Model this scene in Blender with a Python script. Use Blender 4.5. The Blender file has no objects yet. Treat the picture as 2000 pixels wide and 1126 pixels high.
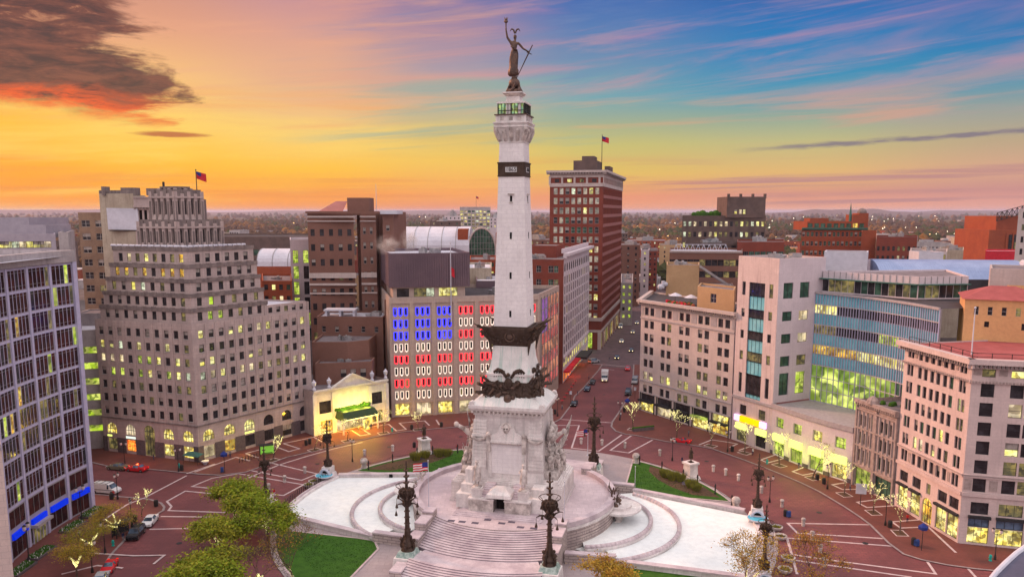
import bpy, math, random
from mathutils import Vector, Matrix, noise
R=math.radians
SC=bpy.context.scene; COL=SC.collection
# ---------------------------------------------------------------- camera
V0=640.;HC=56.;F=math.sqrt((V0-412)*(11200-V0));TH=math.atan((V0-412)/F)
CT,ST=math.cos(TH),math.sin(TH)
cd=bpy.data.cameras.new("camera"); cam=bpy.data.objects.new("camera",cd); COL.objects.link(cam)
cam.location=(0,0,HC); cam.rotation_euler=(R(90)-TH,0,0)
cd.sensor_width=36; cd.lens=36*F/2000; cd.shift_y=(V0-563)/2000; cd.clip_start=1; cd.clip_end=90000
SC.camera=cam
SC.view_settings.view_transform='Standard'; SC.view_settings.look='None'; SC.view_settings.gamma=1
SC.view_settings.exposure=0.0
SC.cycles.volume_bounces=0; SC.cycles.max_bounces=5; SC.cycles.diffuse_bounces=3
# ---------------------------------------------------------------- world
def lin(c):
    return tuple((x/255/12.92 if x/255<=.04045 else ((x/255+.055)/1.055)**2.4) for x in c)
W=bpy.data.worlds.new("World"); SC.world=W; W.use_nodes=True
class NT:
    def __init__(s,t): s.t=t; s.n=t.nodes; s.l=t.links
    def new(s,k,**kw):
        n=s.n.new(k)
        for a,b in kw.items():
            if a.startswith('i_'): s.put(n.inputs[int(a[2:])],b)
            else: setattr(n,a,b)
        return n
    def put(s,sock,v):
        if isinstance(v,bpy.types.NodeSocket): s.l.new(v,sock)
        else:
            if isinstance(v,(tuple,list)) and len(v)==3 and len(sock.default_value)==4: v=tuple(v)+(1,)
            sock.default_value=v
    def m(s,op,a,b=None,c=None,clamp=False):
        n=s.new('ShaderNodeMath',operation=op,use_clamp=clamp); s.put(n.inputs[0],a)
        if b is not None: s.put(n.inputs[1],b)
        if c is not None: s.put(n.inputs[2],c)
        return n.outputs[0]
    def ss(s,x,a,b):
        n=s.new('ShaderNodeMapRange',interpolation_type='SMOOTHSTEP'); s.put(n.inputs[0],x); n.inputs[1].default_value=a; n.inputs[2].default_value=b
        return n.outputs[0]
    def ramp(s,x,st,interp='LINEAR'):
        n=s.new('ShaderNodeValToRGB'); s.put(n.inputs[0],x); cr=n.color_ramp; cr.interpolation=interp
        while len(cr.elements)<len(st): cr.elements.new(.5)
        for e,(p,c) in zip(cr.elements,st): e.position=p; e.color=tuple(c)+(1,)
        return n.outputs[0]
    def mix(s,f,a,b,mode='MIX'):
        n=s.new('ShaderNodeMix',data_type='RGBA',blend_type=mode); s.put(n.inputs[0],f); s.put(n.inputs[6],a); s.put(n.inputs[7],b); return n.outputs[2]
    def comb(s,x,y,z):
        n=s.new('ShaderNodeCombineXYZ'); s.put(n.inputs[0],x);s.put(n.inputs[1],y);s.put(n.inputs[2],z); return n.outputs[0]
    def noise(s,v,sc,det=3,rough=.5,dist=0):
        n=s.new('ShaderNodeTexNoise'); s.put(n.inputs['Vector'],v); n.inputs['Scale'].default_value=sc; n.inputs['Detail'].default_value=det; n.inputs['Roughness'].default_value=rough; n.inputs['Distortion'].default_value=dist
        return n.outputs[0]
w=NT(W.node_tree); w.n.clear()
tc=w.new('ShaderNodeTexCoord'); sp=w.new('ShaderNodeSeparateXYZ'); w.put(sp.inputs[0],tc.outputs['Generated'])
X,Y,Z=sp.outputs
az=w.m('ARCTAN2',X,Y); el=w.m('ARCSINE',Z); e=w.m('DIVIDE',el,.25)
def col(*st): return [(p,lin(c)) for p,c in st]
RM=[(-.57,col((0,(252,156,50)),(.1,(253,158,38)),(.2,(254,168,34)),(.36,(255,190,48)),(.5,(250,180,80)),(.75,(226,140,88)),(1,(196,118,92)))),
    (-.42,col((0,(252,154,54)),(.1,(254,164,40)),(.25,(255,194,48)),(.42,(254,204,98)),(.6,(247,190,120)),(.8,(228,160,124)),(1,(205,142,122)))),
    (-.24,col((0,(249,150,66)),(.08,(252,162,62)),(.2,(254,192,58)),(.33,(250,204,104)),(.46,(240,190,128)),(.62,(230,174,136)),(.82,(222,160,138)),(1,(190,138,150)))),
    (-.08,col((0,(236,142,98)),(.09,(248,166,86)),(.25,(242,196,88)),(.36,(214,186,112)),(.5,(184,178,150)),(.66,(168,152,164)),(.85,(168,136,156)),(1,(118,114,162)))),
    (.1,col((0,(240,158,112)),(.07,(236,150,112)),(.18,(228,188,94)),(.32,(200,188,112)),(.43,(160,172,142)),(.54,(118,164,172)),(.72,(108,140,174)),(.86,(86,122,176)),(1,(64,104,174)))),
    (.33,col((0,(242,166,126)),(.08,(216,148,126)),(.18,(226,180,112)),(.32,(192,184,128)),(.44,(142,166,152)),(.54,(72,150,178)),(.7,(34,132,184)),(.86,(38,114,180)),(1,(40,92,166)))),
    (.57,col((0,(236,164,142)),(.09,(202,142,136)),(.18,(214,164,134)),(.3,(186,164,132)),(.43,(150,158,152)),(.54,(82,146,172)),(.7,(44,122,178)),(.86,(62,108,172)),(1,(78,92,160))))]
c=w.ramp(e,RM[0][1])
for (a0,_),(a1,r) in zip(RM,RM[1:]):
    c=w.mix(w.ss(az,a0,a1),c,w.ramp(e,r))
def sk(su,sv,tilt,ox): return w.comb(w.m('MULTIPLY_ADD',az,su,ox),w.m('MULTIPLY',w.m('SUBTRACT',e,w.m('MULTIPLY',az,tilt)),sv),ox*1.7)
fib=w.noise(sk(9.,34.,.42,1.3),1.,5,.65,.3)             # fine fibres
n1=w.noise(sk(2.1,6.4,.46,3.1),1.,6,.62,.5); n1=w.m('MULTIPLY_ADD',w.m('SUBTRACT',fib,.5),.1,n1)
n2=w.noise(sk(3.0,11.,.38,8.2),1.,6,.62,.4); n2=w.m('MULTIPLY_ADD',w.m('SUBTRACT',fib,.5),.12,n2)
pink=w.m('MULTIPLY',w.m('MULTIPLY',w.ss(n1,.48,.72),w.ss(e,.42,.62)),w.ss(az,-.42,-.15))
c=w.mix(w.m('MULTIPLY',w.m('MULTIPLY',pink,w.m('MULTIPLY_ADD',w.ss(az,.1,.35),-.35,1.)),.75),c,w.mix(w.ss(az,-.2,.12),lin((226,158,134)),w.mix(w.ss(e,.5,.95),lin((212,150,152)),lin((158,122,172)))))
blu=w.m('MULTIPLY',w.m('MULTIPLY',w.ss(n1,.5,.36),w.ss(e,.4,.7)),w.m('MULTIPLY',w.ss(az,-.3,-.1),w.ss(az,.25,.05)))
c=w.mix(w.m('MULTIPLY',blu,.6),c,lin((112,132,176)))
wis=w.m('MULTIPLY',w.m('MULTIPLY',w.ss(n2,.5,.68),w.ss(e,.3,.5)),.34)
c=w.mix(wis,c,w.mix(w.ss(az,-.1,.2),lin((238,172,132)),lin((206,150,160))))
# peach veil where the gold meets the blue
n3=w.noise(sk(2.4,9.,.2,5.6),1.,5,.6,.4)
veil=w.m('MULTIPLY',w.m('MULTIPLY',w.ss(n3,.47,.66),w.ss(e,.28,.42)),w.ss(e,.62,.46))
c=w.mix(w.m('MULTIPLY',veil,.75),c,w.mix(w.ss(az,0.,.35),lin((243,170,104)),lin((210,158,138))))
gold=w.m('MULTIPLY',w.m('MULTIPLY',w.ss(w.noise(sk(2.6,8.,.1,11.9),1.,6,.6,.5),.46,.66),w.ss(az,.15,-.2)),w.ss(e,.75,.25))
c=w.mix(w.m('MULTIPLY',gold,.5),c,lin((255,216,104)))
teal=w.m('MULTIPLY',w.m('MULTIPLY',w.ss(w.noise(sk(2.2,10.,.3,15.),1.,5,.6,.4),.52,.68),w.ss(w.m('ABSOLUTE',w.m('ADD',az,.06)),.26,.08)),w.m('MULTIPLY',w.ss(e,.22,.36),w.ss(e,.85,.6)))
c=w.mix(w.m('MULTIPLY',teal,.55),c,lin((138,172,160)))
# thin mauve bars low over the horizon
bn=w.noise(sk(2.0,17.,.05,4.2),1.,5,.6,.3)
bar=w.m('MULTIPLY',w.m('MULTIPLY',w.ss(bn,.5,.63),w.ss(e,.3,.14)),w.ss(e,.01,.05))
c=w.mix(w.m('MULTIPLY',bar,w.m('MULTIPLY_ADD',w.ss(az,-.1,.2),.45,.35)),c,w.mix(w.ss(az,0.,.3),lin((232,132,80)),lin((184,130,134))))
# one long slate cloud to the right
nb=w.noise(w.comb(w.m('MULTIPLY',az,22.),w.m('MULTIPLY',e,30.),1.),1.,5,.65)
ec=w.m('MULTIPLY_ADD',w.m('SUBTRACT',az,.265),.155,.284)
lc=w.m('ADD',w.m('ABSOLUTE',w.m('SUBTRACT',e,ec)),w.m('MULTIPLY',w.m('SUBTRACT',nb,.5),.045))
lb=w.m('MULTIPLY',w.m('MULTIPLY',w.ss(lc,.017,.0),w.ss(az,.25,.36)),.8)
c=w.mix(lb,c,lin((120,108,128)))
# heavy burnt cloud in the upper left
na=w.noise(w.comb(w.m('MULTIPLY',az,7.),w.m('MULTIPLY',e,6.5),2.),1.,7,.62,.4)
nf=w.noise(w.comb(w.m('MULTIPLY',az,26.),w.m('MULTIPLY',e,30.),7.),1.,6,.65,.5)
nm=w.m('SUBTRACT',w.m('MULTIPLY_ADD',w.m('SUBTRACT',nf,.5),.35,na),.5)
f1=w.m('MULTIPLY_ADD',nm,3.4,w.m('MULTIPLY',w.m('SUBTRACT',-.40,az),9.)); f2=w.m('MULTIPLY_ADD',nm,1.5,w.m('MULTIPLY',w.m('SUBTRACT',e,w.m('MULTIPLY_ADD',w.m('ADD',az,.57),-.3,.43)),8.))
field=w.m('MINIMUM',f1,f2)
dm=w.ss(field,-.12,.5)
fire=w.m('MULTIPLY',w.ss(w.m('MULTIPLY_ADD',nm,.8,e),.64,.44),w.ss(nf,.28,.56))
dcol=w.mix(w.ss(nf,.32,.7),lin((66,40,40)),lin((134,74,56)))
dcol=w.mix(w.m('MULTIPLY',w.m('MULTIPLY',w.ss(nf,.55,.7),w.ss(e,.68,.85)),.7),dcol,lin((214,150,108)))
dcol=w.mix(fire,dcol,lin((238,84,20)))
c=w.mix(w.m('MULTIPLY',dm,.95),c,dcol)
# small dark cloud bar below it
bl=w.m('ADD',w.m('ADD',w.m('POWER',w.m('ABSOLUTE',w.m('DIVIDE',w.m('ADD',az,.397),.044)),2.),w.m('POWER',w.m('ABSOLUTE',w.m('DIVIDE',w.m('SUBTRACT',e,.343),.014)),2.)),w.m('MULTIPLY',w.m('SUBTRACT',nf,.5),1.6))
c=w.mix(w.m('MULTIPLY',w.ss(bl,1.2,.2),.85),c,lin((182,88,50)))
# the paler dome overhead and behind
up=w.ss(el,.3,.75); bk=w.ss(Y,.35,-.5)
hi=w.m('MAXIMUM',up,bk)
c=w.mix(hi,c,w.mix(w.ss(el,.15,1.15),(1.14,1.0,1.02),(1.62,1.44,1.42)))
nish=w.new('ShaderNodeTexSky',sky_type='NISHITA',sun_disc=False,sun_elevation=R(24),sun_rotation=R(-62))
bg1=w.new('ShaderNodeBackground'); w.put(bg1.inputs[0],c); bg1.inputs[1].default_value=1.0
bg2=w.new('ShaderNodeBackground'); w.put(bg2.inputs[0],nish.outputs[0]); bg2.inputs[1].default_value=0.004
ad=w.new('ShaderNodeAddShader'); w.l.new(bg1.outputs[0],ad.inputs[0]); w.l.new(bg2.outputs[0],ad.inputs[1])
wo=w.new('ShaderNodeOutputWorld'); w.l.new(ad.outputs[0],wo.inputs[0])
# ---------------------------------------------------------------- sun (lifted above its real place below the horizon, left)
sl=bpy.data.lights.new("sun",'SUN'); sl.energy=3.6; sl.angle=R(8); sl.color=(1,.50,.30)
so=bpy.data.objects.new("sun",sl); COL.objects.link(so)
sdir=Vector((math.sin(R(-62))*math.cos(R(24)),math.cos(R(-62))*math.cos(R(24)),math.sin(R(24))))
so.rotation_euler=sdir.to_track_quat('Z','Y').to_euler()
# ---------------------------------------------------------------- photogrammetry helpers: metres from measured points
def ray(u,v):
    x=(u-1000)/F; y=(V0-v)/F
    return (x,CT+y*ST,-ST+y*CT)
def g(u,v,z=0.):
    r=ray(u,v); t=(z-HC)/r[2]; return (r[0]*t,r[1]*t)
def hy(v,Y):
    r=ray(1000,v); return HC+r[2]*Y/r[1]
# ---------------------------------------------------------------- materials
MT={}
def mat(name,c1,c2=None,rough=.8,kind='plain',ns=.6,bw=1.2,bh=.6,mc=None,ms=.02,bump=.0,metal=0.,em=None,es=1.,streak=0.,sc2=None,spec=.16):
    m=bpy.data.materials.new(name); m.use_nodes=True; t=NT(m.node_tree); t.n.clear()
    out=t.new('ShaderNodeOutputMaterial'); b=t.new('ShaderNodeBsdfPrincipled'); t.l.new(b.outputs[0],out.inputs[0])
    b.inputs['Roughness'].default_value=rough; b.inputs['Metallic'].default_value=metal; b.inputs['Specular IOR Level'].default_value=spec
    ge=t.new('ShaderNodeNewGeometry'); P=ge.outputs['Position']
    c2=c2 or tuple(x*.78 for x in c1)
    n=t.noise(P,ns,5,.6); col=t.mix(t.ss(n,.3,.7),c1,c2); n=t.noise(P,ns*9,3,.6); col=t.mix(t.m('MULTIPLY',t.ss(n,.35,.75),.25),col,tuple(x*.6 for x in c2))
    if kind in('blocks','brick') or streak:
        cr=t.new('ShaderNodeVectorMath',operation='CROSS_PRODUCT'); t.put(cr.inputs[0],ge.outputs['True Normal']); cr.inputs[1].default_value=(0,0,-1)
        nm=t.new('ShaderNodeVectorMath',operation='NORMALIZE'); t.l.new(cr.outputs[0],nm.inputs[0])
        dt=t.new('ShaderNodeVectorMath',operation='DOT_PRODUCT'); t.l.new(nm.outputs[0],dt.inputs[0]); t.put(dt.inputs[1],P)
        s3=t.new('ShaderNodeSeparateXYZ'); t.put(s3.inputs[0],P); uv=t.comb(dt.outputs['Value'],s3.outputs[2],0.)
    if kind=='ground': uv=P
    if kind in('blocks','brick','ground'):
        br=t.new('ShaderNodeTexBrick'); t.put(br.inputs['Vector'],uv)
        t.put(br.inputs['Color1'],col); t.put(br.inputs['Color2'],t.mix(.5,col,c2)); t.put(br.inputs['Mortar'],mc or tuple(x*.5 for x in c1))
        br.inputs['Scale'].default_value=1; br.inputs['Mortar Size'].default_value=ms; br.inputs['Brick Width'].default_value=bw; br.inputs['Row Height'].default_value=bh
        br.inputs['Bias'].default_value=-.1
        col=br.outputs[0]
    if streak:
        mp=t.comb(t.m('MULTIPLY',dt.outputs['Value'],1.4),t.m('MULTIPLY',s3.outputs[2],.07),0.)
        sn=t.noise(mp,1.3,5,.6); col=t.mix(t.m('MULTIPLY',t.ss(sn,.48,.72),streak),col,sc2 or tuple(x*.45 for x in c2))
    t.put(b.inputs['Base Color'],col)
    if bump:
        bp=t.new('ShaderNodeBump'); bp.inputs['Strength'].default_value=bump; bp.inputs['Distance'].default_value=.1
        t.put(bp.inputs['Height'],t.noise(P,ns*6,4,.6)); t.l.new(bp.outputs[0],b.inputs['Normal'])
    if em: 
        t.put(b.inputs['Emission Color'],em); b.inputs['Emission Strength'].default_value=es
    MT[name]=m; return m
def glow(name,c1,c2,s,dark=(.05,.03,.01),sc=1.3,thr=.5):
    """lit rooms behind glass: bright ceiling and furniture shapes at room scale"""
    m=bpy.data.materials.new(name); m.use_nodes=True; t=NT(m.node_tree); b=t.n['Principled BSDF']
    ge=t.new('ShaderNodeNewGeometry'); P=ge.outputs['Position']
    vo=t.new('ShaderNodeTexVoronoi',distance='CHEBYCHEV'); t.put(vo.inputs['Vector'],P); vo.inputs['Scale'].default_value=sc
    n=t.noise(P,sc*.55,4,.6)
    col=t.mix(t.ss(n,.38,.62),c1,c2); sv=t.new('ShaderNodeSeparateColor'); t.put(sv.inputs[0],vo.outputs['Color'])
    col=t.mix(t.m('MULTIPLY',t.ss(sv.outputs[0],thr,thr+.3),.75),col,dark)
    b.inputs['Base Color'].default_value=(.05,.05,.05,1); b.inputs['Roughness'].default_value=.15
    b.inputs['Specular IOR Level'].default_value=.2; t.put(b.inputs['Emission Color'],col); t.put(b.inputs['Emission Strength'],t.m('MULTIPLY',t.m('MULTIPLY_ADD',t.ss(t.noise(P,.33,2,.5),.35,.65),.75,.4),s))
    MT[name]=m
def glass(name,c,rough=.08,var=None,spec=.28):
    m=bpy.data.materials.new(name); m.use_nodes=True; t=NT(m.node_tree); b=t.n['Principled BSDF']
    ge=t.new('ShaderNodeNewGeometry'); n=t.noise(ge.outputs['Position'],.5,3,.6)
    t.put(b.inputs['Base Color'],t.mix(t.ss(n,.4,.65),c,var or tuple(x*2.2 for x in c))); b.inputs['Roughness'].default_value=rough; b.inputs['Specular IOR Level'].default_value=spec
    bp=t.new('ShaderNodeBump'); bp.inputs['Strength'].default_value=.08; bp.inputs['Distance'].default_value=.05; t.put(bp.inputs['Height'],t.noise(ge.outputs['Position'],.9,2)); t.l.new(bp.outputs[0],b.inputs['Normal'])
    MT[name]=m
# ---------------------------------------------------------------- mesh builder
class MB:
    def __init__(s): s.v=[];s.f=[];s.mi=[];s.mats=[]
    def slot(s,m):
        if m not in s.mats: s.mats.append(m)
        return s.mats.index(m)
    def add(s,v,f,m,M=None):
        o=len(s.v); k=s.slot(m)
        s.v+= [tuple(M@Vector(p)) for p in v] if M else [tuple(p) for p in v]
        s.f+=[tuple(i+o for i in q) for q in f]; s.mi+=[k]*len(f)
    def box(s,x0,x1,y0,y1,z0,z1,m,M=None):
        s.add([(x0,y0,z0),(x1,y0,z0),(x1,y1,z0),(x0,y1,z0),(x0,y0,z1),(x1,y0,z1),(x1,y1,z1),(x0,y1,z1)],
              [(0,3,2,1),(4,5,6,7),(0,1,5,4),(1,2,6,5),(2,3,7,6),(3,0,4,7)],m,M)
    def fr(s,a,b,z0,z1,m,M=None):
        """frustum: rectangle a=(x0,x1,y0,y1) at z0 to b at z1"""
        s.add([(a[0],a[2],z0),(a[1],a[2],z0),(a[1],a[3],z0),(a[0],a[3],z0),(b[0],b[2],z1),(b[1],b[2],z1),(b[1],b[3],z1),(b[0],b[3],z1)],
              [(0,3,2,1),(4,5,6,7),(0,1,5,4),(1,2,6,5),(2,3,7,6),(3,0,4,7)],m,M)
    def prism(s,p,z0,z1,m,M=None,bottom=False):
        n=len(p); s.add([(x,y,z0) for x,y in p]+[(x,y,z1) for x,y in p],[(i,(i+1)%n,(i+1)%n+n,i+n) for i in range(n)]+[tuple(range(n,2*n))]+([tuple(range(n-1,-1,-1))] if bottom else []),m,M)
    def sheet(s,p,z,m,M=None): s.add([(x,y,z) for x,y in p],[tuple(range(len(p)))],m,M)
    def tube(s,p0,p1,r0,r1,n,m,M=None,cap=True):
        p0=Vector(p0);p1=Vector(p1);d=(p1-p0)
        if d.length<1e-6: return
        d.normalize(); a=d.orthogonal().normalized(); b=d.cross(a); vs=[]
        for p,r in((p0,r0),(p1,r1)):
            for i in range(n):
                t=2*math.pi*i/n; vs.append(p+a*(r*math.cos(t))+b*(r*math.sin(t)))
        fs=[(i,(i+1)%n,(i+1)%n+n,i+n) for i in range(n)]
        if cap: fs+=[tuple(range(n-1,-1,-1)),tuple(range(n,2*n))]
        s.add(vs,fs,m,M)
    def path(s,ps,rs,n,m,M=None):
        for i in range(len(ps)-1): s.tube(ps[i],ps[i+1],rs[i],rs[i+1],n,m,M)
    def lathe(s,pr,n,m,M=None,c=(0,0)):
        vs=[];fs=[]
        for r,z in pr:
            for i in range(n):
                t=2*math.pi*i/n; vs.append((c[0]+r*math.cos(t),c[1]+r*math.sin(t),z))
        for k in range(len(pr)-1):
            for i in range(n): fs.append((k*n+i,k*n+(i+1)%n,(k+1)*n+(i+1)%n,(k+1)*n+i))
        fs.append(tuple(range((len(pr)-1)*n,len(pr)*n))); s.add(vs,fs,m,M)
    def torus(s,c,R0,r,n,k,m,M=None,a0=0,a1=2*math.pi):
        ps=[(c[0]+R0*math.cos(a0+(a1-a0)*i/n),c[1]+R0*math.sin(a0+(a1-a0)*i/n),c[2]) for i in range(n+1)]
        s.path(ps,[r]*(n+1),k,m,M)
    def ball(s,c,r,m,M=None,n=8,k=5,sq=(1,1,1)):
        vs=[];fs=[]
        for j in range(1,k):
            p=math.pi*j/k
            for i in range(n):
                t=2*math.pi*i/n; vs.append((c[0]+r*sq[0]*math.sin(p)*math.cos(t),c[1]+r*sq[1]*math.sin(p)*math.sin(t),c[2]+r*sq[2]*math.cos(p)))
        a=len(vs); vs+= [(c[0],c[1],c[2]+r*sq[2]),(c[0],c[1],c[2]-r*sq[2])]
        for j in range(k-2):
            for i in range(n): fs.append((j*n+i,(j+1)*n+i,(j+1)*n+(i+1)%n,j*n+(i+1)%n))
        for i in range(n): fs.append((a,i,(i+1)%n)); fs.append((a+1,(k-2)*n+(i+1)%n,(k-2)*n+i))
        s.add(vs,fs,m,M)
    def ringwall(s,c,r0,r1,z0,z1,a0,a1,n,m,M=None):
        """curved wall between radii r0<r1"""
        vs=[]
        for i in range(n+1):
            t=a0+(a1-a0)*i/n; ca,sa=math.cos(t),math.sin(t)
            for r,z in((r0,z0),(r1,z0),(r1,z1),(r0,z1)): vs.append((c[0]+r*ca,c[1]+r*sa,z))
        fs=[]
        for i in range(n):
            a=i*4;b=a+4
            fs+=[(a+1,b+1,b+2,a+2),(a+2,b+2,b+3,a+3),(a+3,b+3,b,a),(a,b,b+1,a+1)]
        fs+=[(0,1,2,3),(n*4+3,n*4+2,n*4+1,n*4)]; s.add(vs,fs,m,M)
    def line(s,pts,wd,z,m,closed=False):
        """flat band of width wd laid on the ground along pts, mitred"""
        P=[Vector((p[0],p[1])) for p in pts]; n=len(P); L=[];Rr=[]
        for i in range(n):
            a=P[i-1] if (i>0 or closed) else None; b=P[(i+1)%n] if (i<n-1 or closed) else None
            d0=(P[i]-a).normalized() if a is not None else None; d1=(b-P[i]).normalized() if b is not None else None
            if d0 is None: d0=d1
            if d1 is None: d1=d0
            nn=Vector((-(d0.y+d1.y),d0.x+d1.x)); nn=nn.normalized() if nn.length>1e-4 else Vector((-d0.y,d0.x))
            k=wd/2/max(.45,nn.dot(Vector((-d0.y,d0.x)))); L.append(P[i]+nn*k); Rr.append(P[i]-nn*k)
        vs=[(p.x,p.y,z) for p in Rr]+[(p.x,p.y,z) for p in L]; q=n if closed else n-1
        s.add(vs,[(i,(i+1)%n,(i+1)%n+n,i+n) for i in range(q)],m)
    def build(s,name,parent=None,smooth=False,world=False):
        me=bpy.data.meshes.new(name); me.from_pydata(s.v,[],s.f)
        for m in s.mats: me.materials.append(MT[m])
        me.polygons.foreach_set('material_index',s.mi)
        if smooth: me.polygons.foreach_set('use_smooth',[True]*len(me.polygons))
        me.update()
        return link(name,me,parent,world)
def link(name,me,parent=None,world=False):
    o=bpy.data.objects.new(name,me); COL.objects.link(o)
    if parent is not None:
        o.parent=parent
        if world: o.matrix_parent_inverse=parent['_m'] if False else Matrix.Translation(-parent.location)
    return o
def thing(name,label,cat,loc=(0,0,0),rz=0.,group=None):
    o=bpy.data.objects.new(name,None); COL.objects.link(o); o.location=loc; o.rotation_euler=(0,0,rz); o.empty_display_size=.5
    tag(o,label,cat,group); return o
def tag(o,label=None,cat=None,group=None,kind=None):
    if label: o['label']=label
    if cat: o['category']=cat
    if group: o['group']=group
    if kind: o['kind']=kind
    return o
def dup(root,loc,rz,label,scale=None):
    r=root.copy(); COL.objects.link(r); r.location=loc; r.rotation_euler=(0,0,rz); r['label']=label
    if scale: r.scale=(scale,)*3
    for ch in list(root.children):
        c=ch.copy(); COL.objects.link(c); c.parent=r
        for q in list(ch.children):
            d=q.copy(); COL.objects.link(d); d.parent=c
    return r
def rotz(a,loc=(0,0,0)): return Matrix.Translation(Vector(loc))@Matrix.Rotation(a,4,'Z')
# ================================================================ material library
mat('turf_far',(.10,.062,.03),(.05,.05,.028),ns=.01,rough=1)
mat('city_ground',(.14,.115,.115),(.07,.06,.06),ns=.04,rough=.9)
mat('brick_road',(.25,.082,.085),(.135,.048,.055),rough=.6,kind='ground',ns=.09,bw=1.3,bh=.65,mc=(.12,.05,.055),ms=.05,bump=.2)
mat('brick_walk',(.22,.068,.055),(.14,.047,.042),rough=.75,kind='ground',ns=.2,bw=.6,bh=.3,mc=(.11,.06,.055),ms=.025,bump=.1)
mat('asphalt',(.16,.105,.115),(.10,.07,.08),ns=.3,rough=.75)
mat('band_stone',(.62,.50,.50),(.44,.35,.36),ns=.8,rough=.8)
mat('kerb_stone',(.34,.28,.28),(.22,.18,.19),ns=.8)
mat('paint_white',(.75,.72,.70),(.5,.48,.47),ns=1.5)
mat('plaza_stone',(.42,.35,.355),(.31,.265,.28),kind='ground',ns=.15,bw=2.4,bh=1.2,mc=(.28,.23,.24),ms=.03,rough=.6)
mat('marble_floor',(.74,.62,.64),(.46,.38,.41),kind='ground',ns=.13,bw=1.5,bh=1.5,mc=(.45,.36,.38),ms=.025,rough=.35,bump=.02)
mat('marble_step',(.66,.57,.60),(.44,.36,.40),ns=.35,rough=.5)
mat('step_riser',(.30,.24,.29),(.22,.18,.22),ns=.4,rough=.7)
mat('dark_tile',(.13,.11,.15),ns=1)
mat('limestone',(.80,.74,.73),(.54,.49,.49),kind='blocks',ns=.25,bw=1.5,bh=.62,mc=(.50,.44,.45),ms=.022,rough=.75,streak=.6,sc2=(.34,.31,.31))
mat('limestone_smooth',(.83,.78,.77),(.58,.53,.53),ns=.5,rough=.75,streak=.5,sc2=(.42,.45,.43),bump=.1)
mat('limestone_stained',(.80,.77,.76),(.66,.66,.65),ns=.5,rough=.75,streak=.85,sc2=(.33,.50,.45))
mat('carved_stone',(.72,.65,.62),(.30,.26,.25),ns=.9,rough=.85,bump=.6)
mat('rough_stone',(.60,.51,.47),(.36,.30,.29),kind='blocks',ns=.5,bw=1.6,bh=.5,mc=(.20,.16,.17),ms=.05,rough=.95,bump=.6)
mat('column_stone',(.86,.82,.83),(.72,.68,.70),kind='blocks',ns=.2,bw=1.9,bh=.75,mc=(.60,.56,.60),ms=.02,rough=.7,streak=.12,sc2=(.5,.42,.40))
mat('bronze',(.055,.035,.026),(.09,.062,.05),ns=1.3,rough=.55,metal=.5,bump=.7)
mat('bronze_light',(.16,.10,.075),(.10,.07,.06),ns=1.3,rough=.5,metal=.5,bump=.5)
mat('bronze_statue',(.17,.105,.08),(.08,.055,.05),ns=1.3,rough=.5,metal=.4,bump=.4)
mat('verdigris',(.50,.60,.56),(.20,.30,.27),ns=1.8,rough=.7)
mat('lawn',(.05,.135,.015),(.032,.09,.012),ns=.8,rough=1,bump=.8)
mat('mulch',(.13,.075,.045),(.08,.05,.035),ns=1.5,rough=1,bump=.6)
mat('pool_white',(.88,.91,.90),(.74,.80,.82),ns=.11,rough=.4,bump=.03)
mat('pool_aqua',(.12,.50,.66),(.10,.42,.60),ns=.8,rough=.2)
mat('black_metal',(.02,.02,.022),(.04,.035,.035),ns=2,rough=.5)
mat('dark_void',(.01,.009,.009),rough=.9)
mat('date_plate',(.70,.70,.72),ns=3)
mat('date_black',(.02,.02,.02))
mat('teal_glass',(.10,.32,.30),(.2,.45,.42),ns=.8,rough=.1)
glow('room_yellow',(1,.83,.20),(1,.92,.45),1.15)
glow('room_observation',(.62,.72,.12),(.30,.62,.38),.9,sc=2.2,thr=.35)
mat('white_paint',(.80,.80,.82),(.7,.7,.72),ns=2,rough=.4)
mat('flag_red',(.62,.03,.05),rough=.9); mat('flag_white',(.8,.78,.78),rough=.9); mat('flag_blue',(.03,.05,.25),rough=.9)
# ================================================================ ground, streets
MX,MY,MA=.4,141.,R(-13.5)
def L2W(x,y): return (MX+x*math.cos(MA)-y*math.sin(MA),MY+x*math.sin(MA)+y*math.cos(MA))
def struct(o): return tag(o,kind='structure')
b=MB(); b.sheet([(-45000,-2000),(45000,-2000),(45000,60000),(-45000,60000)],-.1,'turf_far'); struct(b.build('ground'))
b=MB(); b.sheet([(-900,-60),(1000,-60),(1300,1500),(-1200,1500)],-.05,'city_ground'); struct(b.build('city_ground'))
b=MB()
ring=[(-.9+66.5*math.cos(t),138+66.5*math.sin(t)) for t in [2*math.pi*i/72 for i in range(72)]]
b.sheet(ring,0.,'brick_road')
b.sheet([L2W(-9,60),L2W(12,60),L2W(12,146),L2W(-9,146)],-.006,'brick_road')          # street to the south
b.sheet([L2W(50,-14),L2W(260,-14),L2W(260,12),L2W(50,12)],-.012,'brick_road'); b.sheet([L2W(-260,-14),L2W(-50,-14),L2W(-50,12),L2W(-260,12)],-.018,'brick_road')
b.sheet([(-140,20),(130,20),(130,120),(-140,120)],-.024,'brick_road')
struct(b.build('road'))
b=MB(); b.sheet([L2W(-500,146),L2W(500,146),L2W(500,172),L2W(-500,172)],-.03,'asphalt'); b.sheet([L2W(-8,172),L2W(11,172),L2W(14,700),L2W(-5,700)],-.036,'asphalt'); struct(b.build('cross_street'))
KW=[(60,893),(180,903),(210,910),(300,917),(390,926),(430,928),(480,922),(520,908),(560,893),(600,884),(640,875),(690,863),(745,850),(790,843),(840,838),(905,833),(1000,829),(1060,831),(1082,825),(1095,818),(1116,790),(1123,773),(1140,757),(1169,723),(1176,712)]
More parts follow.
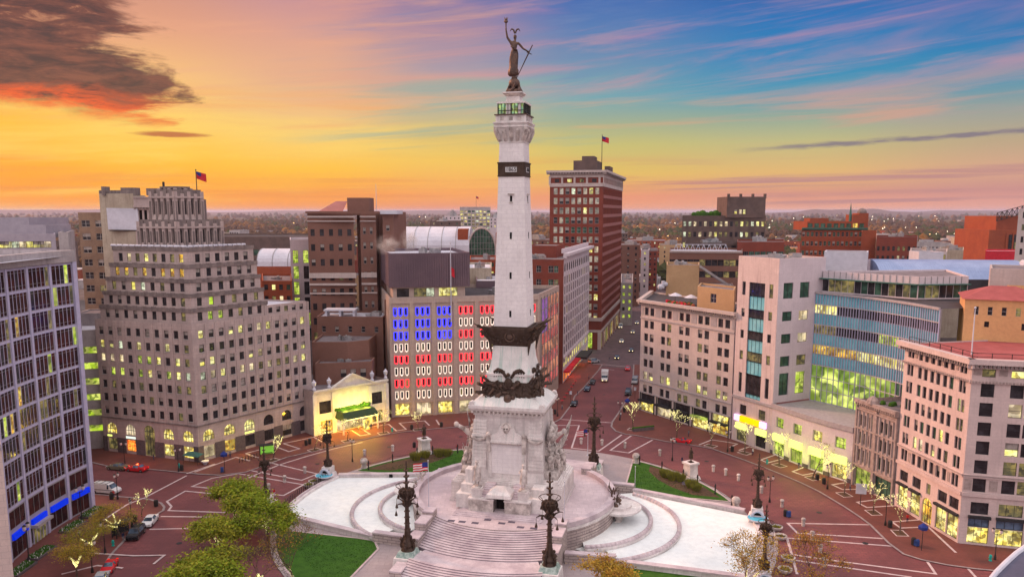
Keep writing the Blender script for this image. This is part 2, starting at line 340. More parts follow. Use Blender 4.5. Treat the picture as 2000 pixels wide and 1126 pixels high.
KE=[(1238,712),(1236,745),(1233,770),(1223,782),(1209,805),(1196,824),(1194,833),(1203,842),(1222,848),(1241,850),(1300,862),(1345,868),(1390,876),(1450,897),(1490,912),(1530,928),(1565,943),(1600,960),(1650,990),(1680,1010),(1700,1025),(1735,1060),(1765,1082),(1800,1093),(1850,1103),(1900,1110),(1960,1116)]
KN=[(194,1120),(217,1083),(248,1050),(285,1026),(310,1002),(319,997),(321,990),(314,982),(292,975),(235,970),(179,964)]
kw=[g(*p) for p in KW]; ke=[g(*p) for p in KE]; kn=[(-70,80),(-64,100)]+[g(*p) for p in KN]
b=MB()
b.prism(kw+[(-150,340),(-260,330),(-260,200)],0.,.12,'brick_walk')
b.prism(ke+[(260,70),(260,250)],0.,.12,'brick_walk')
b.prism([(-260,60)]+kn+[L2W(-260,-16)],0.,.12,'brick_walk')
b.prism([L2W(-300,174),L2W(-10,174),L2W(-6,640),L2W(-300,640)],0.,.12,'city_ground'); b.prism([L2W(13,174),L2W(400,174),L2W(400,640),L2W(16,640)],0.,.12,'city_ground')
struct(b.build('pavement'))
b=MB()
for k in(kw,ke,kn): b.line(k,.45,.126,'kerb_stone')
def pl(pts,z,closed=False,wd=.42,m='band_stone'): b.line([g(u,v,z) for u,v in pts],wd,z,m,closed)
struct(b.build('kerb'))
b=MB()
for cl,p in [(1,[(485,917),(527,902.5),(620,924.5),(589,937)]),(1,[(375,949),(414,933),(466,924),(593,945.5),(554,966.5)]),
 (0,[(525,986),(542,975),(362,958),(326,978),(335,988),(329,996),(450,1000)]),(0,[(314,1007.5),(420,1008.6)]),(0,[(292,1032.5),(450,1029),(462,1018)]),
 (0,[(284,970),(364.5,928)]),(0,[(481,934),(545,907),(600,890),(654,875),(708,863)]),
 (0,[(1079,817),(1198,825)]),(0,[(1080,830),(1131,830),(1116.5,874),(1169.5,880),(1214.6,848)]),(0,[(1233,850),(1192,878.5),(1228,883.5),(1274.5,858.5)]),
 (1,[(1538.6,1020.7),(1703.7,1023.7),(1732.5,1051),(1557.8,1040)]),(0,[(1557,1120),(1546,1080),(1537,1049.5),(1745,1065.5),(1808,1091),(1827.5,1119.5),(1610,1091),(1550,1082)]),(0,[(1554,1093),(1781,1126)]),(0,[(1867,1083),(1906,1126)]),
 (0,[(1130,716),(1200,722)]),(0,[(1150,709),(1232,716)])]:
    pl(p,.008,bool(cl))
struct(b.build('road_marking'))
b=MB()
for p in [[(201,1015),(248.6,984),(284,970.5)],[(166,1078),(261,1084),(321,1083),(300,1100)],[(120,1120),(190,1103),(240,1108)],[(380,921),(461,892),(488,899)],[(479.6,884.7),(535,870),(564,881),(585,875.4),(553.8,865.3),(613,852.7),(629,862)],[(505,893),(480,885)],
 [(645,855.5),(630,848),(687,839.8),(703.5,850),(723,847),(705,836),(759,827.7),(774,840.5),(793,837.5),(780,825.5),(829.5,821),(838.5,830)],[(852,819),(858,829)],
 [(1365,868),(1390,858),(1422,862.6),(1440,866),(1425,873)],[(1443,878.5),(1464,871.4),(1517,886.5),(1486,897),(1499,903),(1536,893),(1582,907),(1548,920),(1568,927),(1610,919),(1663,940),(1625,945.5),(1646,955),(1691,954),(1726,973),(1674,979.6),(1693,990),(1753,986)],
 [(1769,997),(1796,1014),(1742,1018),(1759,1030),(1813,1027.7),(1867,1078)],[(364.5,924),(420,905)]]:
    pl(p,.128)
# tree pits edged in stone
TREES=[(533,898),(614,878),(679,860),(749,845),(817,838),(1237,838),(1322,858),(1388,870),(1454,884),(1522,908),(1587,933),(1649,965),(1706,1000),(1757,1040),(1990,1098)]
for u,v in TREES:
    x,y=g(u,v,.12); a=math.atan2(y-138,x+.9); M=rotz(a,(x,y,0)); s=1.0
    b.line([(M@Vector((i*s,j*s*1.3,0)))[:2] for i,j in((-1,-1),(1,-1),(1,1),(-1,1))],.22,.13,'band_stone',True)
    b.sheet([(M@Vector((i*s*.9,j*s*1.2,0)))[:2] for i,j in((-1,-1),(1,-1),(1,1),(-1,1))],.129,'mulch')
struct(b.build('pavement_band'))
# ================================================================ plaza
PL=lambda: None
def plaza_thing(n,l,c,grp=None): return thing(n,l,c,(MX,MY,0),MA,grp)
cz=(0,0)
def arc(r,a0,a1,n,c=(0,0)): return [(c[0]+r*math.cos(R(a0+(a1-a0)*i/n)),c[1]+r*math.sin(R(a0+(a1-a0)*i/n))) for i in range(n+1)]
b=MB(); b.prism([L2W(*p) for p in arc(43.5,12,328,60)+arc(46.6,-30,10,10)],0.,.15,'plaza_stone')
struct(b.build('plaza'))
def lawnpoly(sx,sy,in_=0.):
    # bounded by the stair walk, the pool walk and the outer arc
    R1=42.6-in_; p=[]
    a0=math.asin((16.4+in_)/R1); a1=math.acos((18.6+in_)/R1)
    p=[(18.6+in_,20+in_),(20.5+in_,17+in_),(24,16.6+in_)]+[(R1*math.cos(a0+(a1-a0)*i/10),R1*math.sin(a0+(a1-a0)*i/10)) for i in range(11)]
    q=[(x*sx,y*sy) for x,y in p]
    return q if sx*sy>0 else q[::-1]
b=MB(); bm2=MB(); bk=MB()
for sx in(1,-1):
    for sy in(1,-1):
        q=lawnpoly(sx,sy); b.prism([L2W(*p) for p in q],.15,.24,'lawn')
        if sy>0: bm2.sheet([L2W(x,y) for x,y in ([(sx*r*math.cos(R(t)),sy*r*math.sin(R(t))) for r,t in [(41.6,26),(41.6,34),(41.6,42),(41.6,50),(41.6,57),(38.5,54),(36,46),(35.5,38),(37,30)]][::(1 if sx*sy>0 else -1)])],.245,'mulch')
        bk.line([L2W(*p) for p in q],.35,.26,'band_stone',True)
struct(b.build('lawn')); struct(bm2.build('flower_bed_soil')); struct(bk.build('lawn_edging'))
# short lawn blades
gb=MB(); rng=random.Random(5)
for sx,sy in((1,1),(-1,-1),(-1,1)):
    for i in range(5200):
        x=rng.uniform(19,40);y=rng.uniform(17.5,38)
        if x*x+y*y>39*39: continue
        X_,Y_=L2W(x*sx,y*sy); a=rng.random()*3.14; s=rng.uniform(.05,.11); h_=rng.uniform(.05,.13)
        gb.add([(X_-s*math.cos(a),Y_-s*math.sin(a),.24),(X_+s*math.cos(a),Y_+s*math.sin(a),.24),(X_+rng.uniform(-.05,.05),Y_,.24+h_)],[(0,1,2)],'lawn')
tag(gb.build('grass'),'short green turf covering the plaza lawns','grass',kind='stuff')
def seg(b,p,q,w,z0,z1,m,cap=None):
    p=Vector(p);q=Vector(q); d=q-p; a=math.atan2(d.y,d.x); M=rotz(a,(p.x,p.y,0)); b.box(0,d.length,-w/2,w/2,z0,z1,m,M)
    if cap: b.box(-.05,d.length+.05,-w/2-.12,w/2+.12,z1,z1+.25,cap,M)
# ---- pools
def pool(sx,label):
    NY={1:17.6,-1:17.6}; FX,FY,A0,A1=(40.8,11.4,-15.5,15.5) if sx<0 else (40.2,17.9,-24.,12.)
    t=plaza_thing('fountain_pool',label,'fountain','twin pools of the plaza')
    X=lambda p:(p[0]*sx,p[1])
    f=MB(); q=[X(p) for p in arc(17.8,-44,44,12)]; o=[X(p) for p in arc(42 if sx<0 else 43.6,A1,A0,10)]; poly=q+[X((20.5,16.4))]+o+[X((20.5,-16.4))]
    f.sheet(poly if sx<0 else poly[::-1],.42,'pool_white'); f.build('pool_floor',t)
    for sy in(1,-1):
        wl=MB(); seg(wl,X((12.6,sy*17.6)),X((20.6,sy*17.0)),1.0,.1,1.75,'rough_stone','marble_step'); wl.build('pool_wall',t)
        wl=MB(); seg(wl,X((20.6,sy*16.8)),X((41.6,10.4) if (sy>0 and sx>0) else (FX,sy*FY)),.9,.1,.95,'limestone','marble_step'); wl.build('pool_wall',t)
    ro=0 if sx<0 else 1.4; aa=(R(-24),R(12)) if sx>0 else (R(165),R(195)); e=MB(); e.ringwall(cz,41.9+ro,43.1+ro,.1,.85,*aa,20,'limestone_smooth'); e.ringwall(cz,42.3+ro,42.8+ro,.85,.95,*aa,20,'marble_step'); e.build('pool_rim',t)
    for k,(cx,cy,r,a) in enumerate([(11.5*sx,-1,13.6,74),(12.5*sx,-1.5,17.6,62)]):
        a0,a1=(R(-a),R(a)) if sx>0 else (R(180-a),R(180+a))
        c_=MB(); c_.ringwall((cx,cy),r-.35,r+.35,.4,1.5-k*.45,a0,a1,40,'limestone_smooth'); c_.torus((cx,cy,1.5-k*.45),r,.4,40,8,'marble_step',a0=a0,a1=a1)
        c_.build('cascade_rim',t,smooth=True)
        c2=MB(); n=24; pts=[(cx+(r-.3)*math.cos(a0+(a1-a0)*i/n),cy+(r-.3)*math.sin(a0+(a1-a0)*i/n)) for i in range(n+1)]
        c2.sheet(pts+[(cx,cy)],1.2-k*.4,'pool_white'); c2.build('upper_basin',t)
    # scallop bowl on carved legs
    bw=MB(); M=Matrix.Translation((19.2*sx,0,0))
    bw.lathe([(.1,2.4),(2.2,2.55),(3.6,3.0),(4.1,3.35),(4.15,3.65),(3.75,3.7),(3.2,3.5),(2.4,3.6),(2.4,4.1),(2.1,4.15),(1.2,4.0),(.1,4.4)],28,'limestone_smooth',M); bw.build('fountain_bowl',t,smooth=False)
    lg=MB()
    for dy in(-1.2,1.2,0):
        lg.fr((19*sx-.7,19*sx+.7,dy-.45,dy+.45),(19.6*sx-.45,19.6*sx+.45,dy-.3,dy+.3),.9,1.5,'carved_stone'); lg.fr((19.6*sx-.45,19.6*sx+.45,dy-.3,dy+.3),(19.5*sx-.9,19.5*sx+.9,dy-.55,dy+.55),1.5,2.6,'carved_stone')
    lg.build('bowl_support',t)
    ob=MB(); ob.box((30*sx)-.5,(30*sx)+.5,11.5,12.6,.42,1.2,'rough_stone') if False else ob.box((30*sx)-.35,(30*sx)+.35,13.6,14.0,.45,1.15,'dark_void')
    ob.build('drain_grille',t)
pool(1,'white drained fountain pool right of the monument with two curved rims'); pool(-1,'white drained fountain pool left of the monument bordered by a railing')
# ---- terrace with stairs
t=plaza_thing('stone_terrace','round raised pink stone terrace with curved steps carrying the monument','terrace')
f=MB(); f.prism(arc(17.6,0,355,71),.1,4.5,'rough_stone'); f.build('drum',t)
f=MB(); f.sheet(arc(17.6,0,355,71),4.506,'marble_floor')
rng=random.Random(3)
f.build('floor',t)
f=MB()
for sy in(-1,1):
    for k in range(8):
        x=-7+k*2.0+rng.uniform(-.4,.4); y=sy*(14.6+rng.choice((-1,0,1))*.9); f.box(x-.6,x+.6,y-.42,y+.42,4.5,4.512,'dark_tile')
f.build('floor_tiles',t)
for a0,a1 in((-52,52),(128,232)):
    f=MB(); f.ringwall(cz,17.5,18.7,4.5,5.35,R(a0),R(a1),40,'marble_step'); f.ringwall(cz,17.65,18.5,.12,4.5,R(a0),R(a1),60,'rough_stone')
    f.ringwall(cz,17.62,18.58,2.2,2.5,R(a0),R(a1),60,'rough_stone'); f.ringwall(cz,17.6,18.75,3.95,4.45,R(a0),R(a1),60,'limestone_smooth')
    f.build('parapet',t)
for sy in(-1,1):
    f=MB(); HX=10.7
    def step(r0,r1,z):
        a=math.asin(HX/r1); c=-math.pi/2 if sy<0 else math.pi/2
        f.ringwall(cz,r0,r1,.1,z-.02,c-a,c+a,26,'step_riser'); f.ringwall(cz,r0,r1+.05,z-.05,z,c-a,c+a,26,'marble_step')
    r=17.5
    for i in range(13): step(r,r+.56,4.5-.152*(i+1)); r+=.55
    step(r,r+4.0,2.36); r+=3.95; z=2.36
    for i in range(14): step(r,r+.52,z-.152*(i+1)); r+=.5
    f.build('stairs',t)
    for sx in(-1,1):
        x0,x1=sorted((sx*10.5,sx*12.3))
        for ya,yb,zz in((13.3,15.6,5.75),(15.6,19.4,5.2),(19.4,22.9,4.0),(27.0,30.5,1.9),(30.5,34.5,1.0)):
            f=MB(); y0,y1=sorted((sy*ya,sy*yb)); f.box(x0,x1,y0,y1,.1,zz-.22,'rough_stone'); f.box(x0-.08,x1+.08,y0+.02,y1-.02,zz-.22,zz,'marble_step'); f.build('cheek_wall',t)
        f=MB(); y0,y1=sorted((sy*22.9,sy*27)); cx=sx*11.4
        f.fr((cx-1.9,cx+1.9,y0,y1),(cx-1.7,cx+1.7,y0+.2,y1-.2),.1,2.2,'limestone_smooth'); f.fr((cx-1.5,cx+1.5,y0+.5,y1-.5),(cx-1.2,cx+1.2,y0+.8,y1-.8),2.2,3.0,'verdigris'); f.build('lamp_plinth',t)
# ================================================================ skinned figures
def skin_mesh(chains,m,name,sub=1,extra=None):
    """chains: list of lists of (point, radius); points shared between chains join the limbs"""
    idx={};vs=[];rad=[];es=[]
    for ch in chains:
        pr=None
        for p,r in ch:
            k=tuple(round(c,3) for c in p)
            if k not in idx: idx[k]=len(vs); vs.append(k); rad.append(r)
            i=idx[k]
            if pr is not None and pr!=i: es.append((pr,i))
            pr=i
    me=bpy.data.meshes.new('tmp'); me.from_pydata(vs,es,[]); o=bpy.data.objects.new('tmp',me); COL.objects.link(o)
    sm=o.modifiers.new('s','SKIN')
    if not me.skin_vertices: me.attributes  # created with the modifier
    try: sv=me.skin_vertices[0].data
    except Exception:
        bpy.context.view_layer.objects.active=o; import bmesh; bb=bmesh.new(); bb.from_mesh(me); bb.verts.layers.skin.verify(); bb.to_mesh(me); bb.free(); sv=me.skin_vertices[0].data
    comp=list(range(len(vs)))
    def fd(i):
        while comp[i]!=i: i=comp[i]
        return i
    for a,b_ in es: comp[fd(a)]=fd(b_)
    seen=set()
    for i in range(len(vs)):
        r_=rad[i] if isinstance(rad[i],tuple) else (rad[i],rad[i]); sv[i].radius=r_; sv[i].use_root=False
        if fd(i) not in seen: seen.add(fd(i)); sv[i].use_root=True
    if sub: ss=o.modifiers.new('u','SUBSURF'); ss.levels=sub; ss.render_levels=sub
    dg=bpy.context.evaluated_depsgraph_get(); dg.update()
    out=bpy.data.meshes.new_from_object(o.evaluated_get(dg)); out.name=name
    bpy.data.objects.remove(o); out.materials.clear(); out.materials.append(MT[m])
    out.polygons.foreach_set('material_index',[0]*len(out.polygons))
    out.polygons.foreach_set('use_smooth',[True]*len(out.polygons))
    return out
def mesh_into(mb,me,m,M=None): mb.add([v.co for v in me.vertices],[tuple(p.vertices) for p in me.polygons],m,M)
def body(h=1.75,la=None,ra=None,lk=0.,rk=0.,lean=0.,sit=False):
    """skeleton chains of a standing/seated adult facing -y; la/ra = (elbow,hand) offsets from the shoulder in units of h"""
    k=h
    P=lambda x,y,z:(x*k,y*k,z*k)
    pz=.53 if not sit else .30
    pel=P(0,0,pz); ch=P(0,-lean*.3,pz+.2); nk=P(0,-lean*.45,pz+.30); hd=P(0,-lean*.5-.015,pz+.385); hb=P(0,-lean*.5,pz+.45)
    C=[[(pel,(.085*k,.062*k)),(P(0,-lean*.12,pz+.09),(.07*k,.055*k)),(ch,(.095*k,.065*k)),(nk,.034*k),(P(0,-lean*.5,pz+.345),.03*k),(hd,(.045*k,.055*k)),(hb,.04*k)]]
    for s,ar in((-1,la),(1,ra)):
        sh=P(s*.105,-lean*.4,pz+.275); e_,h_=ar or ((s*.03,.02,-.17),(s*.04,-.03,-.33))
        ep=tuple(sh[i]+e_[i]*k for i in range(3)); hp=tuple(sh[i]+h_[i]*k for i in range(3)); d=Vector(hp)-Vector(ep); d.normalize()
        C.append([(ch,(.095*k,.065*k)),(sh,.036*k),(ep,.024*k),(hp,.016*k),(tuple(Vector(hp)+d*.05*k),.02*k)])
    for s,kn in((-1,lk),(1,rk)):
        hip=P(s*.05,0,pz-.03)
        if sit: kp=P(s*.075,-.24,pz+.0); ft=P(s*.08,-.25,.04)
        else: kp=P(s*.055,-kn*.5-.01,.28+abs(kn)*.05); ft=P(s*.06,(kn*.6 if kn<0 else -kn*.15),.035)
        C.append([(pel,(.085*k,.062*k)),(hip,.055*k),(kp,.034*k),(ft,.022*k),((ft[0],ft[1]-.08*k,ft[2]-.012*k),.018*k)])
    return C
def xf(C,M): return [[(tuple(M@Vector(p)),r) for p,r in ch] for ch in C]
# ================================================================ the monument
t=plaza_thing('war_monument','tall white stone obelisk monument crowned by a bronze statue in the centre of the circle','monument')
MON=t
b=MB()
b.box(-10.4,10.4,-6.6,6.6,4.5,4.95,'limestone'); b.box(-10.1,10.1,-6.3,6.3,4.95,8.0,'limestone')
for i in range(4): b.box(-10.0+i*.28,10.0-i*.28,-6.2+i*.2,6.2-i*.2,8.0+i*.28,8.28+i*.28,'limestone_smooth')
for i in range(3): b.box(-7.8+i*.5,7.8-i*.5,-13.2+i*.45,13.2-i*.45,4.5,4.65+i*.15,'marble_step')
b.build('base_plinth',t)
for sy in(-1,1):
    b=MB(); S=lambda y0,y1:sorted((sy*y0,sy*y1))
    for x0,x1 in((-5.4,-1.0),(1.0,5.4)): b.box(x0,x1,*S(6.3,11.4),4.9,7.0,'carved_stone'); b.box(x0-.1,x1+.1,*S(6.3,11.55),7.0,7.25,'limestone_smooth')
    for i in range(6):
        for sx in(-1,1):
            x0,x1=sorted((sx*1.7,sx*3.4)); b.box(x0,x1,*S(6.3,10.6-i*.55),7.25+i*.22,7.47+i*.22,'marble_step')
    for sx in(-1,1):
        x0,x1=sorted((sx*5.45,sx*8.0)); b.box(x0,x1,*S(6.3,10.3),4.9,7.4,'limestone_smooth'); b.box(*sorted((sx*5.2,sx*7.4)),*S(6.3,9.2),7.4,8.8,'limestone_smooth')
        if sx*sy>0: b.box(*sorted((sx*5.6,sx*6.9)),*S(6.3,8.2),8.8,11.2,'limestone_smooth')
        b.box(*sorted((sx*3.3,sx*4.9)),*S(9.7,11.2),7.2,8.7,'limestone_smooth'); b.box(*sorted((sx*3.2,sx*5.0)),*S(9.6,11.3),8.7,8.9,'limestone_smooth')
    b.box(-1.9,-1.0,*S(9.6,11.3),4.9,7.9,'limestone_smooth'); b.box(1.0,1.9,*S(9.6,11.3),4.9,7.9,'limestone_smooth')
    b.fr((-2.2,2.2,*S(8.0,11.9)),(-2.1,2.1,*S(8.0,11.8)),7.6,8.2,'limestone_smooth')
    y0,y1=S(8.0,11.8); ym=(y0+y1)/2
    b.add([(-2.1,y0,8.2),(2.1,y0,8.2),(2.1,y1,8.2),(-2.1,y1,8.2),(-.7,ym,9.3),(.7,ym,9.3)],[(0,1,5,4),(1,2,5),(2,3,4,5),(3,0,4)],'limestone_smooth')
    b.box(-1.0,1.0,*S(6.3,9.4),4.9,7.9,'limestone_smooth')
    b.build('entrance_porch',t); d=MB(); d.box(-.95,.95,*sorted((sy*9.41,sy*9.5)),4.9,7.6,'dark_void'); d.build('doorway',t)
b=MB()
b.fr((-6.6,6.6,-5.6,5.6),(-6.45,6.45,-5.45,5.45),8.9,10.4,'limestone_smooth')
b.fr((-6.35,6.35,-5.35,5.35),(-5.95,5.95,-5.0,5.0),10.4,20.9,'limestone')
for sx in(-1,1):
    for sy in(-1,1):
        b.fr((*sorted((sx*3.9,sx*6.5)),*sorted((sy*3.3,sy*5.5))),(*sorted((sx*3.7,sx*6.05)),*sorted((sy*3.1,sy*5.1))),10.4,19.6,'limestone')
        for z in[10.9+i*.62 for i in range(14)]:
            w_=6.56-(z-10.4)*.045; dd=5.56-(z-10.4)*.042
            b.box(*sorted((sx*3.8,sx*w_)),*sorted((sy*(dd-.35),sy*dd)),z,z+.5,'limestone_smooth')
b.build('pedestal',t)
# front tablet, gable, portrait mask
for sy in(-1,1):
    f=MB(); S=lambda y0,y1:sorted((sy*y0,sy*y1))
    f.box(-3.5,3.5,*S(5.2,5.62),9.3,17.0,'limestone_smooth'); f.box(-2.9,2.9,*S(5.62,5.72),10.0,15.6,'column_stone')
    f.box(-3.2,-2.75,*S(5.6,5.95),9.3,15.6,'limestone_smooth'); f.box(2.75,3.2,*S(5.6,5.95),9.3,15.6,'limestone_smooth')
    f.box(-3.0,3.0,*S(5.5,6.2),15.7,16.1,'limestone_smooth'); f.box(-2.6,2.6,*S(5.6,6.25),15.5,15.7,'rough_stone')
    y0,y1=S(5.1,6.0)
    pts=[(-3.2,16.1),(3.2,16.1),(3.1,16.8),(1.6,17.6),(1.2,18.6),(0,19.1),(-1.2,18.6),(-1.6,17.6),(-3.1,16.8)]
    n=len(pts); f.add([(x,y0,z) for x,z in pts]+[(x,y1,z) for x,z in pts],[tuple(range(n)),tuple(range(2*n-1,n-1,-1))]+[(i,i+n,(i+1)%n+n,(i+1)%n) for i in range(n)],'limestone_smooth')
    for x in(-3.2,3.2):
        f.box(x-.35,x+.35,*S(5.6,6.35),14.0,17.3,'carved_stone'); f.ball((x,sy*6.2,17.2),.45,'carved_stone')
    f.build('memorial_tablet',t)
    f=MB(); f.ball((0,sy*6.1,18.3),.75,'carved_stone',sq=(.8,.6,1.2)); f.ball((0,sy*6.5,18.1),.2,'carved_stone'); f.ball((-.25,sy*6.5,18.4),.12,'dark_void'); f.ball((.25,sy*6.5,18.4),.12,'dark_void')
    for i in range(9): a=math.pi*i/8; f.ball((.72*math.cos(a),sy*6.05,18.6+.62*math.sin(a)),.24,'carved_stone')
    f.build('carved_head',t)
    for sx in(-1,1):
        f=MB()
        for i in range(9): x=sx*(3.9+i*.3); f.ball((x,sy*5.55,16.4-.5*math.sin(math.pi*i/8)),.33,'carved_stone')
        f.box(*sorted((sx*3.7,sx*6.4)),*S(5.2,5.65),16.5,17.0,'limestone_smooth'); f.build('garland',t)
b=MB()
b.box(-6.15,6.15,-5.3,5.3,19.6,20.3,'limestone_smooth')
for i in range(17): x=-6.2+i*.775; b.box(x-.16,x+.16,-6.0,6.0,20.1,20.5,'carved_stone')
for i in range(14): y=-5.2+i*.8; b.box(-6.6,6.6,y-.16,y+.16,20.1,20.5,'carved_stone')
b.fr((-6.6,6.6,-5.9,5.9),(-6.9,6.9,-6.25,6.25),20.5,21.0,'limestone_smooth'); b.box(-6.9,6.9,-6.25,6.25,21.0,21.5,'limestone_smooth')
b.fr((-6.7,6.7,-6.1,6.1),(-4.9,4.9,-4.7,4.7),21.5,22.9,'limestone_stained')
for sx in(-1,1):
    for sy in(-1,1):
        b.tube((sx*6.3,sy*6.15,21.75),(sx*6.3,sy*5.2,21.75),.5,.5,12,'limestone_smooth')
b.v=[(x,y,z+.7) for x,y,z in b.v]; b.build('cornice',t)
b=MB()
b.fr((-4.7,4.7,-4.6,4.6),(-3.95,3.95,-3.95,3.95),22.5,26.2,'limestone_stained'); b.box(-4.0,4.0,-4.0,4.0,26.2,27.3,'limestone_stained'); b.box(-4.15,4.15,-4.15,4.15,27.3,27.7,'limestone_smooth')
hs=[3.95,3.6,3.35,3.2,3.1]; zs=[27.7,28.7,29.9,31.2,32.7]
for i in range(4): b.fr((-hs[i],hs[i],-hs[i],hs[i]),(-hs[i+1],hs[i+1],-hs[i+1],hs[i+1]),zs[i],zs[i+1],'limestone_stained')
b.build('shaft_base',t)
# bronze trophy ring (eagles, cannon, arms)
b=MB(); rng=random.Random(11)
for fc in range(4):
    Rf=Matrix.Rotation(fc*math.pi/2,4,'Z')
    for i in range(46):
        x=rng.uniform(-5.2,5.2); zc=23.6-abs(x)*.05+rng.uniform(-1.4,1.3)-(0 if abs(x)>1 else .6); y=-(5.0+rng.uniform(0,1.0)-(zc-22)*.14)
        k=rng.random()
        if k<.5:
            a=rng.uniform(-.9,.9); L=rng.uniform(.8,2.0); r=rng.uniform(.12,.3); dx=math.cos(a)*L/2*rng.choice((-1,1)); dz=math.sin(a)*L/2
            b.tube((x-dx,y,zc-dz),(x+dx,y-rng.uniform(0,.5),zc+dz),r,r*rng.uniform(.5,1.),7,'bronze_light' if rng.random()<.3 else 'bronze',Rf)
        else: b.ball((x,y,zc),rng.uniform(.35,.8),'bronze' if rng.random()<.7 else 'bronze_light',Rf,n=7,k=4,sq=(1,.7,rng.uniform(.6,1.1)))
    b.ball((0,-6.2,22.0),.9,'bronze_light',Rf,sq=(1,.7,1)); b.ball((0,-6.0,21.2),.5,'bronze_light',Rf)
    b.ball((0,-5.4,24.6),.9,'bronze',Rf,sq=(1.1,.6,1.2)); b.ball((0,-5.6,26.2),.42,'bronze',Rf)
    for sx in(-1,1):
        ps=[(sx*.5,-5.0,25.6),(sx*1.4,-5.0,26.7),(sx*2.5,-4.9,27.0),(sx*3.5,-4.7,26.5)]; b.path(ps,[.28,.36,.34,.12],7,'bronze',Rf)
        for q in range(5): b.tube((sx*(1.0+q*.55),-4.95,26.8-q*.06),(sx*(1.3+q*.5),-4.9,25.8-q*.05),.16,.06,5,'bronze',Rf)
        b.tube((sx*4.4,-4.6,23.6),(sx*6.6,-6.4,24.6),.24,.3,9,'bronze',Rf); b.tube((sx*4.8,-4.8,22.9),(sx*7.2,-6.2,23.0),.22,.28,9,'bronze',Rf); b.tube((sx*4.2,-4.6,24.6),(sx*5.6,-6.2,26.0),.2,.24,9,'bronze_light',Rf)
    b.fr((-5.6,5.6,-5.6,-4.2),(-4.9,4.9,-4.8,-4.0),22.4,24.9,'bronze',Rf)
b.v=[(x*.82,y*.82,(z-23.5)*1.0+24.9) for x,y,z in b.v]; b.build('bronze_trophy_ring',t)
# eagle band
b=MB(); vs=[];n=0
prof=[(32.5,3.15,3.15),(33.4,3.3,3.35),(34.4,3.55,3.9),(35.0,3.7,4.6),(35.5,3.75,5.5),(35.75,3.7,5.4)]
for z,mid,cn in prof:
    for q in range(4):
        a=q*math.pi/2
        for x,y in((-cn,-cn),(-mid*.72,-mid),(0,-mid),(mid*.72,-mid)):
            vs.append((x*math.cos(a)-y*math.sin(a),x*math.sin(a)+y*math.cos(a),z+(.55 if (abs(abs(x)-cn)<1e-6 and z>34.9 and cn>mid) else 0)))
fs=[]
for k in range(len(prof)-1):
    for i in range(16): fs.append((k*16+i,k*16+(i+1)%16,(k+1)*16+(i+1)%16,(k+1)*16+i))
fs.append(tuple(range(80,96))); b.add(vs,fs,'bronze')
b.box(-3.35,3.35,-3.35,3.35,35.2,35.95,'bronze')
for q in range(4):
    Rf=Matrix.Rotation(q*math.pi/2,4,'Z'); b.torus((0,0,0),.85,.13,14,6,'bronze_light',Rf@Matrix.Translation((0,-3.55,34.2))@Matrix.Rotation(math.pi/2,4,'X')); b.ball((0,-3.5,34.2),.55,'bronze_light',Rf,sq=(1,.3,1))
    for i in range(14): x=-3+i*.46; b.ball((x,-3.45,33.6+.5*math.sin(i*1.7)),.24,'bronze',Rf)
    for i in range(7): a=i*.22; b.tube((-4.9+i*.28,-4.9+i*.25,35.3),(-3.5+i*.1,-3.4,33.2-i*.12),.2,.08,5,'bronze',Rf)
    b.tube((-3.6,-3.6,33.9),(-3.3,-3.3,31.0),.42,.06,6,'bronze',Rf)
    b.tube((-4.4,-4.4,35.6),(-6.1,-5.0,36.6),.28,.06,6,'bronze',Rf); b.tube((-4.4,-4.4,35.6),(-5.0,-6.1,36.6),.28,.06,6,'bronze',Rf)
b.build('eagle_band',t)
b=MB(); hw=lambda z:3.02+(2.12-3.02)*(z-35.6)/(67.6-35.6)
b.fr((-hw(35.6),)+(hw(35.6),)+(-hw(35.6),hw(35.6)),(-hw(67.6),hw(67.6),-hw(67.6),hw(67.6)),35.6,67.6,'column_stone'); b.build('column_shaft',t)
for q in range(4):
    M=Matrix.Rotation(q*math.pi/2,4,'Z')
    for z in(37.6,44.3,51.2): s_=MB(); w_=hw(z)+.012; s_.box(-.18,.18,-w_-.01,-w_+.2,z,z+1.15,'dark_void',M); s_.build('slit_window',t)
    w_=hw(58)+.03; s_=MB(); s_.box(-.2,.2,-w_-.01,-w_+.2,57.6,58.6,'dark_void',M); w0=s_.build('slit_window',t)
    s_=MB(); s_.box(-.55,.55,-w_-.22,-w_+.2,58.75,59.0,'carved_stone',M); s_.build('window_hood',w0); s_=MB(); s_.box(-.35,.35,-w_-.12,-w_+.2,57.35,57.55,'carved_stone',M); s_.build('window_sill',w0)
b=MB(); b.box(-2.36,2.36,-2.36,2.36,62.0,64.05,'bronze'); b.box(-2.45,2.45,-2.45,2.45,64.05,64.3,'bronze'); b.box(-2.42,2.42,-2.42,2.42,61.85,62.05,'bronze'); bnd=b.build('date_band',t)
def textmesh(s,size,m,ex=.02):
    cu=bpy.data.curves.new('t','FONT'); cu.body=s; cu.size=size; cu.align_x='CENTER'; cu.align_y='CENTER'; cu.extrude=ex; cu.resolution_u=2
    o=bpy.data.objects.new('t',cu); COL.objects.link(o); dg=bpy.context.evaluated_depsgraph_get(); me=bpy.data.meshes.new_from_object(o.evaluated_get(dg)); bpy.data.objects.remove(o); me.materials.clear(); me.materials.append(MT[m])
    me.polygons.foreach_set('material_index',[0]*len(me.polygons)); return me
for q in range(4):
    M=Matrix.Rotation(q*math.pi/2,4,'Z'); p=MB(); p.box(-1.0,1.0,-2.42,-2.3,62.6,63.45,'date_plate',M); p.build('date_plaque',bnd)
    o=link('date_lettering',textmesh('1865',.95,'date_black'),bnd); o.matrix_local=M@Matrix.Translation((0,-2.45,63.02))@Matrix.Rotation(math.pi/2,4,'X')
b=MB()
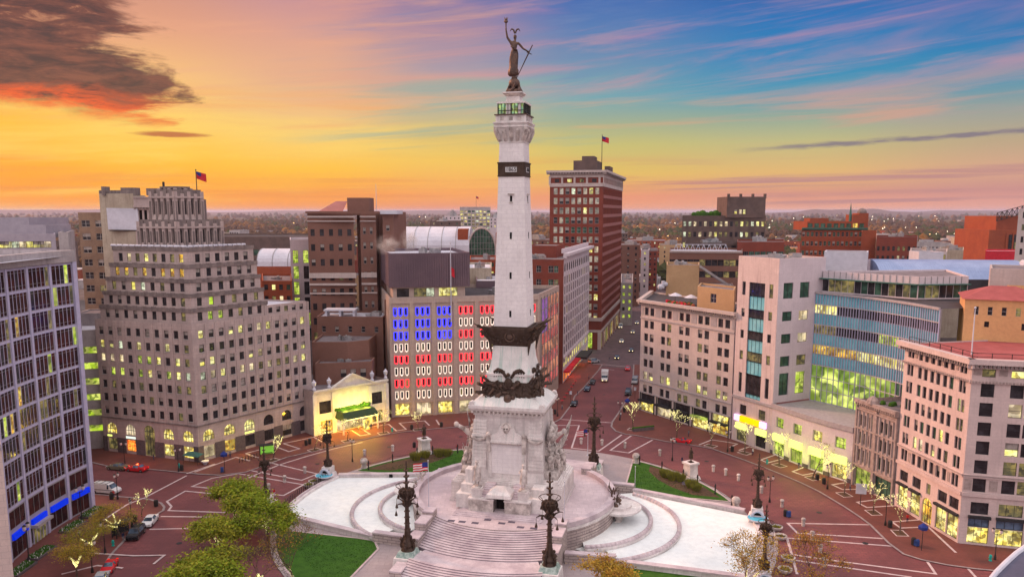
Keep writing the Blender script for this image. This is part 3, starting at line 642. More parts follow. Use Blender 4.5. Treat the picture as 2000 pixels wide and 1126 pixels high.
for i,(z,h_) in enumerate([(67.5,2.2),(67.8,2.2),(67.8,2.12),(68.8,2.3),(69.6,2.6),(70.1,2.8)]):
    if i: b.fr((-ph,ph,-ph,ph),(-h_,h_,-h_,h_),pz,z,'limestone_smooth') if z>pz else None
    ph,pz=h_,z
for q in range(4):
    M=Matrix.Rotation(q*math.pi/2,4,'Z')
    for x,s in((-2.2,-.35),(-1.1,-.15),(0,0),(1.1,.15),(2.2,.35)):
        b.path([(x*.9,-2.1,67.85),(x,-2.35,68.7),(x+s,-2.75,69.6),(x+s*1.6,-2.95,69.75)],[.3,.42,.34,.1],6,'carved_stone',M)
    b.ball((-2.6,-2.6,69.9),.42,'carved_stone',M); b.ball((0,-2.7,69.8),.33,'carved_stone',M)
b.box(-2.95,2.95,-2.95,2.95,70.1,70.35,'limestone_smooth'); b.fr((-2.75,2.75,-2.75,2.75),(-3.0,3.0,-3.0,3.0),70.35,70.75,'limestone_smooth'); b.box(-3.05,3.05,-3.05,3.05,70.75,70.95,'limestone_smooth')
b.build('capital',t)
b=MB(); b.box(-2.58,2.58,-2.58,2.58,70.95,72.55,'limestone_smooth')
for q in range(4):
    M=Matrix.Rotation(q*math.pi/2,4,'Z')
    for x in(-1.5,0,1.5): b.box(x-.33,x+.33,-2.62,-2.5,71.65,72.3,'carved_stone',M); b.box(x-.34,x+.34,-2.64,-2.5,71.2,71.32,'dark_void',M)
    for x in(-2.45,-.75,.75,2.45): b.box(x-.14,x+.14,-2.66,-2.5,70.95,72.55,'limestone_smooth',M)
b.box(-2.85,2.85,-2.85,2.85,72.55,72.72,'bronze_light'); b.v=[(x,y,z-.45) for x,y,z in b.v]; b.build('balcony',t)
b=MB(); b.box(-2.2,2.2,-2.2,2.2,72.3,74.0,'room_observation'); gl=b.build('observation_room',t)
b=MB()
for q in range(4):
    M=Matrix.Rotation(q*math.pi/2,4,'Z')
    for i in range(9): x=-2.3+i*.575; w_=.09 if i%4==0 else .035; b.box(x-w_,x+w_,-2.36,-2.2,72.25,74.05,'black_metal',M)
    b.box(-2.3,2.3,-2.35,-2.2,72.85,72.95,'black_metal',M)
    b.box(-.9,-.15,-2.26,-2.2,72.3,74.0,'limestone_smooth',M); b.box(1.2,1.7,-2.26,-2.2,72.3,74.0,'limestone_smooth',M)
b.box(-2.5,2.5,-2.5,2.5,74.05,74.35,'limestone_smooth'); b.build('window_frame',gl)
b=MB(); b.fr((-1.25,1.25,-1.25,1.25),(-1.1,1.1,-1.1,1.1),75.25,76.3,'limestone_smooth'); b.fr((-1.2,1.2,-1.2,1.2),(-1.7,1.7,-1.7,1.7),76.3,76.75,'carved_stone'); b.box(-1.75,1.75,-1.75,1.75,76.75,76.95,'limestone_smooth')
b.v=[(x,y,z-.9) for x,y,z in b.v]; b.build('statue_pedestal',t)
# statue: woman with torch and sword, back to the viewer
b=MB(); Mw=Matrix.Translation((0,0,-.9))@Matrix.Rotation(-MA,4,'Z')
b.fr((-1.35,1.35,-1.35,1.35),(-.8,.8,-.8,.8),76.95,77.6,'bronze_statue',Mw); b.ball((0,0,78.5),.98,'bronze_statue',Mw,n=14,k=9)
for i in range(6): a=i*1.05; b.path([(1.25*math.cos(a),1.25*math.sin(a),77.0),(1.0*math.cos(a+.4),1.0*math.sin(a+.4),77.8),(.9*math.cos(a+.7),.9*math.sin(a+.7),78.6)],[.3,.25,.1],6,'bronze_statue',Mw)
b.fr((-.5,.5,-.5,.5),(-.4,.4,-.4,.4),79.2,79.8,'bronze_statue',Mw); sb=b.build('statue_globe',t,smooth=True)
sk=[(.6,79.7),(.9,80.0),(.92,80.7),(.76,81.0),(.74,82.0),(.78,82.8),(.68,83.5),(.54,84.0)]
vs=[];n=28
for r,z in sk:
    for i in range(n):
        a=2*math.pi*i/n; fold=1+.09*math.sin(a*7+z*1.3)+.04*math.sin(a*3-z*2); lx=-.22+(z-79.7)*.05
        vs.append((lx+r*fold*math.cos(a)*.95,r*fold*math.sin(a)*.75,z))
fs=[(k*n+i,k*n+(i+1)%n,(k+1)*n+(i+1)%n,(k+1)*n+i) for k in range(len(sk)-1) for i in range(n)]+[tuple(range(n-1,-1,-1))]
A=lambda p,r:(p,r)
pel=(-.05,0,83.6);wa=(0,0,84.1);chs=(-.05,0,84.9);nk=(.1,0,85.55);hd=(.12,0,86.2)
CH=[[A(pel,(.62,.45)),A(wa,(.48,.36)),A(chs,(.66,.42)),A(nk,.2),A((.12,0,85.8),.2),A(hd,(.3,.34)),A((.12,0,86.6),.25)],
    [A(chs,(.66,.42)),A((-.62,0,85.3),.25),A((-1.2,0,86.1),.2),A((-1.42,0,87.4),.13),A((-1.42,0,87.7),.15)],
    [A(chs,(.66,.42)),A((.68,0,85.2),.24),A((1.5,.1,84.3),.18),A((2.4,.1,83.8),.12),A((2.6,.1,83.75),.16)]]
st=skin_mesh(CH,'bronze_statue','statue_figure',2)
fb=MB(); fb.add(vs,fs,'bronze_statue',Mw); mesh_into(fb,st,'bronze_statue',Mw)
fb.path([(-.6,-.5,84.6),(0,-.62,84.2),(.5,-.4,83.9)],[.12,.14,.12],6,'bronze_statue',Mw)
fig=fb.build('statue_figure',t,smooth=True)
b=MB()
for s in(-1,1): b.path([(.12+s*.05,0,86.75),(.12+s*.25,0,87.35),(.12+s*.6,0,87.5),(.12+s*.85,0,87.1)],[.14,.14,.12,.04],6,'bronze_statue',Mw)
b.build('eagle_crest',fig)
b=MB(); b.path([(-1.42,-.05,87.5),(-1.42,-.05,88.4)],[.09,.12],8,'bronze_statue',Mw); b.lathe([(.1,88.4),(.36,88.6),(.3,88.85),(.12,88.9)],10,'bronze_statue',Mw@Matrix.Translation((-1.42,-.05,0)))
for i in range(5): b.tube((-1.42+.1*math.cos(i*1.3),-.05+.1*math.sin(i*1.3),88.8),(-1.42+.3*math.cos(i*1.3),.3*math.sin(i*1.3),89.35),.15,.03,5,'bronze_light',Mw)
b.build('torch',fig)
b=MB(); b.tube((3.1,.1,84.9),(2.55,.1,83.8),.08,.1,7,'bronze',Mw); b.tube((2.55,.1,83.8),(.45,.1,79.5),.13,.05,6,'bronze',Mw); b.tube((2.1,.1,83.75),(2.95,.1,83.35),.07,.07,6,'bronze',Mw); b.build('sword',fig)
# side groups
def group(sx,seed):
    rng=random.Random(seed); C=[]; z0=9.1
    poses=[((0.1,-.12,-.08),(.12,-.3,.02)),((.1,0,.12),(.08,-.05,.3)),((.02,-.1,-.14),(-.06,-.2,-.02)),((.14,.05,-.04),(.26,-.05,.05)),((.03,.02,-.17),(.04,-.03,-.33))]
    def put(x,y,z,h,rot,tilt=0.,sit=False,lk=0.,rk=0.):
        a=rng.choice(poses); c_=rng.choice(poses); la=tuple((-q[0],q[1],q[2]) for q in a); 
        bd=body(h,la,c_,lk,rk,rng.uniform(-.1,.3),sit)
        M=Matrix.Translation((x*sx,y,z))@Matrix.Rotation(rot,4,'Z')@Matrix.Rotation(tilt,4,'X')
        C.extend(xf(bd,M))
    out=R(90) if sx>0 else R(-90)
    mb=MB()
    mb.fr((*sorted((sx*5.8,sx*9.0)),-4.6,4.6),(*sorted((sx*5.8,sx*8.6)),-4.2,4.2),9.0,10.4,'carved_stone')
    for i in range(30): mb.ball((sx*rng.uniform(6,7.6),rng.uniform(-3.4,3.4),rng.uniform(10.3,13.5)),rng.uniform(.5,1.0),'carved_stone',n=7,k=5)
    put(7.4,0,13.0,4.2,out,0,lk=.15)                                      # tall central figure
    for i,(x,y,z,h,s) in enumerate([(8.3,-2.6,10.4,3.3,0),(8.5,-1.0,10.2,3.2,1),(8.4,.9,10.4,3.3,0),(8.4,2.6,10.3,3.1,1),(7.6,-3.7,10.4,3.2,0),(7.6,3.7,10.4,3.3,0),(7.9,-1.7,12.0,3.2,0),(7.8,1.9,12.1,3.2,0),(8.9,-.2,9.6,2.8,1),(7.2,-3.0,13.0,2.9,0),(7.1,3.1,12.8,3.0,0)]):
        put(x,y,z,h,out+rng.uniform(-.7,.7),rng.uniform(-.25,.3),bool(s),rng.uniform(0,.3),rng.uniform(0,.3))
    me=skin_mesh(C,'carved_stone','g',1)
    mesh_into(mb,me,'carved_stone')
    # drapery hanging from each figure
    for i in range(16):
        x=sx*rng.uniform(7.0,8.8); y=rng.uniform(-3.9,3.9); z=rng.uniform(10.8,13.8)
        mb.path([(x,y,z),(x+sx*.15,y+rng.uniform(-.3,.3),z-.9),(x+sx*.1,y+rng.uniform(-.5,.5),z-2.0)],[.35,.55,.35],6,'carved_stone')
    # banner or wing rising at the outer edge, flaming torch arm
    mb.path([(sx*8.3,2.6,12.6),(sx*9.4,3.2,15.5),(sx*10.0,3.5,19.0)],[.14,.12,.08],6,'carved_stone')
    vs=[];n=9
    for i in range(n):
        f_=i/(n-1); vs+=[(sx*(9.95-.75*(1-f_)*1.6),3.5-.9*(1-f_),18.6-5.2*(1-f_)),(sx*(9.6-2.2*(1-f_)-.25*math.sin(i*1.9)),3.0-2.0*(1-f_)-.3*math.sin(i*1.7),17.6-5.6*(1-f_))]
    vs2=[(x,y-.25,z) for x,y,z in vs]; fs=[(2*i,2*i+1,2*i+3,2*i+2) for i in range(n-1)]; mb.add(vs+vs2,fs+[(a+2*n,d_+2*n,c_+2*n,b_+2*n) for a,b_,c_,d_ in fs],'carved_stone')
    mb.path([(sx*7.2,-2.4,15.5),(sx*8.6,-3.2,17.0),(sx*9.8,-3.6,17.8)],[.55,.45,.3],7,'carved_stone'); mb.ball((sx*9.9,-3.6,17.9),.5,'carved_stone')
    for k in range(5): mb.path([(sx*6.8,-1.5+k*.8,15.2),(sx*7.3,-1.9+k*.9,17.0),(sx*6.9,-1.6+k*.9,18.6-abs(k-2)*.6)],[.7,.6,.25],7,'carved_stone')
    mb.build('figure_group',t,smooth=True)
group(1,4); group(-1,9)
# standing soldiers of the porch
def stone_statue(x,y,z,h,rot,label,la=None,ra=None,par=None,m='carved_stone',base=None,cape=True):
    me=skin_mesh(xf(body(h,la,ra,.05,-.02),Matrix.Rotation(rot,4,'Z')),m,'statue',1)
    mb=MB(); mesh_into(mb,me,m)
    if cape: mb.lathe([(.15*h,.26*h),(.14*h,.42*h),(.105*h,.6*h),(.12*h,.74*h),(.07*h,.84*h)],12,m)
    mb.lathe([(.07*h,.965*h),(.075*h,.985*h),(.045*h,1.0*h),(.035*h,1.03*h)],10,m)
    mb.box(-.16*h,.16*h,-.16*h,.16*h,-.02*h,.03*h,m)
    return mb
for sy in(-1,1):
    for sx in(-1,1):
        mb=stone_statue(0,0,0,4.5,0 if sy<0 else math.pi,'',((-.05,-.08,-.1),(-.0,-.2,-.08)),None)
        o=mb.build('soldier_statue',t,smooth=True); o.location=(sx*4.1,sy*10.4,8.95)
# ================================================================ facade kit
glass('glass_dark',(.022,.020,.024)); glass('glass_blue',(.06,.09,.14),.05); glass('glass_brown',(.026,.012,.014),.1,(.07,.022,.022),.12); glass('glass_green',(.03,.07,.05),.1); mat('glass_cyan',(.14,.45,.56),(.26,.60,.68),ns=.35,rough=.12)
mat('blind',(.42,.38,.36),(.25,.22,.2),ns=1.2,rough=.6); mat('frame_pale',(.55,.52,.52),ns=3,rough=.5); mat('frame_dark',(.035,.035,.04),ns=3,rough=.5); mat('frame_grey',(.30,.29,.30),ns=3,rough=.4)
glow('lit_yellow',(1,.86,.16),(.95,.90,.42),1.15,(.25,.16,.03)); glow('lit_warm',(1,.80,.42),(.92,.74,.50),1.0,(.30,.20,.10),.9,.45); glow('lit_pale',(.78,.90,.62),(.95,.95,.70),1.0,(.20,.22,.12),2.2,.45); glow('lit_green',(.55,.80,.03),(.90,.95,.20),.85,(.08,.14,.01)); glow('lit_dim',(.35,.26,.07),(.15,.13,.05),.8,(.02,.02,.01)); glow('lit_orange',(1,.50,.03),(1,.80,.15),1.1,(.2,.05,.01),1.8,.45); glow('lit_store',(1,.74,.10),(1,.90,.35),1.3,(.12,.06,.01),1.6,.4); glow('lit_red',(1,.10,.01),(1,.45,.05),1.6,(.3,.02,0.),2.)
mat('sign_yellow',(.5,.5,.2),em=(.85,1,.18),es=1.5); mat('sign_white',(.6,.6,.6),em=(.75,.95,.8),es=1.1); mat('sign_orange',(.6,.3,0),em=(1,.50,0),es=1.5); mat('sign_violet',(.5,.3,.6),em=(.95,.55,1),es=1.5); mat('sign_blue',(.0,.02,.5),em=(0,.03,.75),es=.7); mat('bulb',(1,.9,.5),em=(1,.86,.25),es=3.); mat('bulb_red',(1,.1,.1),em=(1,.05,.03),es=3.); mat('led_blue',(.1,.1,.8),em=(.015,.03,1),es=1.5); mat('led_red',(.8,.1,.1),em=(1,.02,.05),es=1.3); mat('led_white',(.9,.8,.7),em=(1,.86,.72),es=.85)
mat('roof_gravel',(.22,.19,.21),(.14,.12,.13),ns=.5,rough=1,bump=.4); mat('roof_white',(.62,.62,.70),(.5,.5,.58),ns=.1,rough=.7); mat('roof_dark',(.075,.065,.075),(.05,.045,.05),ns=.3,rough=.9); mat('roof_red',(.36,.10,.10),(.28,.075,.075),ns=.4,rough=.9); mat('coping',(.42,.38,.40),ns=1.5)
mat('metal_duct',(.45,.45,.47),(.3,.3,.32),ns=1,rough=.35,metal=.6)
SPLIT={'roof','fin','awning','pilaster','granite_base','shop_fascia','lit_sign','roof_urn','marquee_post','shop_surround','shop_awning','relief_panel','lit_awning','podium_base','glass_fin','belt_course','stone_band','stone_pier','spandrel_band','stripe','chimney','turret','street_awning','street_sign','parapet_frieze','floor_edge','panel_joint','mullion','parapet_block','roof_garden','cornice','column','planting','railing','frieze'}
def loose(mb):
    p=list(range(len(mb.v)))
    def fd(i):
        while p[i]!=i: p[i]=p[p[i]]; i=p[i]
        return i
    for f in mb.f:
        a=fd(f[0])
        for j in f[1:]: p[fd(j)]=a
    out={}
    for f,k in zip(mb.f,mb.mi):
        r=fd(f[0]); o=out.setdefault(r,(MB(),{})); q,mp=o; g_=[]
        for i in f:
            if i not in mp: mp[i]=len(q.v); q.v.append(mb.v[i])
            g_.append(mp[i])
        q.f.append(tuple(g_)); q.mi.append(q.slot(mb.mats[k]))
    return [o[0] for o in out.values()]
class Bld:
    def __init__(s,name,label,cat,base,group=None):
        s.root=thing(name,label,cat,(base[0],base[1],0),0,group); s.parts={}; s.wins=[]; s.rng=random.Random(hash(label)%1 or len(label)*7+int(abs(base[0])*3))
    def p(s,n):
        if n not in s.parts: s.parts[n]=MB()
        return s.parts[n]
    def face(s,P0,P1,z0,z1,ops,m,rec=.28,part='wall'):
        """wall from P0 (left seen from outside) to P1 with real recessed openings; ops=(u0,u1,za,zb,kind,style)"""
        mb=s.p(part); P0=Vector((P0[0],P0[1]));P1=Vector((P1[0],P1[1]));d=P1-P0;L=d.length;d/=L; nx,ny=d.y,-d.x; a=math.atan2(d.y,d.x)
        ops=[o for o in ops if o[0]>.01 and o[1]<L-.01 and o[2]>=z0 and o[3]<=z1 and o[1]>o[0] and o[3]>o[2]]
        M=Matrix.Translation((P0.x,P0.y,0))@Matrix.Rotation(a,4,'Z'); V=[];Fc=[]
        def q(*p): o=len(V); V.extend(p); Fc.append((o,o+1,o+2,o+3))
        bands=sorted(set([z0,z1]+[o[2] for o in ops]+[o[3] for o in ops]))
        for za,zb in zip(bands,bands[1:]):
            if zb-za<1e-4: continue
            row=sorted([o for o in ops if o[2]<=za+1e-5 and o[3]>=zb-1e-5],key=lambda o:o[0]); u=0.
            for o in row:
                if o[0]>u+1e-4: q((u,0,za),(o[0],0,za),(o[0],0,zb),(u,0,zb))
                u=max(u,o[1])
            if u<L-1e-4: q((u,0,za),(L,0,za),(L,0,zb),(u,0,zb))
        for o in ops:
            u0,u1,za,zb=o[:4]
            q((u0,0,za),(u1,0,za),(u1,rec,za),(u0,rec,za)); q((u0,rec,zb),(u1,rec,zb),(u1,0,zb),(u0,0,zb)); q((u0,rec,za),(u0,rec,zb),(u0,0,zb),(u0,0,za)); q((u1,0,za),(u1,0,zb),(u1,rec,zb),(u1,rec,za))
            st=o[5]
            if st=='arch':
                r=(u1-u0)/2; c=(u0+u1)/2; n=12; zc=zb-r
                for k in range(n):
                    t0=math.pi*k/n;t1=math.pi*(k+1)/n; q((c+r*math.cos(t0),.0,zc+r*math.sin(t0)),(c+r*math.cos(t1),.0,zc+r*math.sin(t1)),(c+r*math.cos(t1),0,zb),(c+r*math.cos(t0),0,zb)) ; q((c+r*math.cos(t1),0,zc+r*math.sin(t1)),(c+r*math.cos(t0),0,zc+r*math.sin(t0)),(c+r*math.cos(t0),rec,zc+r*math.sin(t0)),(c+r*math.cos(t1),rec,zc+r*math.sin(t1)))
            kd=o[4]
            if kd=='lit': kd=s.rng.choice(['lit','lit','lit','litw','litp','halflit','litw'])
            elif kd=='dark' and s.rng.random()<.08: kd='dim'
            elif kd=='store' and s.rng.random()<.3: kd='litw'
            if kd: s.wins.append((round(u1-u0,2),round(zb-za,2),kd,st,M@Matrix.Translation((u0,rec,za))))
        mb.add(V,Fc,m,M)
    def prism(s,P,z0,z1,m,ops=None,roof='roof_gravel',par=.9,rec=.28,thick=.35,part='wall'):
        """closed block, points counter-clockwise from above; ops {edge:function(L)->openings}; parapet with a sunk roof"""
        n=len(P); ops=ops or {}
        for i in range(n):
            a,b_=P[i],P[(i+1)%n]; L=math.dist(a,b_); s.face(a,b_,z0,z1,ops[i](L) if i in ops else [],m,rec,part)
        if roof:
            Q=inset(P,thick); mb=s.p(part); zr=z1-par
            mb.add([(x,y,z1) for x,y in P]+[(x,y,z1) for x,y in Q]+[(x,y,zr) for x,y in Q],[(i,(i+1)%n,(i+1)%n+n,i+n) for i in range(n)]+[(i+n,(i+1)%n+n,(i+1)%n+2*n,i+2*n) for i in range(n)],m)
            s.p('roof').sheet(Q,zr,roof)
    def cornice(s,P0,P1,z,h_,out,m,part='cornice',dent=0,dm=None,ext=0.):
        P0=Vector(P0);P1=Vector(P1);d=P1-P0;L=d.length;a=math.atan2(d.y,d.x); M=Matrix.Translation((P0.x,P0.y,0))@Matrix.Rotation(a,4,'Z'); mb=s.p(part)
        mb.box(-ext,L+ext,-out*.55,-.003,z,z+h_*.45,m,M); mb.box(-ext,L+ext,-out,-.003,z+h_*.45,z+h_,m,M)
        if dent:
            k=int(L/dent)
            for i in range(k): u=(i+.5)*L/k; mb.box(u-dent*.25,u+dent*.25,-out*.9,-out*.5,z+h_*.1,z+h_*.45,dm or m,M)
    def done(s,maxw=100):
        ob={}
        for n,mb in s.parts.items():
            base=n.split('#')[0]
            if base in SPLIT:
                ps=loose(mb)
                for q in ps[:100]: q.build(base,s.root,world=True)
                if len(ps)>100:
                    r_=MB()
                    for q in ps[100:]:
                        o_=len(r_.v); r_.v+=q.v; r_.f+=[tuple(i+o_ for i in f) for f in q.f]; r_.mi+=[r_.slot(q.mats[k]) for k in q.mi]
                    tag(r_.build(base,s.root,world=True),kind='stuff')
            else:
                o_=mb.build(base,s.root,world=True)
                if n.endswith('#rest'): tag(o_,kind='stuff')
        s.ob=ob
        ws=sorted(s.wins,key=lambda w:-(w[0]*w[1])/max(1,(w[4].translation-Vector((0,0,56))).length_squared))
        inv=Matrix.Translation(-s.root.location)
        rest=MB()
        for i,(w_,h_,k,st,M) in enumerate(ws):
            gm,fm=wtemplate(w_,h_,k,st)
            if i<maxw:
                o=bpy.data.objects.new('window',gm); COL.objects.link(o); o.parent=s.root; o.matrix_local=inv@M
                if fm and i<60:
                    f=bpy.data.objects.new('window_frame',fm); COL.objects.link(f); f.parent=o
                elif fm: f=bpy.data.objects.new('window_frame',fm); COL.objects.link(f); f.parent=o
            else:
                for me in(gm,fm):
                    if not me: continue
                    off=len(rest.v); rest.v+=[tuple(M@v.co) for v in me.vertices]
                    for p in me.polygons: rest.f.append(tuple(j+off for j in p.vertices)); rest.mi.append(rest.slot(me.materials[p.material_index].name))
        if rest.v: tag(rest.build('window',s.root,world=True),kind='stuff')
        return s
def inset(P,d):
    n=len(P); out=[]
    for i in range(n):
        a=Vector(P[i-1]);b_=Vector(P[i]);c_=Vector(P[(i+1)%n]); e0=(b_-a).normalized(); e1=(c_-b_).normalized(); n0=Vector((-e0.y,e0.x)); n1=Vector((-e1.y,e1.x)); v=n0+n1; v/=max(.3,v.dot(n0)); out.append(tuple(b_+v*d))
    return out
KIND={'litw':'lit_warm','litp':'lit_pale','dark':'glass_dark','dark2':'glass_dark','half':'glass_dark','blind':'blind','lit':'lit_yellow','green':'lit_green','dim':'lit_dim','orange':'lit_orange','store':'lit_store','red':'lit_red','blue':'glass_blue','brown':'glass_brown','gg':'glass_green','cyan':'glass_cyan','void':'dark_void','halflit':'lit_yellow'}
_wt={}
def wtemplate(w_,h_,k,st):
    key=(w_,h_,k,st)
    if key in _wt: return _wt[key]
    g_=MB(); fm='frame_dark'
    if ':' in st: st_,fm=st.split(':'); fm='frame_'+fm
    else: st_=st
    if st_=='arch':
        r=w_/2; zc=h_-r; pts=[(0,0,0),(w_,0,0)]+[(r+r*math.cos(math.pi*i/10),0,zc+r*math.sin(math.pi*i/10)) for i in range(11)]; g_.add(pts,[tuple(range(len(pts)))],KIND[k])
    else: g_.add([(0,0,0),(w_,0,0),(w_,0,h_),(0,0,h_)],[(0,1,2,3)],KIND[k])
    if k in('half','halflit'): g_.add([(.04,-.02,h_*.5),(w_-.04,-.02,h_*.5),(w_-.04,-.02,h_),(.04,-.02,h_)],[(0,1,2,3)],'blind')
    f=MB(); e_=min(.07,w_*.06); o=-.06
    def bar(x0,x1,z0,z1): f.box(x0,x1,o,-.025,z0,z1,fm)
    if st_ not in('none','arch','b13'): bar(0,w_,0,e_); bar(0,w_,h_-e_,h_); bar(0,e_,e_,h_-e_); bar(w_-e_,w_,e_,h_-e_)
    if st_=='dh': bar(e_,w_-e_,h_*.49,h_*.52)
    elif st_=='sill': bar(e_,w_-e_,h_*.49,h_*.52); f.box(-.08,w_+.08,-.36,-.03,-.12,.0,'frame_pale')
    elif st_=='pair': bar(w_*.48,w_*.52,e_,h_-e_); bar(e_,w_*.48,h_*.5,h_*.53); bar(w_*.52,w_-e_,h_*.5,h_*.53)
    elif st_.startswith('g'):
        nx,nz=int(st_[1]),int(st_[2])
        for i in range(1,nx): x=w_*i/nx; f.box(x-.03,x+.03,o,-.025,e_,h_-e_,fm)
        for i in range(1,nz): z=h_*i/nz; f.box(e_,w_-e_,o+.01,-.02,z-.03,z+.03,fm)
    elif st_=='b13':
        for z in(.62,h_-.5): f.box(e_,w_-e_,o+.01,-.02,z-.025,z+.025,fm)
    elif st_=='arch':
        for x in(w_*.25,w_*.5,w_*.75): f.box(x-.05,x+.05,o,-.025,0,h_-w_*.5+ math.sqrt(max(0,(w_/2)**2-(x-w_/2)**2)),fm)
        f.box(0,w_,o+.01,-.02,h_-w_/2-.06,h_-w_/2+.06,fm)
    gm=tmesh(g_,'window'); fmm=tmesh(f,'window_frame') if f.v else None
    _wt[key]=(gm,fmm); return _wt[key]
def tmesh(mb,n):
    me=bpy.data.meshes.new(n); me.from_pydata(mb.v,[],mb.f)
    for m in mb.mats: me.materials.append(MT[m])
    me.polygons.foreach_set('material_index',mb.mi); return me
RG=random.Random(77)
def pick(w):
    def f(i,j): 
        r=RG.random()*sum(w.values())
        for k,v in w.items():
            r-=v
            if r<=0: return k
        return k
    return f
def cols(L,n,w_,m=None,pair=0):
    """n windows of width w_ evenly over L; pair>0: each bay holds two windows split by a pier of that width"""
    out=[];m=L/n/2-w_/2 if m is None else m; sp=(L-2*m-w_)/(n-1) if n>1 else 0
    for i in range(n):
        u=m+i*sp if n>1 else L/2-w_/2
        if pair: hw_=(w_-pair)/2; out+= [(u,u+hw_),(u+w_-hw_,u+w_)]
        else: out.append((u,u+w_))
    return out
def grid(cs,rows,kf,st='dh'):
    return [(a,b_,z0,z1,kf(i,j),st) for j,(z0,z1) in enumerate(rows) for i,(a,b_) in enumerate(cs)]
def rows(z0,n,fh,h_): return [(z0+i*fh,z0+i*fh+h_) for i in range(n)]
def lerp(a,b_,t): return (a[0]+(b_[0]-a[0])*t,a[1]+(b_[1]-a[1])*t)
def unit(a,b_): L=math.dist(a,b_); return ((b_[0]-a[0])/L,(b_[1]-a[1])/L)
def off(p,d,k): return (p[0]+d[0]*k,p[1]+d[1]*k)
def bulge(P0,P1,s,n):
    """points from P0 to P1 sagging by s metres to the outside (right-hand side); negative bends inwards"""
    d=unit(P0,P1); nn=(d[1],-d[0]); return [off(lerp(P0,P1,i/n),nn,s*4*(i/n)*(1-i/n)) for i in range(n+1)]
def clutter(B,pts,rng,n,m='metal_duct',z=0,part='rooftop_unit',s=1.):
    for i in range(n):
        x,y=pts[rng.randrange(len(pts))] if rng.random()<0 else (sum(p[0]*w for p,w in zip(pts,ws))/sum(ws),sum(p[1]*w for p,w in zip(pts,ws))/sum(ws)) if (ws:=[rng.random()+.15 for _ in pts]) else 0
        a=rng.uniform(.4,1.6)*s; b_=rng.uniform(.4,1.2)*s; h_=rng.uniform(.4,1.6)*s
        mb=MB(); M=rotz(rng.random()*3,(x,y,z)); mb.box(-a,a,-b_,b_,0.01,h_,m,M)
        if rng.random()<.5: mb.lathe([(.35*s,h_),(.35*s,h_+.35*s),(.3*s,h_+.4*s)],10,m,M)
        mb.build(part,B.root,world=True)
# ================================================================ 1 glass office, left foreground
mat('mullion',(.52,.50,.68),(.44,.42,.60),ns=1,rough=.45); mat('concrete_pale',(.44,.40,.41),(.32,.29,.30),ns=.3,rough=.9,streak=.3); mat('spandrel',(.40,.36,.42),(.33,.30,.36),ns=.6,rough=.5)
P1=(-80.2,145.1); pts=[(-78.6,108.2),(-79.7,114.6),(-80.5,120.9),(-81.2,127.1),(-81.4,133.0),(-81.1,139.2),P1]
B=Bld('office_building','dark glazed office block with pale vertical fins at the left edge behind flower beds','office building',P1)
for i in range(6):
    a,b_=pts[i],pts[i+1]; L=math.dist(a,b_)
    kf=pick({'brown':30,'dark':8,'dim':3,'green':1.6,'orange':.5}); pw=(L-.9)/5
    ops=[]
    for k in range(10):
        z0=8.95+k*3.8; row=[kf(0,0) for _ in range(5)]
        if RG.random()<.25: row=['brown']*5
        ops+=[(.45+j*pw+.015,.45+(j+1)*pw-.015,z0,z0+3.3,row[j],'b13:grey') for j in range(5)]
    ops+=[(.6,L-.6,.35,3.3,'brown','g31:grey'),(.6,L-.6,5.2,8.2,'brown','g31:grey')]
    B.face(a,b_,0,46.9,ops,'spandrel',.04)
    d=unit(a,b_); M=Matrix.Translation((a[0],a[1],0))@Matrix.Rotation(math.atan2(d[1],d[0]),4,'Z')
    pr=B.p('fin'); pr.box(-.27,.27,-.2,.02,.05,46.9,'mullion',M)
    for j in range(1,5): u=.45+j*pw; pr.box(u-.035,u+.035,-.06,.02,8.4,46.8,'mullion',M)
    for k in range(11): pr.box(.3,L-.3,-.07,-.003,8.4+k*3.8,8.4+k*3.8+.36,'mullion',M)
    B.p('awning').box(.8,L-.8,-.5,-.06,3.5,4.5,'sign_blue',M)
    B.p('parapet').box(-.05,L+.05,-.6,.4,46.9,49.0,'concrete_pale',M)
d=unit(pts[5],pts[6]); dn=(-.99,.12); bk=off(P1,dn,30); M=Matrix.Translation((P1[0],P1[1],0))@Matrix.Rotation(math.atan2(d[1],d[0]),4,'Z'); B.p('fin').box(-.5,.5,-.42,.4,.05,46.9,'mullion',M)
B.face(P1,bk,0,49.0,[],'concrete_pale'); B.p('roof').sheet([pts[0],P1,bk,off(pts[0],dn,30)],48.0,'roof_white')
a,b_=pts[3],pts[4]; d=unit(a,b_); M2=Matrix.Translation((a[0],a[1],0))@Matrix.Rotation(math.atan2(d[1],d[0]),4,'Z')
B.p('entrance_canopy').box(.5,5.4,-1.3,-.05,3.1,3.6,'coping',M2); B.p('door').box(1.0,5.0,-.16,-.04,.12,2.9,'lit_dim',M2)
for i in range(5): B.p('door').box(1.0+i*.95,1.15+i*.95,-.2,-.03,.12,2.9,'mullion',M2)
B.done()
# ================================================================ near stone wall sliver, bottom left
B=Bld('stone_pier','pale stone building corner cut off by the left edge of the picture','building',(-50,78))
mat('pier_stone',(.62,.50,.46),(.52,.42,.40),kind='blocks',ns=.5,bw=1.4,bh=.7,mc=(.4,.33,.32),ms=.02,rough=.8)
z=hy(868,80); x1=(2-1000)/F*(80*CT+(56-z)*ST)
B.prism([(x1-14,76),(x1,80),(x1*1.3,103),(x1*1.3-16,103)],0,z,'pier_stone'); B.cornice((x1-14,76),(x1,80),z-.6,.7,.3,'coping'); B.done()
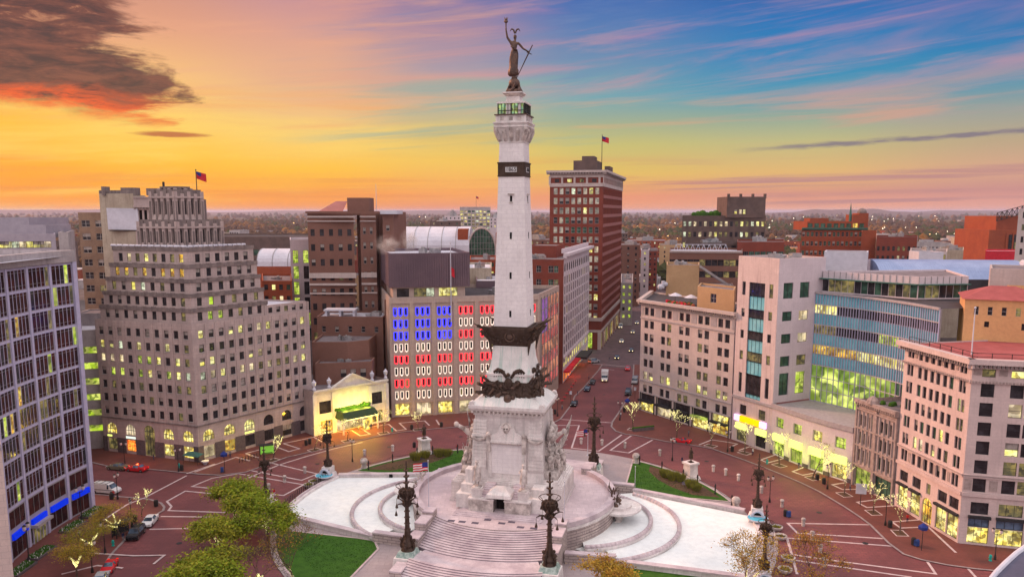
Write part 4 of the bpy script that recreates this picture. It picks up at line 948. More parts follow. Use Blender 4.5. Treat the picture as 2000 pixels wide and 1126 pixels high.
# ================================================================ 2 stepped art deco tower
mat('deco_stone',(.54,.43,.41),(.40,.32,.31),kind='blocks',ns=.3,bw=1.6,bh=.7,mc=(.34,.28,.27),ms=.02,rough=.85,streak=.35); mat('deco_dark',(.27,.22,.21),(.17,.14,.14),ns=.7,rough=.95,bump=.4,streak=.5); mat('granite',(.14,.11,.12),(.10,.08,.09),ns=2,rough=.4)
C=(-70.4,172.6); Lp=(-96.3,181.6); Rp=(-51.3,199.2)
dL=unit(C,Lp); dR=unit(C,Rp); LL=math.dist(C,Lp); LR=math.dist(C,Rp)
Q=lambda a,b_:(C[0]+dL[0]*a+dR[0]*b_,C[1]+dL[1]*a+dR[1]*b_)
B=Bld('art_deco_tower','stepped pinkish stone tower with a fluted ziggurat crown at the street corner','office building',C)
kmix=pick({'dark':16,'half':6,'blind':1.5,'dim':2}); klit=pick({'lit':10,'half':1,'dim':2,'green':3}); 
def krow(j,side):
    if side==0: return {7:pick({'lit':8,'green':3,'dim':1}),5:pick({'dark':6,'lit':3,'dim':2}),1:kmix,3:pick({'lit':6,'half':2,'green':2}),4:pick({'green':2,'lit':4,'dark':3})}.get(j,kmix)
    return {7:pick({'dark':4,'green':3,'dim':3}),6:pick({'lit':7,'half':3,'dark':1}),3:pick({'lit':7,'dark':1,'dim':1}),4:pick({'lit':4,'half':3,'dark':2})}.get(j,kmix)
rs=rows(9.3,7,3.12,1.75)
def arches(L,n):
    o=[]; sp=L/n
    for i in range(n):
        u=sp*(i+.5)-1.45; mid=(n==5 and i==2)
        if mid: o.append((u-.1,u+3.0,.13,7.4,'dim','arch'))
        else:
            o.append((u,u+2.9,4.6,7.1,['store','store','lit','store'][i%4] if not(n>5 and i>2) else 'dark','arch')); o.append((u,u+2.9,.7,3.4,['dark','red','store','store','store','store','orange','dark','dark','half','dark'][i+(0 if n==5 else 5)] if True else 0,'g21'))
    return o
def opsL(L): return [o for j,r in enumerate(rs) for o in grid(cols(L,10,1.25,1.1),[r],krow(j,0),'sill:dark')]+arches(L,5)
def opsR(L): return [o for j,r in enumerate(rs) for o in grid(cols(L,12,1.25,1.6),[r],krow(j,1),'sill:dark')]+arches(L,6)
bk1=Q(LL,26); 
B.face(Q(LL,0),C,0,31.4,opsL(LL),'deco_stone')
B.face(C,Rp,0,31.4,opsR(LR),'deco_stone')
B.face(Rp,Q(26,LR),0,33.5,[],'deco_stone'); B.face(Q(LL,26),Q(LL,0),0,31.4,[],'deco_stone')
B.p('roof').sheet([Q(LL,0),C,Rp,Q(26,LR),Q(LL,26)],31.2,'roof_gravel')
for (a,b_,n) in((Q(LL,0),C,11),(C,Rp,13)):
    L=math.dist(a,b_); d=unit(a,b_); M=Matrix.Translation((a[0],a[1],0))@Matrix.Rotation(math.atan2(d[1],d[0]),4,'Z'); pr=B.p('pilaster')
    cs=cols(L,10 if n==11 else 12,1.25,1.1 if n==11 else 1.6)
    for (u0,u1),(v0,v1) in zip(cs,cs[1:]): pr.box(u1+.32,v0-.32,-.14,-.003,8.6,31.2,'deco_stone',M)
    pr.box(0,L,-.2,-.003,8.2,8.5,'deco_dark',M)
    na=5 if n==11 else 6; sp=L/na
    for i in range(na+1):
        u0=max(0,sp*i-(sp-2.9)/2); u1=min(L,sp*i+(sp-2.9)/2); B.p('granite_base').box(u0,u1,-.12,-.003,.05,3.7,'granite',M)
    for i in range(na):
        u=sp*(i+.5)
        if not(na==5 and i==2): B.p('shop_fascia').box(u-1.45,u+1.45,.02,.15,3.5,4.5,'mullion' if i%2 else 'frame_grey',M)
    if na==5:
        s_=B.p('lit_sign'); s_.box(sp*1.5-1.4,sp*1.5+1.4,-.05,.02,3.75,4.25,'sign_white',M); s_.box(sp*.5-1.4,sp*.5-.1,-.05,.02,3.8,4.2,'sign_yellow',M)
    else: B.p('lit_sign').box(sp*2.5-1.4,sp*2.5+1.2,-.05,.02,3.8,4.2,'sign_yellow',M)
zl=31.4; T6=LR*.62
for k in range(5):
    i0=.5*(k+1)+.25; z1=zl+3.2+(0.5 if k==4 else 0); f=[Q(LL-i0*1.25,i0),Q(i0,i0),Q(i0,T6+.6-.3*k),Q(20,T6+.6-.3*k),Q(LL-i0*1.25,20)]
    nL=[9,9,8,8,8][k]; nR=[7,6,6,6,6][k]; kk=[kmix,kmix,pick({'dark':3,'lit':1.5,'half':2,'dim':1}),pick({'orange':5,'dim':3,'dark':2,'lit':1}),pick({'dim':4,'dark':3,'lit':2,'orange':2})][k]
    r=[(zl+.5,zl+2.35)]
    B.prism(f,zl-.2,z1,'deco_stone',{0:lambda L:grid(cols(L,nL,1.2,1.5),r,kk,'dh:dark'),1:lambda L:grid(cols(L,nR,1.2,1.6),r,pick({'dark':6,'half':2,'dim':1,'green':.6}),'dh:dark')},par=.3)
    for e_,(nn,mm) in enumerate(((nL,1.5),(nR,1.6))):
        a,b_=f[e_],f[e_+1]; L=math.dist(a,b_); d=unit(a,b_); M=Matrix.Translation((a[0],a[1],0))@Matrix.Rotation(math.atan2(d[1],d[0]),4,'Z')
        cs=cols(L,nn,1.2,mm); B.p('parapet_frieze').box(-.15,L+.15,-.16,-.003,z1-.75,z1+.12,'deco_dark',M)
        for u0,u1 in cs: B.p('parapet_frieze').box(u0,u1,-.2,-.004,z1-.1,z1+.25,'deco_dark',M)
    # chamfer block with its own window at the corner
    cpt=f[1]; dd=Vector((dL[0]+dR[0],dL[1]+dR[1])).normalized(); tt=Vector((-dd.y,dd.x))
    a=(cpt[0]+dL[0]*1.3,cpt[1]+dL[1]*1.3); b2=(cpt[0]+dR[0]*1.3,cpt[1]+dR[1]*1.3)
    zl=z1
# wing parapet over the far half of the street front
f=[Q(.0+.6,T6+.2),Q(.6,LR-.1),Q(22,LR-.1),Q(22,T6+.2)]; f=[Q(.55,T6-.3),Q(.55,LR-.15),Q(20,LR-.15),Q(20,T6-.3)]
B.prism([f[0],f[1],f[2],f[3]],31.2,33.6,'deco_stone',{0:lambda L:grid(cols(L,5,1.2,1.0),[(31.7,33.0)],kmix,'dh:dark')},par=.4,roof='roof_white')
# drain pipes / rolled tarpaulin round the top terrace
tp=B.p('terrace_pipe'); e0=2.4
for a,b_ in((Q(LL-e0-.6,e0+.4),Q(e0+.4,e0+.4)),(Q(e0+.4,e0+.4),Q(e0+.4,T6-2.5))):
    for i in range(12):
        p=lerp(a,b_,i/12);q_=lerp(a,b_,(i+.82)/12); tp.tube((*p,zl+.35),(*q_,zl+.35),.3,.27,8,'roof_white')
# crown stages
def fluted(a0,a1,b0,b1,z0,z1,n1,n2):
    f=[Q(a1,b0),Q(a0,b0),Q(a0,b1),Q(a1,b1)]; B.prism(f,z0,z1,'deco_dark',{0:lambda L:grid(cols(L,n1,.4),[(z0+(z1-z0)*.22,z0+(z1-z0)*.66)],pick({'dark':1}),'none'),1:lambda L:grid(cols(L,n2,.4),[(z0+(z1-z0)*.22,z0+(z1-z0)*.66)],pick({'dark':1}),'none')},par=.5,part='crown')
    for e_,nn in((0,n1),(1,n2),(2,n1),(3,n2)):
        a,b_=f[e_],f[(e_+1)%4]; L=math.dist(a,b_); d=unit(a,b_); M=Matrix.Translation((a[0],a[1],0))@Matrix.Rotation(math.atan2(d[1],d[0]),4,'Z'); pr=B.p('crown')
        for i in range(nn+1):
            u=L*i/nn; pr.box(u-.42,u+.42,-.36,-.003,z0,z1-.4-.5*(i%2),'deco_stone',M); pr.box(u-.2,u+.2,-.5,-.34,z0,z1-2.6,'deco_dark',M)
            if i<nn: u+=L/nn/2; pr.box(u-L/nn/2+.42,u+L/nn/2-.42,-.26,-.003,z0+(z1-z0)*.7,z1-.1,'deco_dark',M); pr.fr((u-.6,u+.6,-.5,-.003),(u-.25,u+.25,-.2,-.003),z0,z0+(z1-z0)*.22,'deco_stone',M)
        pr.box(-.3,L+.3,-.55,-.003,z1-1.9,z1-1.5,'deco_stone',M)
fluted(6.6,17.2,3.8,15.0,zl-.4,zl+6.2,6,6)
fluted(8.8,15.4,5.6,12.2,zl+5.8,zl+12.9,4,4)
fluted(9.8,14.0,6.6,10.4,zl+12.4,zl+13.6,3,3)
B.done()
# ================================================================ theatre front
mat('terracotta_white',(.80,.76,.70),(.66,.62,.57),ns=.6,rough=.6,streak=.2); mat('sage_awning',(.035,.07,.035),(.06,.09,.04),ns=.6,rough=.7)
T0=(-49.6,193.5);T1=(-33.4,208.2); d=unit(T0,T1); n_=(d[1],-d[0]); bk0=off(T0,n_,-22);bk1=off(T1,n_,-22)
B=Bld('theatre','low cream theatre front with gabled roofline glowing yellow over its marquee','theatre',T0)
L=math.dist(T0,T1)
B.face(T0,T1,0,11.6,[(1.6,5.0,5.4,8.6,'dark','g31'),(L-5.0,L-1.6,5.4,8.6,'dark','g31'),(1.8,5.2,.6,3.6,'orange','g21'),(L-5.0,L-1.6,.6,3.6,'dim','g21'),(6.2,L-6.2,.2,3.4,'store','g51')],'terracotta_white')
B.face(T1,bk1,0,11.6,[],'deco_stone'); B.face(bk1,bk0,0,11.6,[],'deco_stone'); B.face(bk0,T0,0,11.6,[],'deco_stone'); B.p('roof').sheet([T0,T1,bk1,bk0],10.9,'roof_gravel')
M=Matrix.Translation((T0[0],T0[1],0))@Matrix.Rotation(math.atan2(d[1],d[0]),4,'Z')
w_=B.p('pediment'); w_.add([(L/2-6,-.5,11.6),(L/2+6,-.5,11.6),(L/2,-.5,14.6),(L/2-6,.5,11.6),(L/2+6,.5,11.6),(L/2,.5,14.6)],[(0,1,2),(5,4,3),(1,4,5,2),(0,2,5,3)],'terracotta_white',M)
for s in(-1,1): 
    p0=Vector((L/2+s*6.4,-.75,11.5));p1=Vector((L/2,-.75,14.75)); w_.tube(M@p0,M@p1,.25,.25,4,'terracotta_white')
w_.box(L/2-6.2,L/2+6.2,-.8,-.5,11.3,11.7,'terracotta_white',M)
B.cornice(T0,T1,10.9,.8,.7,'terracotta_white')
for u in(.3,L-.3,5.6,L-5.6): B.p('pilaster').box(u-.5,u+.5,-.35,-.003,.1,10.6,'terracotta_white',M)
for u in(.4,4.6,L-4.6,L-.4): B.p('roof_urn').lathe([(.45,11.8),(.5,12.1),(.25,12.5),(.55,13.3),(.6,13.8),(.35,14.0),(.1,14.5)],10,'roof_white',M@Matrix.Translation((u,.1,0)))
mq=B.p('marquee'); mq.fr((L/2-5.2,L/2+5.2,-4.6,-.4),(L/2-4.6,L/2+4.6,-3.4,-.4),4.2,5.6,'sage_awning',M); mq.box(L/2-5.2,L/2+5.2,-4.6,-.4,3.75,4.2,'sage_awning',M); B.p('marquee_light').box(L/2-5.0,L/2+5.0,-4.66,-4.6,3.8,3.95,'bulb',M)
for i in range(40): u=L/2-5+10*i/39; B.p('planting').ball((u,-.55+(.1 if i%2 else 0),5.7+ (1.8 if i in(6,7,32,33) else .4)*RG.random()),.42,'lawn',M,n=6,k=4)
B.p('ticket_booth').box(L/2+1.6,L/2+3.0,-3.6,-2.4,.12,2.5,'lit_store',M)
for u in (L/2-5.1,L/2+5.0): B.p('marquee_post').box(u-.15,u+.15,-4.4,-4.1,.12,3.8,'terracotta_white',M)
B.done(); TH_=B.root
def lamp(parent,loc,e_,c_,r=.3,name='lamp_light'):
    l=bpy.data.lights.new(name,'POINT'); l.energy=e_; l.color=c_; l.shadow_soft_size=r; o=bpy.data.objects.new(name,l); COL.objects.link(o); o.location=loc
    if parent: o.parent=parent; o.matrix_parent_inverse=Matrix.Translation(-parent.location)
for u in(2.5,7,11,15.5,L/2): lamp(TH_,tuple(M@Vector((u,-3.6,3.5))),1500,(1,.55,.03))
lamp(TH_,(*g(268,899,1.4),1.8),260,(1,.12,.03)); lamp(TH_,(*g(405,893,1.4),2.),120,(1,.7,.15)); lamp(TH_,(*g(480,878,1.4),2.),160,(1,.7,.12))
for u in(L/2-3,L/2,L/2+3): lamp(TH_,tuple(M@Vector((u,-2.2,6.3))),700,(1,.80,.10))
# ================================================================ flag-lit department building
mat('mall_stone',(.50,.39,.34),(.40,.31,.275),kind='blocks',ns=.25,bw=2.4,bh=1.2,mc=(.33,.27,.26),ms=.02,rough=.85,streak=.2); mat('purple_metal',(.17,.115,.14),(.13,.09,.115),ns=.2,rough=.6)
A0=(-33.0,212.0); A1=(7.6,222.0); d=unit(A0,A1); nin=(-d[1],d[0]); ax=(math.sin(-MA),math.cos(-MA))
A1s=(28,300)
B=Bld('department_store','pale stone building with windows outlined in blue, red and white lights','building',A0)
L=math.dist(A0,A1); ZF=33.0; nb=7; sp=L/nb
ops=[];leds=[]
rws=[5.3+i*3.28 for i in range(8)]
for j,z in enumerate(rws):
    for i in range(nb):
        for q in range(3):
            u=sp*i+sp*.5+(q-1)*1.45-.28; ops.append((u,u+.56,z,z+1.8,'dark' if (i*3+q+j)%7 else 'half','none'))
            c='led_blue' if (j>=5 and i<3) else ('led_red' if j%2==1 else 'led_white') if j<8 else 0
            if j==0: c='led_white'
            elif j in(1,3,5,7) and not(j>=5 and i<3): c='led_red'
            elif not(j>=5 and i<3): c='led_white'
            leds.append((u,z,c))
for i in range(nb): ops.append((sp*i+1.0,sp*(i+1)-1.0,.5,3.7,'store' if i<6 else 'lit','g31'))
B.face(A0,A1,0,ZF,ops,'mall_stone',.45)
M=Matrix.Translation((A0[0],A0[1],0))@Matrix.Rotation(math.atan2(d[1],d[0]),4,'Z')
mat('wash_blue',(.30,.25,.42),(.26,.2,.38)); 
for n_led,(u,z,c) in enumerate(sorted(leds,key=lambda q:(q[2]!='led_blue',q[1]))):
    l_=B.p({'led_blue':'blue_light_frame','led_red':'red_light_frame','led_white':'white_light_frame'}[c]+('#%d'%n_led if n_led<100 else '#rest'))
    dw=.24 if c!='led_white' else .15; l_.box(u-dw,u,-.06,.1,z,z+1.8,c,M); l_.box(u+.56,u+.56+dw,-.06,.1,z,z+1.8,c,M); l_.box(u-dw,u+.56+dw,-.02,.1,z+1.8,z+1.98,c,M)
    l_.fr((u+.18,u+.38,-.06,.1),(u-dw,u+.56+dw,-.06,.1),z-.42,z,c,M)
for j,z in enumerate(rws):
    for i in range(nb):
        c_=(.03,.06,1) if (j>=5 and i<3) else ((1,.04,.08) if j in(1,3,5,7) else (1,.82,.68))
        lw=bpy.data.lights.new('window_lamp','POINT'); lw.energy=26 if c_[1]<.1 else 9; lw.color=c_; lw.shadow_soft_size=.04; ow=bpy.data.objects.new('window_lamp',lw); COL.objects.link(ow); ow.location=tuple(M@Vector((.55*0+sp*i+sp*.5,-.75,z+.9))); ow.parent=B.root; ow.matrix_parent_inverse=Matrix.Translation(-B.root.location)
for i in range(nb+1): B.p('pier').box(max(0,sp*i-.55),min(L,sp*i+.55),-.35,-.003,.05,ZF-1.6,'mall_stone',M)
B.p('pier').box(0,L,-.36,-.004,ZF-1.6,ZF-.2,'mall_stone',M); B.p('pier').box(0,L,-.3,-.004,3.9,4.5,'mall_stone',M)
bk0=off(A0,(-.23,.973),44); bk1=(14.8,248.5)
Ls=50.0
B.face(bk0,A0,0,ZF,grid(cols(50,14,.7),rows(6,8,3.2,1.8),pick({'dim':2,'orange':1,'dark':4}),'none'),'mall_stone')
ops2=[]; L2=math.dist(A1,bk1)
def k2(i,j): return 'dark'
B.face(A1,bk1,0,ZF,[],'mall_stone',.3)
M3=Matrix.Translation((A1[0],A1[1],0))@Matrix.Rotation(math.atan2(bk1[1]-A1[1],bk1[0]-A1[0]),4,'Z')
glow('lit_fabric_red',(.85,.12,.10),(.62,.14,.12),.75,(.35,.12,.12),.5,.6); glow('lit_fabric_orange',(.85,.32,.16),(.7,.22,.14),.75,(.35,.15,.1),.5,.6); glow('lit_fabric_violet',(.28,.10,.42),(.35,.12,.35),.8,(.2,.1,.3),.5,.7)
for i in range(6):
    for j in range(8):
        u=2.6+i*3.9; z=4.6+j*3.35; m='lit_fabric_violet' if (j>4 and i<2) else ('lit_fabric_orange' if (j%2==1) else 'lit_fabric_red')
        pn=MB(); pn.box(u,u+3.55,-.12,-.01,z,z+3.0,m,M3)
        if i*8+j<96: pn.build('lit_panel',B.root,world=True)
    B.p('mullion').box(2.6+i*3.9-.35,2.6+i*3.9,-.3,-.003,4,31.8,'frame_grey',M3)
B.face(bk1,bk0,0,ZF,[],'mall_stone')
Pf=[A0,A1,bk1,bk0]; Q_=inset(Pf,.5); B.p('wall').add([(x,y,ZF) for x,y in Pf]+[(x,y,ZF) for x,y in Q_]+[(x,y,ZF-1) for x,y in Q_],[(i,(i+1)%4,(i+1)%4+4,i+4) for i in range(4)]+[(i+4,(i+1)%4+4,(i+1)%4+8,i+8) for i in range(4)],'mall_stone')
B.p('roof').sheet(Q_,ZF-1,'roof_dark')
# set-back glazed storey and purple ribbed plant box
Gp=lambda u,v:(A0[0]+d[0]*u-.23*v,A0[1]+d[1]*u+.973*v)
q4=[Gp(1.2,1.0),Gp(L*.5,1.0),Gp(L*.5,24),Gp(1.2,24)]
B.prism(q4,ZF-1,35.6,'mall_stone',{0:lambda L:[(1,4.3,33,35.3,'dark','g31'),(5.6,9.0,33,35.3,'dark','g41'),(9.0,11.2,33,35.3,'lit','g21'),(12.4,17.6,33,35.3,'lit','g51')]},roof=None,part='upper_storey')
q5=[Gp(.3,.35),Gp(L*.525,.35),Gp(L*.525,30),Gp(.3,30)]
B.prism(q5,35.6,44.8,'purple_metal',par=.8,roof='roof_white',part='plant_enclosure'); B.p('plant_enclosure').add([(x,y,35.6) for x,y in q5],[(3,2,1,0)],'purple_metal')
for e_ in(0,1,3):
    a,b_=q5[e_],q5[(e_+1)%4]; LL_=math.dist(a,b_); dd=unit(a,b_); Mx=Matrix.Translation((a[0],a[1],0))@Matrix.Rotation(math.atan2(dd[1],dd[0]),4,'Z')
    k=int(LL_/.62)
    for i in range(k): u=(i+.5)*LL_/k; B.p('cladding_rib').fr((u-.2,u+.2,-.22,-.003),(u-.2,u+.2,-.22,-.003),35.65,44.85,'purple_metal',Mx)
clutter(B,q5,RG,5,z=44.05); 
clutter(B,[Gp(L*.65,3),Gp(L*.95,4),Gp(L*.9,20),Gp(L*.62,20)],RG,6,z=ZF-1,s=1.5)
B.done()
fp=MB(); e_=Gp(L*.40,-.6); fp.tube((*e_,26),(*e_,47.4),.16,.1,8,'roof_white'); fp.ball((*e_,47.5),.22,'roof_white'); 
t=thing('flagpole','white flagpole rising in front of the purple ribbed plant box','flagpole',(e_[0],e_[1],0)); fp.build('pole',t,world=True)
fl=MB(); fl.add([(e_[0]+.15,e_[1],41),(e_[0]+1.0,e_[1]-.2,40.4),(e_[0]+1.1,e_[1]+.1,38),(e_[0]+.2,e_[1],38.6)],[(0,1,2,3)],'flag_red'); fl.build('flag',t,world=True)
# ================================================================ right-hand side of the circle
mat('cream_stone',(.58,.49,.47),(.48,.40,.385),kind='blocks',ns=.3,bw=1.8,bh=.9,mc=(.42,.35,.34),ms=.015,rough=.85,streak=.2)
mat('white_stone',(.64,.56,.60),(.55,.48,.52),kind='blocks',ns=.3,bw=2.2,bh=1.4,mc=(.48,.42,.46),ms=.015,rough=.8,streak=.15)
mat('tower_stone',(.66,.55,.545),(.56,.46,.46),kind='blocks',ns=.3,bw=2.4,bh=1.6,mc=(.52,.43,.43),ms=.012,rough=.8,streak=.5,sc2=(.30,.22,.22))
mat('corner_stone',(.66,.53,.51),(.55,.44,.43),kind='blocks',ns=.3,bw=1.4,bh=.6,mc=(.48,.38,.37),ms=.012,rough=.8,streak=.2); mat('victorian_stone',(.45,.36,.34),(.30,.24,.23),ns=1,rough=.9,bump=.3,streak=.4)
mat('tan_render',(.50,.33,.19),(.42,.27,.15),kind='blocks',ns=.2,bw=2,bh=.8,mc=(.38,.25,.15),ms=.012,rough=.9); mat('orange_wall',(.72,.42,.20),(.62,.35,.17),ns=.2,rough=.9); mat('brick_red',(.26,.055,.035),(.18,.04,.03),kind='brick',ns=.3,bw=.5,bh=.2,mc=(.2,.08,.06),ms=.02,rough=.9); mat('brick_brown',(.24,.12,.095),(.18,.09,.07),kind='brick',ns=.2,bw=.5,bh=.2,mc=(.2,.11,.09),ms=.02,rough=.9); mat('brick_orange',(.33,.085,.04),(.26,.065,.035),ns=.15,rough=.9); mat('tan_brick',(.30,.21,.15),(.22,.15,.11),ns=.3,rough=.9); mat('near_roof',(.10,.10,.15),(.07,.07,.11),ns=.2,rough=.5); mat('spandrel_pink',(.36,.15,.14),(.29,.12,.11),ns=.4,rough=.8); mat('brick_grey',(.16,.11,.10),(.11,.08,.075),ns=.3,rough=.9); mat('green_copper',(.06,.16,.13),ns=1,rough=.6)
def bx_(B,part,P0,P1,*a):
    d=unit(P0,P1); B.p(part).box(*a,Matrix.Translation((P0[0],P0[1],0))@Matrix.Rotation(math.atan2(d[1],d[0]),4,'Z'))
# ---- five-bay cream block with bracketed cornice
C0=(36.1,220.4);C1=(54.2,191.4); d=unit(C0,C1); nin=(-d[1],d[0]); st=(.233,.972)
B=Bld('cornice_building','cream stone office block with paired windows and a roof terrace under parasols','office building',C0)
L=math.dist(C0,C1); Z1=31.3
def oR(L):
    o=[]
    for j in range(7):
        zt=29.6-j*3.62
        for i in range(5):
            u=L*(i+.5)/5; k='dark'
            for s in(-1,1):
                k=RG.choice(['dark','dark','dark','half','dark','dim'] if j!=5 else (['lit'] if i<3 else ['lit','lit','halflit'])); 
                if j==0: k='dark'
                uu=u+(-1.95 if s<0 else .35); o.append((uu,uu+1.6,zt-2.15,zt,k,'dh:dark'))
    for i in range(5):
        u=L*(i+.5)/5; o.append((u-2.75,u+2.75,.4,3.2,['store','store','dark','store','orange'][i],'g41')); o.append((u-2.75,u+2.75,3.3,5.3,['dark','dark','dark','dark','store'][i],'g41'))
    return o
cb=[C0,C1,off(C1,(.90,.43),20),off(off(C1,(.90,.43),20),(-.53,.85),34)]
B.face(C0,C1,0,Z1,oR(L),'cream_stone',.35)
bkA=off(C0,(.30,.954),26); bkB=off(C1,(.30,.954),26)
B.face(bkA,C0,0,Z1,[],'cream_stone'); B.face(C1,bkB,0,Z1,[],'cream_stone'); B.face(bkB,bkA,0,Z1,[],'cream_stone')
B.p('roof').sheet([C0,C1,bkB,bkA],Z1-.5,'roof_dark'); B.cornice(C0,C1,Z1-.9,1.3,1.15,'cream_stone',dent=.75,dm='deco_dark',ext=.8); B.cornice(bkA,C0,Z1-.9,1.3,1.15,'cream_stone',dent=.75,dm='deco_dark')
for z in(26.6,5.6,8.9): bx_(B,'belt_course',C0,C1,0,L,-.22,-.003,z-.15,z+.12,'coping')
for i in range(5):
    u=L*(i+.5)/5; bx_(B,'shop_surround',C0,C1,u-2.95,u-2.75,-.2,-.003,.1,5.4,'frame_dark'); bx_(B,'shop_surround',C0,C1,u+2.75,u+2.95,-.2,-.003,.1,5.4,'frame_dark')
    bx_(B,'shop_awning',C0,C1,u-2.7,u+2.7,-1.2,-.05,3.1,3.6,['frame_dark','frame_dark','frame_dark','lit_green','frame_dark'][i])
for i in range(6): u=L*i/5; bx_(B,'relief_panel',C0,C1,max(.2,u-.9),min(L-.2,u+.9),-.08,-.003,27.4,29.6,'coping')
d2=unit(C0,C1)
PR=lambda u,v:(C0[0]+d2[0]*u+.30*v,C0[1]+d2[1]*u+.954*v)
B.prism([PR(21,3.5),PR(33.5,3.5),PR(33.5,14),PR(21,14)],Z1-.5,Z1+5.4,'tan_render',{0:lambda L:[(4.6,6.6,Z1+1.6,Z1+3.9,'dark','g22:pale')]},par=.5,part='penthouse')
tr=B.p('terrace_planting'); rng=random.Random(8)
for i in range(60): p=PR(rng.uniform(9.5,20),rng.uniform(2.0,6)); tr.ball((p[0],p[1],Z1-.1+rng.random()*.5),rng.uniform(.25,.5),rng.choice(['brick_orange','lawn','brick_orange','flag_red']),n=6,k=4)
for u in(12.3,18.3):
    p=PR(u,7.2); t_=thing('parasol','white parasol open on the roof terrace, '+('left' if u<15 else 'right')+' one of the two','parasol',(p[0],p[1],Z1-.5)); q=MB(); q.tube((0,0,0),(0,0,2.6),.05,.05,6,'frame_dark'); q.build('pole',t_); q=MB(); q.lathe([(1.9,2.3),(1.0,2.75),(.05,3.1)],8,'roof_white'); q.build('canopy',t_)
B.done()
# ---- white tower + curved glass office + stone podium
E0=(54.4,191.0);E1=(60.4,179.6);E2=(70.3,158.6)
ez=45.4; de=unit(E0,E1); side=(.905,.425)
B=Bld('broadcast_building','white stone tower joined to a curved blue glass office above a lit stone podium','office building',E0)
L=math.dist(E0,E1)
zr=[(36.0,39.2),(28.8,31.0),(22.6,24.8),(16.6,18.8)]
def oT(L):
    o=[]
    for a,b_,st_ in((1.6,2.7,'dh'),(3.9,8.9,'g42'),(10.2,11.4,'dh')):
        for z0,z1 in[(36.2,39.4),(31.0,33.0),(25.8,27.8),(20.6,22.8)]: o.append((a,b_,z0,z1,RG.choice(['half','dark','dark','dim']),st_))
        o.append((a,b_,12.6,17.4,'dark',st_ if st_!='dh' else 'g22'))
        if st_=='g42':
            for z0,z1 in[(33.0,36.2),(27.8,31.0),(22.8,25.8),(17.4,20.6),(11.6,12.6)]: o.append((a,b_,z0,z1,'cyan','g41'))
    o+=[(2.4,4.6,7.2,9.6,'dark','g33'),(8.6,10.8,7.2,9.6,'dark','g33'),(1.7,5.0,.5,3.3,'dark','g32'),(8.0,11.3,.5,3.3,'dark','g32')]
    return o
B.face(E0,E1,0,ez,oT(L),'tower_stone',.3)
Es=off(E1,side,14.2)
def oS(L):
    o=[]
    for a,k_ in((1.6,0),(6.6,1)):
        for j,(z0,z1) in enumerate([(36.2,39.8),(31.0,33.2),(25.8,28.0),(20.4,22.8)]): o.append((a,a+2.9,z0,z1,['gg','gg','gg','gg'][j] if not k_ else ['gg','lit','lit','dim'][j],'g21'))
        o.append((a,a+2.9,13.6,18.8,'green' if k_ else 'gg','g22'))
    return o
B.face(E1,Es,12,ez,oS(14.2),'white_stone',.3); Eb=off(E0,side,14.2); B.face(Es,Eb,12,ez,[],'white_stone'); B.face(Eb,E0,0,ez,[],'white_stone')
Pq=[E0,E1,Es,Eb]; Qi=inset(Pq,.4); B.p('wall').add([(x,y,ez) for x,y in Pq]+[(x,y,ez) for x,y in Qi]+[(x,y,ez-.8) for x,y in Qi],[(i,(i+1)%4,(i+1)%4+4,i+4) for i in range(4)]+[(i+4,(i+1)%4+4,(i+1)%4+8,i+8) for i in range(4)],'tower_stone'); B.p('roof').sheet(Qi,ez-.8,'roof_gravel')
clutter(B,Qi,RG,7,z=ez-.8)
bx_(B,'belt_course',E0,E1,0,L,-.3,-.003,10.9,11.5,'coping')
sg=B.p('street_sign'); d=de; M=Matrix.Translation((E0[0],E0[1],0))@Matrix.Rotation(math.atan2(d[1],d[0]),4,'Z'); sg.box(3.0,9.6,-.6,-.05,5.5,6.9,'sign_orange',M); sg.box(1.2,3.0,-.62,-.05,5.5,6.9,'sign_violet',M); sg.box(9.6,11.4,-.62,-.05,5.5,6.9,'sign_violet',M)
for u in(1.7,8.2): sg.box(u,u+3.2,-.5,-.02,3.5,5.0,'sign_yellow',M)
# podium
pp=bulge(E1,E2,.9,4)
for i in range(4):
    a,b_=pp[i],pp[i+1]; L=math.dist(a,b_); c=L/2
    B.face(a,b_,0,12,[(c-1.3,c+1.3,6.8,9.2,['green','green','lit','green'][i],'g33'),(c-1.9,c+1.9,.3,3.6,['green','green','green','store'][i],'g31')],'white_stone',.5)
    M=Matrix.Translation((a[0],a[1],0))@Matrix.Rotation(math.atan2(b_[1]-a[1],b_[0]-a[0]),4,'Z')
    B.p('lit_awning').box(c-1.8,c+1.8,-.45,.2,3.65,5.3,'sign_yellow',M); B.p('podium_cornice').box(0,L,-.35,-.003,11.0,12.05,'coping',M); B.p('podium_base').box(0,c-2.1,-.12,-.003,.1,1.0,'granite',M); B.p('podium_base').box(c+2.1,L,-.12,-.003,.1,1.0,'granite',M)
Bk=off(E2,(.93,.37),16)
B.face(E2,Bk,0,12,[],'white_stone'); B.p('roof').sheet([pp[0],pp[1],pp[2],pp[3],pp[4],Bk,Es],11.6,'coping')
